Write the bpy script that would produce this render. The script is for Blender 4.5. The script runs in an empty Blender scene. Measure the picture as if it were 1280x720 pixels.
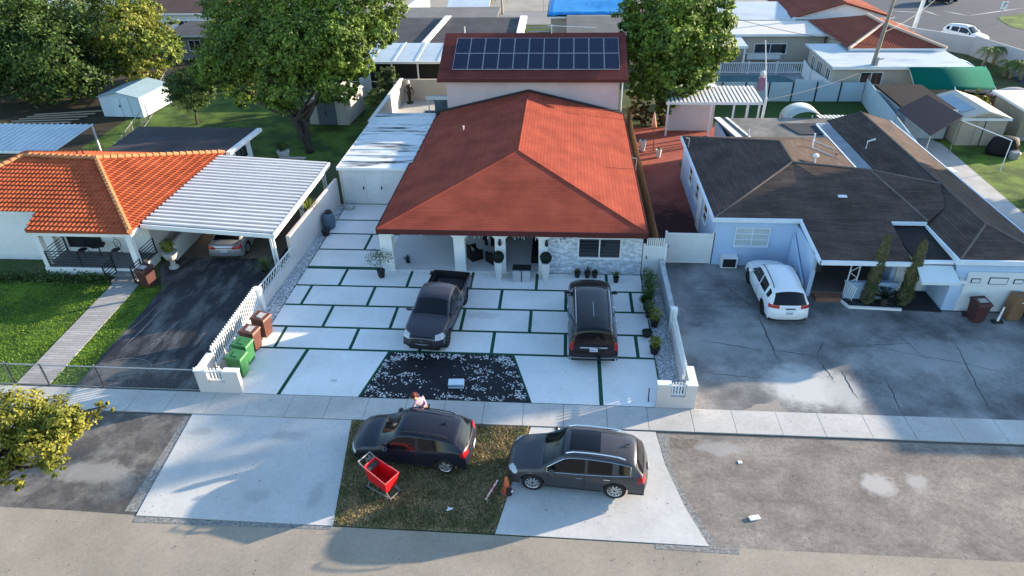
import bpy, math, random
from mathutils import Vector, Matrix, noise
R = math.radians
rnd = random.Random(7)
scene = bpy.context.scene
COL = scene.collection

# ------------------------------------------------------------------ camera frame (metres, Y = away from the street)
def _n(v):
    l = math.sqrt(sum(a*a for a in v)); return [a/l for a in v]
def _d(a, b): return sum(x*y for x, y in zip(a, b))
def _c(a, b): return [a[1]*b[2]-a[2]*b[1], a[2]*b[0]-a[0]*b[2], a[0]*b[1]-a[1]*b[0]]
FPX = 853.; CAMH = 18.0
AY = _n([72, 545, -FPX]); AZ = [-30, 1325, FPX]; _k = _d(AZ, AY)
AZ = _n([z-_k*y for z, y in zip(AZ, AY)]); AX = _c(AY, AZ)
def _ray(px, py):
    c = [px-640, -(py-360), -FPX]
    return [_d(AX, c), _d(AY, c), _d(AZ, c)]
def g(px, py, z=0.):            # the point of height z seen there
    w = _ray(px, py); t = (z-CAMH)/w[2]
    return (w[0]*t, w[1]*t, z)
def at(px, py, y):              # the point of depth y seen there
    w = _ray(px, py); t = y/w[1]
    return Vector((w[0]*t, y, CAMH+w[2]*t))
cam_d = bpy.data.cameras.new('camera'); cam = bpy.data.objects.new('camera', cam_d); COL.objects.link(cam)
cam_d.sensor_width = 36; cam_d.lens = 36*FPX/1280; cam_d.clip_end = 3000; cam_d.clip_start = .1
cam.matrix_world = Matrix(((AX[0], AX[1], AX[2], 0), (AY[0], AY[1], AY[2], 0), (AZ[0], AZ[1], AZ[2], CAMH), (0, 0, 0, 1)))
scene.camera = cam

# ------------------------------------------------------------------ light
SUN_AZ = 24.0; SUN_EL = 11.6
world = bpy.data.worlds.new('World'); scene.world = world; world.use_nodes = True
nt = world.node_tree; bg = nt.nodes['Background']
sky = nt.nodes.new('ShaderNodeTexSky'); sky.sky_type = 'NISHITA'; sky.sun_disc = False
sky.sun_elevation = R(SUN_EL); sky.sun_rotation = R(90-SUN_AZ)
nt.links.new(sky.outputs[0], bg.inputs[0]); bg.inputs[1].default_value = .15; sky.ozone_density = 2.2; sky.dust_density = .4
sl = bpy.data.lights.new('sun', 'SUN'); sl.energy = 4.9; sl.angle = R(.55); sl.color = (1, .82, .62)
so = bpy.data.objects.new('sun', sl); COL.objects.link(so)
sd = Vector((math.cos(R(SUN_EL))*math.cos(R(SUN_AZ)), math.cos(R(SUN_EL))*math.sin(R(SUN_AZ)), math.sin(R(SUN_EL))))
so.rotation_euler = sd.to_track_quat('Z', 'Y').to_euler(); so.location = sd*80
vs = scene.view_settings; vs.view_transform = 'Standard'; vs.look = 'None'; vs.gamma = 1; vs.exposure = 1.82

# ------------------------------------------------------------------ materials
MATS = {}
def mat(name, col, rough=.85, var=.15, scale=1.2, metal=0., bump=0., col2=None, fine=0., coat=0., stretch=None,
        spec=.2, island=0., transl=0., thresh=None, bscale=None, emit=None, stains=0., mid=0.):
    if name in MATS: return MATS[name]
    m = bpy.data.materials.new(name); MATS[name] = m; m.use_nodes = True
    N = m.node_tree.nodes; L = m.node_tree.links; P = N['Principled BSDF']
    P.inputs['Roughness'].default_value = rough; P.inputs['Metallic'].default_value = metal
    P.inputs['Coat Weight'].default_value = coat; P.inputs['Coat Roughness'].default_value = .08
    P.inputs['Specular IOR Level'].default_value = spec
    c = (*col, 1)
    tc = N.new('ShaderNodeTexCoord'); mp = N.new('ShaderNodeMapping'); L.new(tc.outputs['Object'], mp.inputs[0])
    if stretch: mp.inputs['Scale'].default_value = stretch
    n1 = N.new('ShaderNodeTexNoise'); n1.inputs['Scale'].default_value = scale; n1.inputs['Detail'].default_value = 8
    n1.inputs['Roughness'].default_value = .62
    L.new(mp.outputs[0], n1.inputs[0])
    rp = N.new('ShaderNodeValToRGB'); L.new(n1.outputs['Fac'], rp.inputs[0])
    a, b = thresh if thresh else (.3, .7)
    rp.color_ramp.elements[0].position = a; rp.color_ramp.elements[1].position = b
    if col2: rp.color_ramp.elements[0].color = c; rp.color_ramp.elements[1].color = (*col2, 1)
    else:
        rp.color_ramp.elements[0].color = (*[max(0, x*(1-var)) for x in col], 1)
        rp.color_ramp.elements[1].color = (*[min(1, x*(1+var)) for x in col], 1)
    out = rp.outputs[0]
    def mul(sock, fac, lo, hi):
        mr = N.new('ShaderNodeMapRange'); mr.inputs[1].default_value = .25; mr.inputs[2].default_value = .75
        mr.inputs[3].default_value = lo; mr.inputs[4].default_value = hi
        L.new(fac, mr.inputs[0])
        mx = N.new('ShaderNodeVectorMath'); mx.operation = 'SCALE'
        L.new(sock, mx.inputs[0]); L.new(mr.outputs[0], mx.inputs[3]); return mx.outputs[0]
    if fine:
        n2 = N.new('ShaderNodeTexNoise'); n2.inputs['Scale'].default_value = 28; n2.inputs['Detail'].default_value = 3
        L.new(tc.outputs['Object'], n2.inputs[0]); out = mul(out, n2.outputs['Fac'], 1-fine, 1+fine)
    if mid:
        n5 = N.new('ShaderNodeTexNoise'); n5.inputs['Scale'].default_value = 6.5; n5.inputs['Detail'].default_value = 6; n5.inputs['Roughness'].default_value = .75
        L.new(tc.outputs['Object'], n5.inputs[0]); out = mul(out, n5.outputs['Fac'], 1-mid, 1+mid)
    if stains:
        n3 = N.new('ShaderNodeTexNoise'); n3.inputs['Scale'].default_value = .35; n3.inputs['Detail'].default_value = 5
        n3.inputs['Distortion'].default_value = .6
        L.new(tc.outputs['Object'], n3.inputs[0]); out = mul(out, n3.outputs['Fac'], 1-stains, 1+stains)
    if island:
        ge = N.new('ShaderNodeNewGeometry')
        mr = N.new('ShaderNodeMapRange'); mr.inputs[3].default_value = 1-island; mr.inputs[4].default_value = 1+island
        L.new(ge.outputs['Random Per Island'], mr.inputs[0])
        mx = N.new('ShaderNodeVectorMath'); mx.operation = 'SCALE'
        L.new(out, mx.inputs[0]); L.new(mr.outputs[0], mx.inputs[3]); out = mx.outputs[0]
    L.new(out, P.inputs['Base Color'])
    if bump:
        bp = N.new('ShaderNodeBump'); bp.inputs['Strength'].default_value = bump; bp.inputs['Distance'].default_value = .03
        nb = N.new('ShaderNodeTexNoise'); nb.inputs['Scale'].default_value = bscale or 14; nb.inputs['Detail'].default_value = 4
        L.new(tc.outputs['Object'], nb.inputs[0]); L.new(nb.outputs['Fac'], bp.inputs['Height']); L.new(bp.outputs[0], P.inputs['Normal'])
    if transl:
        tr = N.new('ShaderNodeBsdfTranslucent'); L.new(out, tr.inputs[0])
        ms = N.new('ShaderNodeMixShader'); ms.inputs[0].default_value = transl
        L.new(P.outputs[0], ms.inputs[1]); L.new(tr.outputs[0], ms.inputs[2])
        L.new(ms.outputs[0], N['Material Output'].inputs[0])
    return m

def brickmat(name, c1, c2, mortar, bw, bh, msize=.01, rough=.9, offset=.5, bump=.3, nv=.2, nscale=.5, squash=1, use='UV', stain=None):
    if name in MATS: return MATS[name]
    m = bpy.data.materials.new(name); MATS[name] = m; m.use_nodes = True
    N = m.node_tree.nodes; L = m.node_tree.links; P = N['Principled BSDF']; P.inputs['Roughness'].default_value = rough
    P.inputs['Specular IOR Level'].default_value = .06
    tc = N.new('ShaderNodeTexCoord'); b = N.new('ShaderNodeTexBrick'); L.new(tc.outputs[use], b.inputs[0])
    b.inputs['Color1'].default_value = (*c1, 1); b.inputs['Color2'].default_value = (*c2, 1); b.inputs['Mortar'].default_value = (*mortar, 1)
    b.inputs['Scale'].default_value = 1; b.inputs['Mortar Size'].default_value = msize; b.inputs['Brick Width'].default_value = bw
    b.inputs['Row Height'].default_value = bh; b.inputs['Mortar Smooth'].default_value = .3; b.offset = offset
    n = N.new('ShaderNodeTexNoise'); n.inputs['Scale'].default_value = nscale; n.inputs['Detail'].default_value = 7
    L.new(tc.outputs['Object'], n.inputs[0])
    mr = N.new('ShaderNodeMapRange'); mr.inputs[1].default_value = .3; mr.inputs[2].default_value = .7
    mr.inputs[3].default_value = 1-nv; mr.inputs[4].default_value = 1+nv; L.new(n.outputs['Fac'], mr.inputs[0])
    mx = N.new('ShaderNodeVectorMath'); mx.operation = 'SCALE'; L.new(b.outputs['Color'], mx.inputs[0]); L.new(mr.outputs[0], mx.inputs[3])
    out = mx.outputs[0]
    if stain:
        n4 = N.new('ShaderNodeTexNoise'); n4.inputs['Scale'].default_value = stain[1]; n4.inputs['Detail'].default_value = 6
        L.new(tc.outputs['Object'], n4.inputs[0])
        m2 = N.new('ShaderNodeMapRange'); m2.inputs[1].default_value = .5; m2.inputs[2].default_value = .68; L.new(n4.outputs['Fac'], m2.inputs[0])
        mm = N.new('ShaderNodeMix'); mm.data_type = 'RGBA'; L.new(m2.outputs[0], mm.inputs[0]); L.new(out, mm.inputs[6])
        mm.inputs[7].default_value = (*stain[0], 1); out = mm.outputs[2]
    L.new(out, P.inputs['Base Color'])
    if bump:
        bp = N.new('ShaderNodeBump'); bp.inputs['Strength'].default_value = bump; bp.inputs['Distance'].default_value = .02
        iv = N.new('ShaderNodeMath'); iv.operation = 'SUBTRACT'; iv.inputs[0].default_value = 1; L.new(b.outputs['Fac'], iv.inputs[1])
        L.new(iv.outputs[0], bp.inputs['Height']); L.new(bp.outputs[0], P.inputs['Normal'])
    return m

def glassmat(name, col=(.02, .025, .03), rough=.06, alpha=1):
    return mat(name, col, rough=rough, var=.05, spec=.8, coat=.3)

# ------------------------------------------------------------------ mesh builder
class MB:
    def __init__(s): s.v = []; s.f = []; s.m = []; s.uv = {}; s.cur = 0; s.sm = False; s.smf = []
    def add(s, vs, fs, uvs=None):
        o = len(s.v); s.v += [tuple(v) for v in vs]
        for i, f in enumerate(fs):
            if uvs: s.uv[len(s.f)] = uvs[i]
            s.f.append(tuple(o+k for k in f)); s.m.append(s.cur); s.smf.append(s.sm)
        return s
    def box(s, x0, x1, y0, y1, z0, z1):
        return s.add([(x0,y0,z0),(x1,y0,z0),(x1,y1,z0),(x0,y1,z0),(x0,y0,z1),(x1,y0,z1),(x1,y1,z1),(x0,y1,z1)],
                     [(0,3,2,1),(4,5,6,7),(0,1,5,4),(1,2,6,5),(2,3,7,6),(3,0,4,7)])
    def obox(s, c, size, rz=0, rx=0, ry=0, taper=1.):
        a, b, h = [q/2 for q in size]; M = Matrix.Translation(Vector(c)) @ Matrix.Rotation(rz,4,'Z') @ Matrix.Rotation(ry,4,'Y') @ Matrix.Rotation(rx,4,'X')
        P = [(-a*taper,-b*taper,-h),(a*taper,-b*taper,-h),(a*taper,b*taper,-h),(-a*taper,b*taper,-h),(-a,-b,h),(a,-b,h),(a,b,h),(-a,b,h)]
        return s.add([M @ Vector(p) for p in P], [(0,3,2,1),(4,5,6,7),(0,1,5,4),(1,2,6,5),(2,3,7,6),(3,0,4,7)])
    def poly(s, pts, uv=True):
        P = [Vector(p) for p in pts]; n = Vector((0,0,0))
        for i in range(len(P)): n += P[i].cross(P[(i+1) % len(P)])
        n.normalize()
        if abs(n.z) > .999: U = Vector((1,0,0)); V = Vector((0,1,0))
        else:
            U = Vector((0,0,1)).cross(n).normalized(); V = n.cross(U)
        return s.add(P, [tuple(range(len(P)))], [[(p.dot(U), p.dot(V)) for p in P]])
    def prism(s, pts, z0, z1):
        n = len(pts); a = sum(pts[i][0]*pts[(i+1)%n][1]-pts[(i+1)%n][0]*pts[i][1] for i in range(n))
        if a < 0: pts = pts[::-1]
        s.poly([(p[0],p[1],z1) for p in pts]); s.poly([(p[0],p[1],z0) for p in pts[::-1]])
        for i in range(n):
            a, b = pts[i], pts[(i+1)%n]; s.poly([(a[0],a[1],z0),(b[0],b[1],z0),(b[0],b[1],z1),(a[0],a[1],z1)])
        return s
    def slab(s, pts, t):        # a roof plane given thickness downward
        P = [Vector(p) for p in pts]; n = Vector((0,0,0))
        for i in range(len(P)): n += P[i].cross(P[(i+1) % len(P)])
        if n.z < 0: P = P[::-1]
        s.poly(P); Q = [p-Vector((0,0,t)) for p in P]; s.poly(Q[::-1])
        for i in range(len(P)):
            j = (i+1) % len(P); s.poly([Q[i], Q[j], P[j], P[i]])
        return s
    def tube(s, pts, r, n=6, cap=True):
        P = [Vector(p) for p in pts]; rr = r if isinstance(r, (list, tuple)) else [r]*len(P)
        vs = []; fs = []
        for i, p in enumerate(P):
            d = (P[min(i+1,len(P)-1)]-P[max(i-1,0)]).normalized()
            a = Vector((0,0,1)) if abs(d.z) < .9 else Vector((1,0,0))
            u = d.cross(a).normalized(); w = d.cross(u)
            for k in range(n):
                t = 2*math.pi*k/n; vs.append(p+(u*math.cos(t)+w*math.sin(t))*rr[i])
        for i in range(len(P)-1):
            for k in range(n):
                fs.append((i*n+k, i*n+(k+1)%n, (i+1)*n+(k+1)%n, (i+1)*n+k))
        if cap: fs.append(tuple(range(n))[::-1]); fs.append(tuple((len(P)-1)*n+k for k in range(n)))
        return s.add(vs, fs)
    def lathe(s, prof, c=(0,0,0), n=16, sx=1, sy=1):
        vs = []; fs = []
        for r, z in prof:
            for k in range(n):
                t = 2*math.pi*k/n; vs.append((c[0]+r*math.cos(t)*sx, c[1]+r*math.sin(t)*sy, c[2]+z))
        for i in range(len(prof)-1):
            for k in range(n): fs.append((i*n+k, i*n+(k+1)%n, (i+1)*n+(k+1)%n, (i+1)*n+k))
        fs.append(tuple(range(n))[::-1]); fs.append(tuple((len(prof)-1)*n+k for k in range(n)))
        return s.add(vs, fs)
    def ball(s, c, rx, ry=None, rz=None, n=10, m=7):
        ry = ry or rx; rz = rz or rx
        vs = []; fs = []
        for i in range(m+1):
            a = math.pi*i/m
            for k in range(n):
                t = 2*math.pi*k/n; vs.append((c[0]+rx*math.sin(a)*math.cos(t), c[1]+ry*math.sin(a)*math.sin(t), c[2]-rz*math.cos(a)))
        for i in range(m):
            for k in range(n): fs.append((i*n+k, i*n+(k+1)%n, (i+1)*n+(k+1)%n, (i+1)*n+k))
        return s.add(vs, fs)
    def leaf(s, c, nrm, size, asp=.55):
        u = nrm.orthogonal().normalized(); u = Matrix.Rotation(rnd.random()*6.283, 3, nrm) @ u; w = nrm.cross(u)
        a = size; b = size*asp
        c = Vector(c)
        return s.add([c-u*a, c-w*b, c+u*a, c+w*b], [(0,1,2,3)])
    def build(s, name, mats, parent=None, label=None, bevel=0):
        me = bpy.data.meshes.new(name)
        o = (0,0,0)
        if parent is not None: o = WL.get(parent.name, (0,0,0))
        me.from_pydata([(v[0]-o[0], v[1]-o[1], v[2]-o[2]) for v in s.v] if any(o) else s.v, [], s.f)
        if not isinstance(mats, (list, tuple)): mats = [mats]
        for m in mats: me.materials.append(m)
        if len(mats) > 1: me.polygons.foreach_set('material_index', s.m)
        me.polygons.foreach_set('use_smooth', s.smf)
        if s.uv:
            ul = me.uv_layers.new(name='UVMap'); arr = [0.]*(2*len(me.loops))
            for fi, uvs in s.uv.items():
                st = me.polygons[fi].loop_start
                for k, (a, b) in enumerate(uvs): arr[2*(st+k)] = a; arr[2*(st+k)+1] = b
            ul.data.foreach_set('uv', arr)
        me.update()
        ob = bpy.data.objects.new(name, me); COL.objects.link(ob)
        if parent is not None: ob.parent = parent; WL[ob.name] = o
        if label: ob['label'] = label
        if bevel:
            bm = ob.modifiers.new('b', 'BEVEL'); bm.width = bevel; bm.segments = 2; bm.limit_method = 'ANGLE'
        return ob
WL = {}
def thing(name, label, cat, loc=(0,0,0), rz=0, group=None, local=False):
    o = bpy.data.objects.new(name, None); COL.objects.link(o); o.location = loc; o.rotation_euler = (0,0,rz)
    o['label'] = label; o['category'] = cat; o.empty_display_size = .3
    if group: o['group'] = group
    WL[o.name] = (0,0,0) if local else tuple(loc)
    return o
def tag(o, label, cat, group=None, kind=None):
    o['label'] = label; o['category'] = cat
    if group: o['group'] = group
    if kind: o['kind'] = kind
    return o
def struct(name, mb, m, kind='structure'):
    o = mb.build(name, m); o['kind'] = kind; return o
def kids(o): return [c for c in bpy.data.objects if c.parent == o]
def copy_tree(o, parent=None):
    c = o.copy(); COL.objects.link(c)
    if parent is not None: c.parent = parent
    for ch in kids(o): copy_tree(ch, c)
    return c
def dup(o, loc, rz=0, label=None, group=None):
    c = copy_tree(o); c.location = loc; c.rotation_euler = (0,0,rz)
    if label: c['label'] = label
    if group: c['group'] = group
    return c

# base colours
WHITE = mat('white_paint', (.70,.71,.70), .6, .06, 2, stains=.08)
STUCCO = mat('white_stucco', (.70,.71,.70), .9, .05, 3, bump=.15, stains=.07)
PINKW = mat('pinkish_stucco', (.58,.53,.50), .9, .06, 1.5, bump=.15, stains=.1)
DARK = mat('dark_metal', (.02,.02,.022), .45, .1)
BLACKP = mat('black_plastic', (.025,.025,.027), .5, .1)
GLASS = glassmat('window_glass')
CHROME = mat('chrome', (.6,.6,.62), .2, .03, metal=1)
CONC = mat("light_concrete", (.47,.465,.445), .9, .07, .9, fine=.06, stains=.10, mid=.10)
CONC2 = mat('path_concrete', (.40,.395,.38), .9, .12, 1.5, fine=.07, stains=.12)
SOIL = mat('soil', (.10,.075,.05), .95, .3, 2, fine=.3)
LINE = mat('joint_line', (.16,.155,.14), .95, .2, 3)
# ================================================================== GROUND
def sheet(name, pts, z, m, kind='structure'):
    mb = MB(); mb.poly([(p[0], p[1], z) for p in (pts if sum(pts[i][0]*pts[(i+1)%len(pts)][1]-pts[(i+1)%len(pts)][0]*pts[i][1] for i in range(len(pts))) > 0 else pts[::-1])])
    return struct(name, mb, m, kind)
GRASS = mat('lawn_green', (.045,.085,.016), .95, .3, .5, fine=.4, col2=(.13,.20,.03), thresh=(.42,.6), mid=.35, bump=.5, bscale=30)
YARD = mat('yard_ground', (.045,.075,.022), .95, .3, .35, fine=.3, col2=(.10,.10,.05), thresh=(.42,.68), mid=.3, bump=.5, bscale=20)
sheet('ground', [(-400,-120),(400,-120),(400,900),(-400,900)], -.02, YARD)
STREET = mat('street_asphalt', (.285,.25,.20), .92, .12, .45, fine=.22, stains=.14, mid=.16, bump=.15, bscale=60)
ASPH = mat('old_asphalt', (.16,.142,.124), .93, .2, .8, fine=.28, col2=(.27,.24,.205), thresh=(.38,.68), stains=.12, mid=.38, bump=.3, bscale=45, stretch=(1,1.3,1))
ASPHD = mat('dark_asphalt', (.034,.035,.040), .85, .2, .6, fine=.2, col2=(.13,.13,.13), thresh=(.46,.66), mid=.3, bump=.25, bscale=40, stretch=(2.2,.8,1))
ASPHR = mat('worn_driveway', (.10,.105,.108), .8, .2, .42, fine=.18, col2=(.30,.30,.295), thresh=(.38,.68), mid=.18, stains=.2, bump=.25, bscale=30)
sheet('street', [(-90,-10),(90,-10),(90,13.62),(4.7,13.72),(-7,13.8),(-16,13.95),(-90,14.0)], 0, STREET)
sheet('swale_left', [(-90,13.95),(-16,13.95),(-13.65,13.88),(-14.05,18.62),(-90,18.75)], .002, mat('left_swale_asphalt', (.085,.08,.075), .93, .2, .9, fine=.25, col2=(.19,.175,.155), thresh=(.45,.63), stains=.15, mid=.35, bump=.3, bscale=45))
sheet('swale_right', [(4.75,13.72),(90,13.62),(90,18.5),(3.65,18.58),(3.8,17),(4.2,15.3)], .002, ASPH)
mb = MB(); mb.prism([(-13.62,13.86),(-7.05,13.82),(-7.75,18.6),(-14.0,18.62)], -.01, .02); struct('left_apron', mb, CONC)
mb = MB(); mb.prism([(-1.85,13.82),(4.72,13.73),(4.2,15.2),(3.78,17),(3.62,18.56),(-.95,18.6)], -.01, .02); struct('right_apron', mb, CONC)
mb = MB()
for a, b in (((-13.75,14.0),(-14.1,18.5)), ):
    mb.poly([(a[0]-.35,a[1],.006),(a[0]+.13,a[1],.006),(b[0]+.10,b[1],.006),(b[0]-.12,b[1],.006)])
mb.poly([(4.72,13.73,.006),(5.0,13.72,.006),(4.4,15.3,.006),(4.0,17,.006),(4.1,18.55,.006),(3.65,18.56,.006),(3.8,17,.006),(4.2,15.2,.006)])
mb.poly([(-13.6,13.83,.006),(-13.6,13.6,.006),(-7.1,13.68,.006),(-7.1,13.81,.006)])
mb.poly([(3.1,13.73,.006),(3.1,13.55,.006),(5.6,13.5,.006),(5.6,13.71,.006)])
struct('apron_edging', mb, mat('rubble_edge', (.2,.2,.19), .95, .5, 9, fine=.5))
DRYG = mat('dry_grass', (.10,.10,.045), .95, .3, 1.0, fine=.4, col2=(.24,.19,.11), thresh=(.45,.62), bump=.6, bscale=25)
sheet('grass_verge', [(-7.03,13.83),(-1.87,13.83),(-.97,18.6),(-7.73,18.6)], .004, DRYG)
# sidewalk: cast squares with a real gap
SIDE = mat('sidewalk_concrete', (.43,.42,.395), .9, .10, .7, fine=.08, stains=.14, mid=.12)
sheet('sidewalk_bed', [(-92,18.56),(92,18.46),(92,19.9),(-92,20.0)], .008, mat('joint_dirt', (.10,.095,.085), .95, .2, 5))
mb = MB(); x = -60.
while x < 60:
    w = 1.52 + (.12 if int(x) % 3 == 0 else 0)
    mb.box(x+.008, x+w-.008, 18.62-.0005*x, 19.84-.0005*x, 0, .05+rnd.uniform(-.004,.004)); x += w
struct('sidewalk', mb, SIDE)
# driveway of the red-roofed house: slabs with turf strips between
sheet('driveway_turf', [(-13.15,19.86),(4.1,19.86),(4.1,29.6),(-9,29.6),(-9,37.3),(-13.2,37.3)], .036, mat('artificial_turf', (.012,.075,.045), .95, .3, 12, fine=.3))
mb = MB(); J = .075
rows = [(22.85,24.45),(24.45,26.22),(26.22,27.95),(27.95,29.75),(29.9-.15,31.6),(31.6,33.4),(33.4,35.1),(35.1,37.3)]
jx = [[-12.35,-9.0,-5.95,-2.85,.3,3.35],[-10.7,-7.6,-4.4,-1.3,1.85],[-12.3,-9.1,-6.0,-2.8,.3,3.38],[-10.95,-7.55,-4.4,-1.15,2.3],[],[-10.6],[],[]]
for (y0, y1), js in zip(rows, jx):
    L0, R0 = -13.1, (4.0 if y0 < 29 else -9.05)
    xs = [L0-J]+[q for q in js if q < R0]+[R0+J]
    if y0 > 27 and y0 < 29: y1 = 29.6
    for a, b in zip(xs, xs[1:]): mb.box(a+J, b-J, y0+J, y1-J, 0, .045+rnd.uniform(-.003,.003))
# front row beside the planting bed
mb.prism([(-12.5,19.88),(-11.35,19.88),(-10.85,22.78),(-13.1,22.78)][::1] and [(-13.1,19.88),(-11.15,19.88),(-10.92,22.78),(-13.1,22.78)], 0, .045)
mb.prism([(-10.98,19.88),(-7.85,19.88),(-7.3,22.78),(-10.75,22.78)], 0, .045)
mb.prism([(-.98,19.88),(1.62,19.88),(1.62,22.78),(-1.85,22.78)], 0, .045)
mb.prism([(1.78,19.88),(4.0,19.88),(4.0,22.78),(1.78,22.78)], 0, .045)
struct('driveway', mb, mat('white_concrete_slab', (.69,.69,.67), .85, .06, .7, fine=.05, stains=.09, mid=.07))
sheet('weed_fabric', [(-7.75,19.88),(-1.05,19.88),(-1.95,22.78),(-7.2,22.78)], .042, mat('weed_fabric', (.012,.012,.016), .55, .4, 3, bump=.8, bscale=5))
# gravel strips
sheet('gravel_bed_left', [(-14.15,20),(-13.12,20),(-13.22,37.3),(-13.9,37.3)], .014, mat('gravel_base', (.30,.30,.30), .95, .4, 14, fine=.5))
sheet('gravel_bed_right', [(4.05,19.9),(4.85,19.9),(5.0,29.6),(4.05,29.6)], .014, MATS['gravel_base'])
def stones(mb, n, region, s0, s1, z=.02):
    k = 0
    while k < n:
        p = region()
        if p is None: continue
        s = rnd.uniform(s0, s1); a = rnd.random()*3.14; c, d = math.cos(a)*s, math.sin(a)*s; h = s*.7
        x, y = p; mb.add([(x-c,y-d,z),(x+d*.7,y-c*.7,z+h*.2),(x+c,y+d,z),(x-d*.8,y+c*.8,z+h*.1),(x+c*.1,y,z+h)], [(0,1,4),(1,2,4),(2,3,4),(3,0,4)]); k += 1
mb = MB(); stones(mb, 5200, lambda: (rnd.uniform(-14.05,-13.1), 20+17*rnd.random()), .03, .065)
stones(mb, 3200, lambda: (rnd.uniform(4.05,4.85), 20+9.5*rnd.random()), .03, .06)
GRAV = mat('white_gravel', (.50,.51,.53), .85, .1, 3, island=.4)
struct('gravel', mb, GRAV, 'stuff')
cl = [(-7.2,21.9),(-7.4,21.0),(-7.55,20.3),(-1.7,21.7),(-1.45,20.8),(-1.25,20.2),(-6.4,22.65),(-5.4,22.68),(-4.6,22.68),(-3.0,22.65),(-2.3,22.6),(-7.0,22.3),(-6.6,22.5),(-5.8,22.6),(-7.3,21.3),(-7.5,20.5),(-6.2,21.3),(-6.0,20.9),(-2.1,22.2),(-1.9,21.5),(-1.6,20.9),(-1.3,20.3),(-3.4,21.9),(-3.1,21.6),(-3.3,21.2),(-4.3,20.1),(-5.0,22.6),(-4.2,22.55),(-6.8,20.0),(-2.4,20.0),(-3.4,20.0),(-3.2,20.6),(-2.6,22.5),(-5.6,20.0)]
def scat():
    if rnd.random() < .97:
        c = rnd.choice(cl); x, y = rnd.gauss(c[0], .28), rnd.gauss(c[1], .11)
    else: x, y = rnd.uniform(-7.6,-1.1), rnd.uniform(19.95,22.75)
    if noise.noise(Vector((x*3, y*4, 1))) < -.05 and rnd.random() < .8: return None
    t = (y-19.88)/2.9; 
    return (x, y) if -7.7+.5*t < x < -1.1-.85*t and 19.9 < y < 22.75 else None
mb = MB(); stones(mb, 1250, scat, .022, .05, .045); struct('scattered_gravel', mb, GRAV, 'stuff')
# left neighbour: lawn, path, asphalt driveway
sheet('front_lawn', [(-60,20.02),(-14.4,19.98),(-18.0,21.6),(-20.1,27.4),(-26,28),(-60,28.5)], .004, GRASS)
mb = MB(); mb.prism([(-22.15,20.02),(-20.75,20.02),(-21.15,27.72),(-22.55,27.72)], 0, .04)
struct('path', mb, brickmat('plank_path', (.36,.35,.33), (.28,.275,.265), (.16,.155,.15), .9, .16, .012, use='Object', nv=.12))
sheet('left_driveway', [(-19.6,20.03),(-14.2,20.0),(-14.6,38),(-21.2,38),(-21.0,29.5),(-19.75,27.2)], .010, ASPHD)
sheet('carport_floor', [(-20.9,30.5),(-15.0,30.5),(-14.8,38),(-21.2,38)], .014, mat('dirty_concrete', (.15,.125,.10), .9, .25, .8, fine=.15, stains=.2))
# pale tyre marks and patches
mb = MB()
def streak(a, b, w, z=.016, n=9):
    A, B = Vector((*a[:2], z)), Vector((*b[:2], z)); d = (B-A); s = Vector((-d.y, d.x, 0)).normalized()
    P = [A+d*i/n+s*rnd.uniform(-.04,.04) for i in range(n+1)]
    for i in range(n):
        w0 = w*math.sin(math.pi*(i+.15)/(n+.3)); w1 = w*math.sin(math.pi*(i+1.1)/(n+.3)) if i < n-1 else w*.1
        mb.poly([P[i]-s*w0, P[i+1]-s*w1, P[i+1]+s*w1, P[i]+s*w0])
streak(g(150,440), g(210,380), .05); streak(g(180,440), g(228,398), .06); streak(g(185,441), g(215,410), .04); streak(g(120,450), g(205,375), .03)
struct('tyre_marks', mb, mat('pale_scuff', (.14,.14,.14), .9, .4, 6))
mb = MB()                                      # round skid mark
c = g(155,462); pts = []
for i in range(16):
    t = R(-150+i*14); pts.append((c[0]+1.15*math.cos(t+2.6), c[1]+.75*math.sin(t+2.6), .018))
for i in range(15):
    a, b = Vector(pts[i]), Vector(pts[i+1]); n = Vector((a.x-c[0], a.y-c[1], 0)).normalized()*.03
    mb.poly([a-n, b-n, b+n, a+n])
struct('skid_mark', mb, MATS['pale_scuff'])
def blotch(name, pts, z, m):
    P = []
    n = len(pts)
    for i in range(n):
        a, b = Vector((*pts[i][:2], z)), Vector((*pts[(i+1)%n][:2], z))
        for k in range(6):
            q = a.lerp(b, k/6); j = noise.noise(q*1.7)*.22; P.append((q.x+j, q.y+noise.noise(q*2.3+Vector((5,5,5)))*.16, z))
    return sheet(name, P, z, m)
# right neighbour: driveway with worn patches and saw cuts
sheet('right_driveway', [(5.15,19.88),(60,19.6),(60,26.9),(17.3,27.0),(17.2,27.6),(12.2,28.0),(12.0,31),(5.25,31.6)], .010, ASPHR)
blotch('tan_patch', [g(930,512), g(975,499), g(985,519), g(930,517)], .013, mat('tan_patch', (.26,.235,.205), .9, .12, 1, mid=.15))
mb = MB()
for a, b, w in (((900,352),(945,389),.03),((945,389),(975,455),.045),((860,362),(905,363),.03),((855,382),(945,384),.02),((870,425),(962,439),.03),((962,438),(1020,445),.025),((1020,445),(1030,425),.03),((1020,445),(1045,480),.03),((1028,435),(1160,428),.02),((1130,520),(1105,470),.03),((1240,520),(1190,420),.03),((1050,460),(1072,500),.04),((868,465),(960,474),.02),((1075,430),(1280,470),.02),((1100,400),(1165,455),.02)):
    A, B = g(*a), g(*b); streak(A[:2], B[:2], w*.6, .0155, 14)
struct('driveway_cracks', mb, mat('crack_dark', (.045,.048,.05), .95, .1))
blotch('bare_soil', [g(823,548), g(868,549), g(868,560), g(826,562)], .005, mat('grey_soil', (.12,.105,.085), .95, .3, 5, fine=.4, mid=.4, col2=(.19,.17,.14)))
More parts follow.
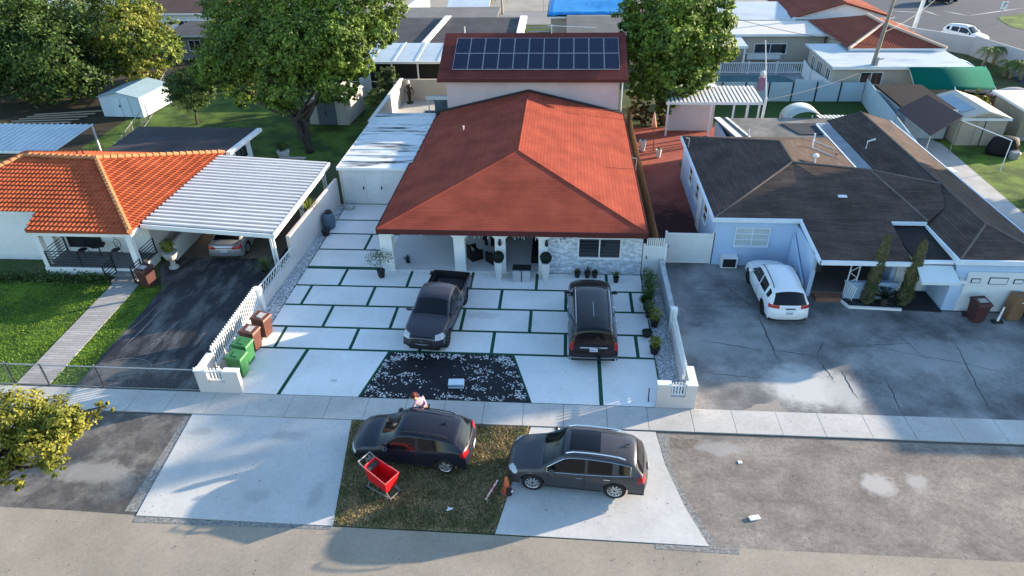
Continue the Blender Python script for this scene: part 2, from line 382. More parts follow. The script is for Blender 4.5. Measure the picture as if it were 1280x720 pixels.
# side yard painted red and back yards
sheet('red_side_yard', [(5.05,31.5),(7.9,31.5),(7.9,44.5),(14.5,44.8),(14.5,52),(5.2,51.5)], .006, mat('red_painted_concrete', (.24,.060,.042), .85, .25, .5, fine=.12, col2=(.33,.095,.068), thresh=(.3,.6)))
sheet('spa_terrace', [(-14,47.1),(-8.7,47.1),(-8.7,58.5),(-14,58.5)], .02, CONC2)
sheet('back_lawn_right', [(10,52.3),(26,52.3),(26.4,58),(10,58.2)], .006, mat('dense_lawn', (.022,.06,.012), .95, .3, .8, fine=.3, col2=(.04,.085,.02), bump=.5, bscale=30))
sheet('side_lawn', [(24.5,27),(60,24),(60,58),(34,58),(27,50)], .006, GRASS)
mb = MB(); mb.prism([(22.0,25),(26.0,25),(26.4,37),(26.8,48.3),(25.4,52),(23,52),(22.2,40)], -.01, .05); struct('concrete_path', mb, CONC2)
sheet('back_lawn_left', [(-36,46),(-15.3,44),(-15.3,60),(-36,62)], .004, mat('shady_lawn', (.030,.055,.012), .95, .3, .5, fine=.4, col2=(.085,.14,.022), thresh=(.42,.6), mid=.4, bump=.5, bscale=30))
sheet('shaded_yard_soil', [(-80,44),(-36,44),(-36,75),(-80,75)], .003, mat('leaf_litter', (.030,.025,.016), .95, .3, .8, fine=.4, col2=(.055,.045,.027)))
# streets behind
BACKST = mat('back_street', (.30,.27,.23), .92, .1, .3, fine=.1, stains=.12)
sheet('back_street', [(-90,97.5),(31,97.5),(31,135),(-90,135)], .0, BACKST)
sheet('back_parking', [(-20,89),(4,89),(4,97.4),(-20,97.4)], .004, mat('parking_asphalt', (.24,.235,.22), .9, .1, .3))
AVE = mat('avenue_asphalt', (.06,.072,.09), .9, .1, .3, stains=.1, fine=.08)
sheet('avenue', [(33.5,92),(45,75),(140,75),(160,140),(31,140)], .006, AVE)
sheet('avenue_corner', [(40.5,66),(56,60),(70,74.9),(45,74.9)], .008, mat('corner_concrete', (.20,.19,.175), .9, .1, .3, stains=.1))
sheet('side_street', [(38,50),(52,50),(56,60),(40.5,66)], .007, AVE)
mb = MB()
for a, b in (((1180,57),(1262,55)),((1105,13),(1165,17)),((1180,14),(1210,20)),((1210,20),(1280,10)),((1150,12),(1175,20))):
    A, B = g(*a), g(*b); streak(A[:2], B[:2], .12, .02, 3)
struct('road_markings', mb, mat('road_paint', (.55,.55,.52), .8, .2, 2))
sheet('traffic_island', [g(1245,22)[:2], g(1300,14)[:2], g(1300,42)[:2], g(1262,33)[:2]], .03, GRASS)
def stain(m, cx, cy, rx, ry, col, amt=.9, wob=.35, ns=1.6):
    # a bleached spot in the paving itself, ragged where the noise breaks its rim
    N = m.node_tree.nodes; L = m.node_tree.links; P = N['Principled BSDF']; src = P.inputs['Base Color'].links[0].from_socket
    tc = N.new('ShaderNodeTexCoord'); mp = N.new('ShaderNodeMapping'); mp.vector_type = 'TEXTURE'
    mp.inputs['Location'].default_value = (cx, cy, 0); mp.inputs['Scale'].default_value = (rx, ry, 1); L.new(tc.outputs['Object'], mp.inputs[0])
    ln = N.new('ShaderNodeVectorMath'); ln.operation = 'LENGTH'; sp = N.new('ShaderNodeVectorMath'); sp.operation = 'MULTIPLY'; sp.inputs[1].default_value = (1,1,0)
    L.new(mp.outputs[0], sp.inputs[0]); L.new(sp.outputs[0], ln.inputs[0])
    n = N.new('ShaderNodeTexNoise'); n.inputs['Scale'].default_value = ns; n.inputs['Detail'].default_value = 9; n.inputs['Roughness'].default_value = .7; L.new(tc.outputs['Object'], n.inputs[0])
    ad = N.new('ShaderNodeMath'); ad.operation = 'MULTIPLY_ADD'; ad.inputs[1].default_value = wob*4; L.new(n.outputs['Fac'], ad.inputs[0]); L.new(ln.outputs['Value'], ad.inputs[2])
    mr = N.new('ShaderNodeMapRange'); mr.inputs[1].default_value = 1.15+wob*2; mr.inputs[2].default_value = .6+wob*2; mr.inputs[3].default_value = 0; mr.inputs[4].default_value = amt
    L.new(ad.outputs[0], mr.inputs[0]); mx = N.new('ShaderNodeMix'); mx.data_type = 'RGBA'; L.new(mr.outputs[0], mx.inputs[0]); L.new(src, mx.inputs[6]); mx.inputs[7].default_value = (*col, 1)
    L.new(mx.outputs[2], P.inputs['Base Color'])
c = g(1003,484); stain(ASPHR, c[0], c[1], 1.5, 1.35, (.46,.46,.44), .95)
c = g(1052,488); stain(ASPHR, c[0], c[1], .75, 1.25, (.40,.40,.385), .8)
c = g(1180,445); stain(ASPHR, c[0], c[1], 3.5, 1.2, (.30,.31,.31), .6, .6)
c = g(900,430); stain(ASPHR, c[0], c[1], 2.2, 1.6, (.30,.31,.31), .5, .6)
c = g(1097,607); stain(ASPH, c[0], c[1], .62, .5, (.42,.40,.37), .8, .5, 3)
c = g(1148,603); stain(ASPH, c[0], c[1], .38, .4, (.40,.38,.35), .7, .5, 3)
c = g(900,560); stain(ASPH, c[0], c[1], .9, .4, (.34,.33,.31), .6, .5, 2)
c = g(155,420); stain(ASPHD, c[0]+1.2, c[1]-2.3, 1.5, .7, (.20,.185,.16), .6, .6, 2)
c = g(120,590); stain(MATS['left_swale_asphalt'], c[0], c[1], 1.6, .5, (.28,.27,.25), .7, .6, 2)
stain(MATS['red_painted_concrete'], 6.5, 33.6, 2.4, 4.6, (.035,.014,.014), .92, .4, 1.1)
SLAB = MATS['white_concrete_slab']
for (a, b, rx, ry) in ((418,477,.16,.1),(600,395,.9,.3),(640,345,1.1,.35),(780,340,.8,.3),(300,540,.5,.2)): c = g(a,b); stain(SLAB, c[0], c[1], rx, ry, (.42,.42,.40) if ry > .15 else (.10,.10,.10), .45, .5, 2.5)
for (a, b, rx, ry) in ((250,540,.5,.22),(360,545,.9,.3),(320,620,.5,.3),(395,620,.25,.6)): c = g(a,b); stain(CONC, c[0], c[1], rx, ry, (.30,.30,.29), .5, .5, 2.5)
# grass blades on the near lawns
def blades(name, n, region, h0, h1, m, z=.005):
    mb = MB(); k = 0
    while k < n:
        p = region()
        if p is None: continue
        h = rnd.uniform(h0, h1); a = rnd.random()*6.283; w = .02; dx, dy = math.cos(a)*w, math.sin(a)*w
        lx, ly = rnd.gauss(0, h*.5), rnd.gauss(0, h*.5)
        mb.add([(p[0]-dx,p[1]-dy,z),(p[0]+dx,p[1]+dy,z),(p[0]+lx,p[1]+ly,z+h)], [(0,1,2)]); k += 1
    o = mb.build(name, m); tag(o, None or name.replace('_', ' '), 'grass', kind='stuff'); return o
BL1 = mat('grass_blade', (.08,.15,.025), .8, .2, .8, island=.45, transl=.35, col2=(.16,.27,.025), thresh=(.4,.6))
BL2 = mat('dry_blade', (.17,.18,.075), .8, .3, 1.3, island=.55, transl=.35, col2=(.40,.31,.17), thresh=(.40,.58))
def r1():
    x, y = rnd.uniform(-36,-14.5), rnd.uniform(20.05,28)
    if -22.2-(y-20)*.052 < x < -20.72-(y-20)*.052: return None
    if y > 27.6 + (.0) or (x > -20.6 and x > -19.6-(y-20)*.02): return None
    return (x, y)
o = blades('grass', 40000, r1, .03, .09, BL1); o['label'] = 'green front lawn grass of the orange tiled house'
def r2():
    x, y = rnd.uniform(-7.7,-1), rnd.uniform(13.85,18.58); t = (y-13.83)/4.77
    return (x, y) if -7.03-.7*t < x < -1.87+.9*t else None
o = blades('grass', 24000, r2, .03, .1, BL2); o['label'] = 'patchy dry grass verge under the two parked cars'
mb = MB()
for i in range(900):
    x, y = rnd.uniform(-18,14), rnd.uniform(11.5,22.8)
    if noise.noise(Vector((x*.5,y*.7,3))) < -.1 or (-7.7 < x < -1 and 13.8 < y < 22.8): continue
    z = .056 if y > 18.6 and y < 19.85 else .03 if (-14 < x < -7 or -2 < x < 4.7) and 13.8 < y <= 18.6 else .052 if -13 < x < 4 and y >= 19.85 else .02
    mb.leaf((x,y,z), Vector((rnd.gauss(0,.2),rnd.gauss(0,.2),1)).normalized(), rnd.uniform(.012,.035), .5)
o = struct('fallen_leaves', mb, mat('dry_leaf', (.07,.05,.03), .9, .3, 3, island=.5), 'stuff')
def r3():
    x, y = rnd.uniform(10,26), rnd.uniform(52.3,58); return (x, y)
# ================================================================== BUILDINGS
SH_RED = brickmat('red_shingles', (.27,.062,.038), (.24,.054,.034), (.18,.040,.028), 2.6, .19, .014, nv=.2, nscale=.8, bump=.5)
RED_FASC = mat('dark_red_fascia', (.085,.022,.020), .6, .1)
def fascia(mb, pts, z0, z1, t=.05):
    for a, b in zip(pts, pts[1:]):
        A, B = Vector((*a[:2],0)), Vector((*b[:2],0)); d = (B-A).normalized(); n = Vector((d.y,-d.x,0))*t
        P = [A, B, B+n, A+n]; mb.prism([(p.x,p.y) for p in P], z0, z1)
def window(parent, c, w, h, panes=2, horiz=0, frame=WHITE, face='-y', t=.06, glass=GLASS, slats=0, proud=.0, name='window', bars=None):
    """frame with glass; c = centre of the opening on the wall face"""
    f = MB(); gmb = MB(); x, y, z = c; fw = .06
    def B(m_, u0, u1, v0, v1, d0, d1):
        if face == '-y': m_.box(x+u0, x+u1, y-d1, y-d0, z+v0, z+v1)
        elif face == '-x': m_.box(x-d1, x-d0, y+u0, y+u1, z+v0, z+v1)
        elif face == '+x': m_.box(x+d0, x+d1, y+u0, y+u1, z+v0, z+v1)
    B(f, -w/2-fw, w/2+fw, h/2, h/2+fw, 0, t); B(f, -w/2-fw, w/2+fw, -h/2-fw*1.5, -h/2, 0, t*1.6)
    B(f, -w/2-fw, -w/2, -h/2, h/2, 0, t); B(f, w/2, w/2+fw, -h/2, h/2, 0, t)
    for i in range(1, panes): u = -w/2+w*i/panes; B(f, u-fw*.45, u+fw*.45, -h/2, h/2, 0, t*.9)
    for i in range(1, horiz): v = -h/2+h*i/horiz; B(f, -w/2, w/2, v-.02, v+.02, 0, t*.8)
    B(gmb, -w/2, w/2, -h/2, h/2, .004, .02)
    wo = f.build(name, frame, parent); gmb.build('pane', glass, wo)
    if slats:
        s = MB()
        for i in range(slats):
            v = -h/2+h*(i+.5)/slats; B(s, -w/2, w/2, v-.015, v+.015, .022, .045)
        s.build('louvre', mat('louvre_bronze', (.05,.048,.055), .4, .1), wo)
    return wo
def wallbox(mb, x0, x1, y0, y1, z0, z1, t=.2, sides='nsew'):
    if 's' in sides: mb.box(x0, x1, y0, y0+t, z0, z1)
    if 'n' in sides: mb.box(x0, x1, y1-t, y1, z0, z1)
    if 'w' in sides: mb.box(x0, x0+t, y0+t, y1-t, z0, z1)
    if 'e' in sides: mb.box(x1-t, x1, y0+t, y1-t, z0, z1)

# ---------------------------------------------------------------- red-roofed house
XL, XR, YF, YB, ZE, ZR = -9.02, 4.12, 29.15, 46.9, 2.62, 4.17
H1 = thing('red_roofed_house', 'wide single storey house with red hip roof and arched front porch', 'house', (-2.4, 38, 0))
xc = (XL+XR)/2; hw = (XR-XL)/2
pk = (xc, YF+hw, ZR); bk = (xc, YB, ZR)
roof = MB()
notch = [(XL,YF,ZE),(pk),(bk),(XL+.35,YB,ZE+.083),(XL+.35,37.9,ZE+.083),(XL,37.6,ZE)]
roof.poly([(XR,YF,ZE),(XR,YB,ZE),bk,pk]); roof.poly([(XL,YF,ZE),(XR,YF,ZE),pk])
roof.poly([(XL,YF,ZE),pk,bk,(XL+.35,YB,ZE+.083),(XL+.35,37.9,ZE+.083),(XL,37.6,ZE)])
roof.poly([(XL,YF,ZE-.14),(XL,YB,ZE-.14),(XR,YB,ZE-.14),(XR,YF,ZE-.14)])
RO = roof.build('roof', SH_RED, H1)
f = MB(); f.box(XL-.03,XR+.03,YF-.05,YF-.002,ZE-.26,ZE+.02); f.box(XR+.002,XR+.05,YF,YB,ZE-.24,ZE+.02); f.box(XL-.05,XL-.002,YF,37.6,ZE-.24,ZE+.02)
f.build('fascia', RED_FASC, RO)
f = MB()
for a, b in (((XL,YB,ZE),bk),(bk,(XR,YB,ZE))):
    A, B = Vector(a), Vector(b); f.add([A+Vector((0,-.22,.03)),B+Vector((0,-.22,.03)),B+Vector((0,.02,.10)),A+Vector((0,.02,.10)),A+Vector((0,-.22,-.06)),B+Vector((0,-.22,-.06)),B+Vector((0,.02,-.2)),A+Vector((0,.02,-.2))],[(0,1,2,3),(0,4,5,1),(3,2,6,7)])
f.build('rake_trim', mat('dark_rake', (.035,.025,.025), .7), RO)
f = MB()
for a, b in ((pk,bk),((XL,YF,ZE),pk),((XR,YF,ZE),pk)): f.tube([(a[0],a[1],a[2]-.01),(b[0],b[1],b[2]-.01)], .045, 6)
f.build('ridge_cap', SH_RED, RO)
f = MB()
f.lathe([(.04,0),(.04,.28),(.06,.28),(.06,.31)], (-6.3,41.5,ZE+.6), 8); f.build('vent_pipe', WHITE, RO)
WX0, WX1 = -.62, 4.0
STONE = brickmat('split_face_stone', (.74,.78,.82), (.42,.47,.52), (.48,.52,.56), .34, .085, .012, offset=.37, bump=1.0, nv=.3, nscale=5)
w = MB()
wallbox(w, WX0, WX1, 29.62, 46.8, 0, 2.5); w.build('wall', PINKW, H1)
w = MB(); w.poly([(WX0,29.59,0),(WX1,29.59,0),(WX1,29.59,2.5),(WX0,29.59,2.5)]); w.poly([(WX1,29.59,0),(WX1,29.62,0),(WX1,29.62,2.5),(WX1,29.59,2.5)]); w.build('stone_facing', STONE, H1)
w = MB(); w.box(-8.6,-.62,34.6,34.8,0,2.5); w.box(-8.8,-8.6,34.8,46.8,0,2.5); w.box(-3.9,-3.75,32.0,34.6,.1,2.5); w.build('inner_wall', mat('porch_wall', (.30,.33,.36), .9), H1)
w = MB(); w.box(-9.0,WX0-.02,29.5,34.6,0,.12); w.build('porch_floor', mat('porch_tile', (.52,.53,.54), .5, .06, .6), H1)
w = MB(); w.box(-8.95,-.65,29.3,34.6,2.40,2.47); w.build('porch_ceiling', WHITE, H1)
COLX = [(-8.75,.62),(-5.05,.55),(-3.0,.52),(-.86,.46)]
for cx, cw in COLX:
    w = MB(); w.box(cx-cw/2, cx+cw/2, 29.5, 29.95, .02, 2.4)
    w.box(cx-cw/2-.04, cx+cw/2+.04, 29.46, 29.99, .02, .16)
    a = .42
    for s in (-1, 1):
        if cx < -8 and s < 0: continue
        x0 = cx+s*cw/2; w.add([(x0,29.52,1.98),(x0,29.93,1.98),(x0+s*a,29.93,2.4),(x0+s*a,29.52,2.4),(x0,29.52,2.4),(x0,29.93,2.4)],[(0,1,2,3),(0,3,4),(1,5,2),(4,3,2,5)])
    w.build('porch_column', WHITE, H1)
w = MB(); w.box(-7.9,-7.65,33.2,33.45,0,2.4); w.build('porch_column', WHITE, H1)
w = MB(); w.box(-8.9,-.62,29.45,29.6,2.28,2.42); w.build('porch_beam', WHITE, H1)
window(H1, (1.9,29.585,1.55), 2.0, 1.02, 2, 0, WHITE, slats=6, t=.07)
for px in (-3.0, -.7):
    w = MB(); w.box(px-.05,px+.05,29.38,29.5,1.75,2.0); w.ball((px,29.36,1.82), .09,.08,.16,8,6); w.build('wall_lantern', DARK, H1)
def text_part(txt, loc, size, m, parent, rx=math.pi/2, rz=0, name='house_number', tilt=0, ext=.01):
    cu = bpy.data.curves.new(name, 'FONT'); cu.body = txt; cu.size = size; cu.extrude = ext; cu.align_x = 'CENTER'; cu.align_y = 'CENTER'; cu.resolution_u = 2
    t = bpy.data.objects.new('tmp_text', cu); COL.objects.link(t)
    bpy.context.view_layer.update(); dg = bpy.context.evaluated_depsgraph_get()
    me = bpy.data.meshes.new_from_object(t.evaluated_get(dg)); bpy.data.objects.remove(t)
    o = WL.get(parent.name, (0,0,0)) if parent else (0,0,0)
    M = Matrix.Translation(Vector(loc)-Vector(o)) @ Matrix.Rotation(rz,4,'Z') @ Matrix.Rotation(rx,4,'X') @ Matrix.Rotation(tilt,4,'Z')
    me.transform(M); me.materials.clear(); me.materials.append(m)
    ob = bpy.data.objects.new(name, me); COL.objects.link(ob); ob.parent = parent; return ob
text_part('5', (-.22,29.56,1.86), .2, DARK, H1); text_part('2', (-.02,29.56,1.94), .2, DARK, H1); text_part('5', (.18,29.56,2.02), .2, DARK, H1)
# icicle lights on the arches
w = MB()
for i in range(46):
    x = -4.8+i*.085
    if abs(x+3.0) < .3: continue
    w.tube([(x,29.62,2.36),(x+rnd.uniform(-.02,.02),29.62,2.36-rnd.uniform(.12,.5))], .012, 4)
w.build('icicle_lights', WHITE, H1)
w = MB(); w.box(-4.7,-3.4,34.45,34.59,.12,2.1); w.build('front_door', mat('dark_wood_door', (.02,.014,.012), .5), H1)

# ---------------------------------------------------------------- two-storey wing with solar panels
H2 = thing('solar_roof_building', 'pale pink two storey building whose dark red roof carries blue solar panels', 'house', (-2.2, 52, 0))
w = MB(); w.box(-8.2,3.75,47.15,56.2,0,5.0); w.build('wall', mat('pale_pink_stucco', (.50,.40,.385), .9, .05, .8, stains=.1), H2)
RX0, RX1 = -8.75, 4.3; RY0, RZ0, RY1, RZ1 = 46.75, 5.0, 51.7, 6.98
SH_RED2 = brickmat('maroon_shingles', (.15,.042,.036), (.13,.036,.032), (.07,.02,.02), 1.0, .17, .012, nv=.14, nscale=1, bump=.3)
w = MB(); w.slab([(RX0,RY0,RZ0),(RX1,RY0,RZ0),(RX1,RY1,RZ1),(RX0,RY1,RZ1)], .16)
w.slab([(RX0,RY1,RZ1),(RX1,RY1,RZ1),(RX1,56.8,RZ0),(RX0,56.8,RZ0)], .16)
R2 = w.build('roof', SH_RED2, H2)
for x in (-8.2, 3.73):
    w = MB(); w.add([(x,47.15,5),(x,56.2,5),(x,51.7,6.8),(x+.02,47.15,5),(x+.02,56.2,5),(x+.02,51.7,6.8)],[(0,1,2),(5,4,3)]); w.build('gable', MATS['pale_pink_stucco'], H2)
w = MB(); w.box(RX0,RX1,RY0-.05,RY0-.002,RZ0-.2,RZ0+.02); w.build('fascia', RED_FASC, R2)
w = MB(); w.tube([(3.95,47.05,4.8),(3.95,47.05,.2)], .05, 6); w.tube([(3.75,47.0,4.95),(3.95,47.05,4.8)], .05, 6); w.build('downspout', WHITE, H2)
m = bpy.data.materials.new('solar_cells'); m.use_nodes = True; N = m.node_tree.nodes; L = m.node_tree.links; P = N['Principled BSDF']
tc = N.new('ShaderNodeTexCoord'); b = N.new('ShaderNodeTexBrick'); L.new(tc.outputs['UV'], b.inputs[0]); b.offset = 0
b.inputs['Color1'].default_value = (.006,.010,.032,1); b.inputs['Color2'].default_value = (.005,.008,.026,1); b.inputs['Mortar'].default_value = (.04,.05,.085,1)
b.inputs['Scale'].default_value = 1; b.inputs['Mortar Size'].default_value = .008; b.inputs['Brick Width'].default_value = .165; b.inputs['Row Height'].default_value = .165
L.new(b.outputs['Color'], P.inputs['Base Color']); P.inputs['Roughness'].default_value = .2; P.inputs['Specular IOR Level'].default_value = .25
SOLAR = m; SFR = mat('aluminium_frame', (.36,.37,.40), .4, .03, metal=.3)
pit = math.atan2(RZ1-RZ0, RY1-RY0); PW, PH = 1.03, 1.78
x0 = -7.78; vy0 = .95
for r in range(2):
    for c in range(11):
        fr = MB(); gl = MB()
        def PT(u, v, n): return (x0+u, RY0+v*math.cos(pit)-n*math.sin(pit), RZ0+v*math.sin(pit)+n*math.cos(pit))
        u0 = c*(PW+.02); v0 = vy0+r*(PH+.02)
        def pb(mb_, a, b_, c_, d, n0, n1):
            mb_.add([PT(a,c_,n0),PT(b_,c_,n0),PT(b_,d,n0),PT(a,d,n0),PT(a,c_,n1),PT(b_,c_,n1),PT(b_,d,n1),PT(a,d,n1)],[(0,3,2,1),(4,5,6,7),(0,1,5,4),(1,2,6,5),(2,3,7,6),(3,0,4,7)])
        k = .024
        pb(fr,u0,u0+PW,v0,v0+k,.06,.125); pb(fr,u0,u0+PW,v0+PH-k,v0+PH,.06,.125); pb(fr,u0,u0+k,v0+k,v0+PH-k,.06,.125); pb(fr,u0+PW-k,u0+PW,v0+k,v0+PH-k,.06,.125)
        gl.poly([PT(u0+k,v0+k,.115),PT(u0+PW-k,v0+k,.115),PT(u0+PW-k,v0+PH-k,.115),PT(u0+k,v0+PH-k,.115)])
        po = fr.build('solar_panel', SFR, H2); gl.build('cell_sheet', SOLAR, po)
w = MB(); w.tube([(-1.0,51.6,6.9),(-1.0,51.6,7.6)],.03,5); w.tube([(-1.3,51.6,7.5),(2.2,51.6,7.35)],.025,5); w.build('antenna', WHITE, H2)

# ---------------------------------------------------------------- white metal side shed roof with gate
H3 = thing('metal_side_awning', 'long stained white metal roof left of the red roof, ribbed white gates below', 'awning', (-11.5, 42, 0))
PAN = mat('stained_white_metal', (.60,.63,.65), .5, .06, .7, col2=(.06,.075,.08), thresh=(.52,.64), stretch=(.35,2.2,1), stains=.06)
w = MB(); y = 37.2
while y < 47.2: 
    w.box(-13.35,-8.75 if y > 37.6 else -9.1,y,y+.93,2.40,2.44); w.box(-13.35,-8.95,y+.93,y+1.0,2.40,2.49); y += 1.0
w.build('roof_panel', PAN, H3)
w = MB(); w.box(-13.4,-9.1,37.12,37.2,2.3,2.46); w.box(-13.42,-13.36,37.2,47.2,2.3,2.47); w.build('gutter', WHITE, H3)
def gate_leaf(name, x0, x1, y, z0, z1, parent, n=None, m=WHITE):
    w = MB(); w.box(x0,x1,y,y+.03,z0,z1); n = n or int((x1-x0)/.12)
    for i in range(n+1): xx = x0+(x1-x0)*i/n; w.box(xx-.018,xx+.018,y-.03,y-.002,z0,z1)
    w.box(x0,x1,y-.045,y-.003,z0,z0+.06); w.box(x0,x1,y-.045,y-.003,z1-.06,z1)
    return w.build(name, m, parent)
for a, b in ((-13.3,-11.85),(-11.8,-10.75),(-10.72,-9.1)):
    q = gate_leaf('gate_leaf', a, b, 37.35, .05, 2.28, H3); w = MB(); w.box(b-.14,b-.08,37.27,37.3,1.0,1.2); w.build('handle', DARK, q)
w = MB(); w.box(-13.35,-13.2,37.3,47.2,0,2.3); w.build('side_wall', PINKW, H3)

# spa terrace behind
T = thing('terrace_wall', 'pale walled terrace enclosure behind the stained metal awning', 'wall', (-11.5,53,0))
w = MB(); w.box(-14.1,-13.9,47.3,58.4,0,1.8); w.box(-13.9,-8.2,58.2,58.4,0,1.8); w.build('wall', mat('cream_wall', (.50,.45,.38), .9, .06), T)
w = MB(); w.box(-14.15,-13.85,47.3,58.45,1.8,1.86); w.build('coping', WHITE, T)
T = thing('hot_tub', 'small dark tiled spa pool sunk into the walled terrace', 'hot tub', (-10.4,52.5,0))
w = MB(); w.box(-11.3,-9.2,51.0,51.15,.02,.5); w.box(-11.3,-9.2,53.8,53.95,.02,.5); w.box(-11.3,-11.15,51.15,53.8,.02,.5); w.box(-9.35,-9.2,51.15,53.8,.02,.5); w.build('rim', CONC2, T)
w = MB(); w.box(-11.14,-9.36,51.16,53.79,.02,.42); w.build('water', mat('spa_water', (.012,.04,.045), .05, .1), T)
T = thing('spa_cover', 'arched pale blue awning leaning on the terrace beside the pink wall', 'canopy', (-9.2,52,0))
w = MB(); w.sm = True; n = 10
vs = []; fs = []
for i in range(n+1):
    t = math.pi*.5*i/n
    for k, xx in enumerate((-10.2,-8.25)): vs.append((xx+.25*(1-i/n), 50.0+2.6*math.sin(t), 2.3*math.cos(t)+.5)); vs.append((xx+.25*(1-i/n), 50.0+2.6*math.sin(t), 2.3*math.cos(t)+.44))
for i in range(n):
    a = i*4; fs += [(a,a+2,a+6,a+4),(a+1,a+5,a+7,a+3),(a,a+4,a+5,a+1),(a+2,a+3,a+7,a+6)]
w.add(vs, fs); w.build('canopy_sheet', mat('blue_canvas', (.24,.32,.36), .6, .08), T)
w = MB(); w.box(-10.3,-8.3,49.9,50.0,2.6,2.85); w.build('front_rail', WHITE, T)
for xx in (-10.1,-8.35):
    w = MB(); w.tube([(xx,49.95,0),(xx,49.95,2.6)],.04,6); w.build('post', WHITE, T)
T = thing('statue', 'dark slender garden statue with a pale head standing in the terrace corner', 'statue', (-13.2,57.3,0))
w = MB(); w.sm = True; w.lathe([(.28,0),(.3,.12),(.12,.2),(.16,.6),(.2,.9),(.13,1.15),(.24,1.4),(.2,1.55),(.07,1.62)], (-13.2,57.3,.02), 12); w.tube([(-13.0,57.3,1.45),(-12.8,57.2,1.1),(-12.85,57.1,.8)],[.06,.05,.04],6); w.tube([(-13.4,57.3,1.45),(-13.55,57.2,1.15),(-13.4,57.1,.95)],[.06,.05,.04],6); w.build('figure', DARK, T)
w = MB(); w.sm = True; w.ball((-13.2,57.3,1.82), .13,.13,.17); w.build('head', WHITE, T)

# ---------------------------------------------------------------- left neighbour: barrel-tile house
TILE = mat('terracotta_tile', (.37,.088,.038), .8, .25, 1.4, fine=.14, stains=.16, mid=.12, bump=.1, spec=.06)
H4 = thing('tiled_roof_house', 'white stucco house with an orange barrel tile roof and black porch railing', 'house', (-25.5, 33, 0))
def tile_sheet(mb, poly, tw=.24, course=.36, hgt=.06):
    P = [Vector(p) for p in poly]; n = Vector((0,0,0))
    for i in range(len(P)): n += P[i].cross(P[(i+1) % len(P)])
    n.normalize()
    if n.z < 0: n = -n
    U = Vector((0,0,1)).cross(n).normalized(); V = n.cross(U); O = P[0]
    Q = [((p-O).dot(U), (p-O).dot(V)) for p in P]
    def inside(u, v):
        c = False; j = len(Q)-1
        for i in range(len(Q)):
            if (Q[i][1] > v) != (Q[j][1] > v) and u < (Q[j][0]-Q[i][0])*(v-Q[i][1])/(Q[j][1]-Q[i][1])+Q[i][0]: c = not c
            j = i
        return c
    u0 = min(q[0] for q in Q); u1 = max(q[0] for q in Q); v0 = min(q[1] for q in Q); v1 = max(q[1] for q in Q)
    K = 6; nu = int((u1-u0)/tw*K)+1; nv = int((v1-v0)/course)+1
    hs = [0,.55,.9,1.,.9,.55]
    for j in range(nv):
        ju = rnd.uniform(-.008,.008)
        for i in range(nu):
            ua = u0+i*tw/K; ub = ua+tw/K; va = v0+j*course; vb = va+course*1.04
            if not inside((ua+ub)/2, min(va+course*.5, v1-.01)): continue
            ha, hb = hs[i % K]*hgt, hs[(i+1) % K]*hgt
            a = O+U*(ua+ju)+V*va; b_ = O+U*(ub+ju)+V*va; c = O+U*(ub+ju)+V*vb; d = O+U*(ua+ju)+V*vb
            lo, hi = .045, .0
            mb.add([a+n*(ha+lo), b_+n*(hb+lo), c+n*(hb+hi), d+n*(ha+hi), a+n*(ha-.01), b_+n*(hb-.01)], [(0,1,2,3),(4,5,1,0)])
PE = (-25.2,33.6,4.15)
roofpolys = [[(-26.9,29.9,2.965),(-26.6,28.35,2.6),(-21.15,28.35,2.6),(-26.0,34.3,4.0),(-30.4,34.6,4.0),(-34,29.9,2.965)],
             [(-21.15,28.35,2.6),(-21.0,38.9,2.6),(-26.0,34.3,4.0)],
             [(-26.0,34.3,4.0),(-21.0,38.9,2.6),(-34,38.9,2.6),(-30.4,34.6,4.0)],
             [(-34,29.9,2.965),(-30.4,34.6,4.0),(-34,38.9,2.6)]]
base = MB(); tl = MB()
for i, p in enumerate(roofpolys):
    base.slab(p, .1)
    tile_sheet(tl, p)
R4 = tl.build('roof', TILE, H4); base.build('roof_deck', mat('deck_terracotta', (.3,.08,.035), .9), R4)
CAP = mat('buff_ridge_tile', (.42,.19,.085), .8, .15, 2)
def caps(a, b, r, mb):
    A, B = Vector(a), Vector(b); n = int((B-A).length/.38)+1
    for i in range(n):
        p = A.lerp(B, i/n); q = A.lerp(B, (i+1.12)/n); mb.tube([p+Vector((0,0,.03)), q+Vector((0,0,.0))], [r*1.1, r*.85], 8)
mb = MB()
for a, b in (((-21.1,28.3,2.68),(-26.0,34.3,4.08)),((-26.0,34.3,4.08),(-30.4,34.6,4.08)),((-26.0,34.3,4.08),(-21.0,38.9,2.68)),((-34,29.9,3.04),(-30.4,34.6,4.08))): caps(a, b, .13, mb)
mb.build('ridge_tile', CAP, R4)
w = MB(); wallbox(w, -34,-21.45,30.15,38.7,0,2.62); w.box(-34,-26.75,29.95,30.15,0,2.86); w.build('wall', STUCCO, H4)
w = MB(); w.box(-26.6,-21.2,28.42,28.5,2.3,2.56); w.box(-21.24,-21.14,28.5,38.9,2.38,2.58); w.box(-34,-26.6,29.85,29.93,2.7,2.93); w.build('fascia', WHITE, H4)
for px in (-26.35,-21.5):
    w = MB(); w.box(px-.14,px+.14,28.5,28.78,.45,2.35); w.build('porch_column', WHITE, H4)
w = MB(); w.prism([(-26.5,28.45),(-21.3,28.45),(-21.3,30.14),(-26.5,30.14)], 0, .45); w.build('porch_base', STUCCO, H4)
w = MB(); w.prism([(-26.45,28.5),(-21.35,28.5),(-21.35,30.13),(-26.45,30.13)], .452, .47); w.build('porch_floor', mat('grey_plank', (.16,.16,.165), .7, .2, 2, stretch=(.5,6,1)), H4)
w = MB(); w.box(-22.6,-21.3,28.1,28.45,0,.32); w.box(-22.6,-21.3,27.7,28.1,0,.18); w.build('step', MATS['grey_plank'], H4)
window(H4, (-25.15,30.14,1.3), 1.75, .88, 2, 0, DARK)
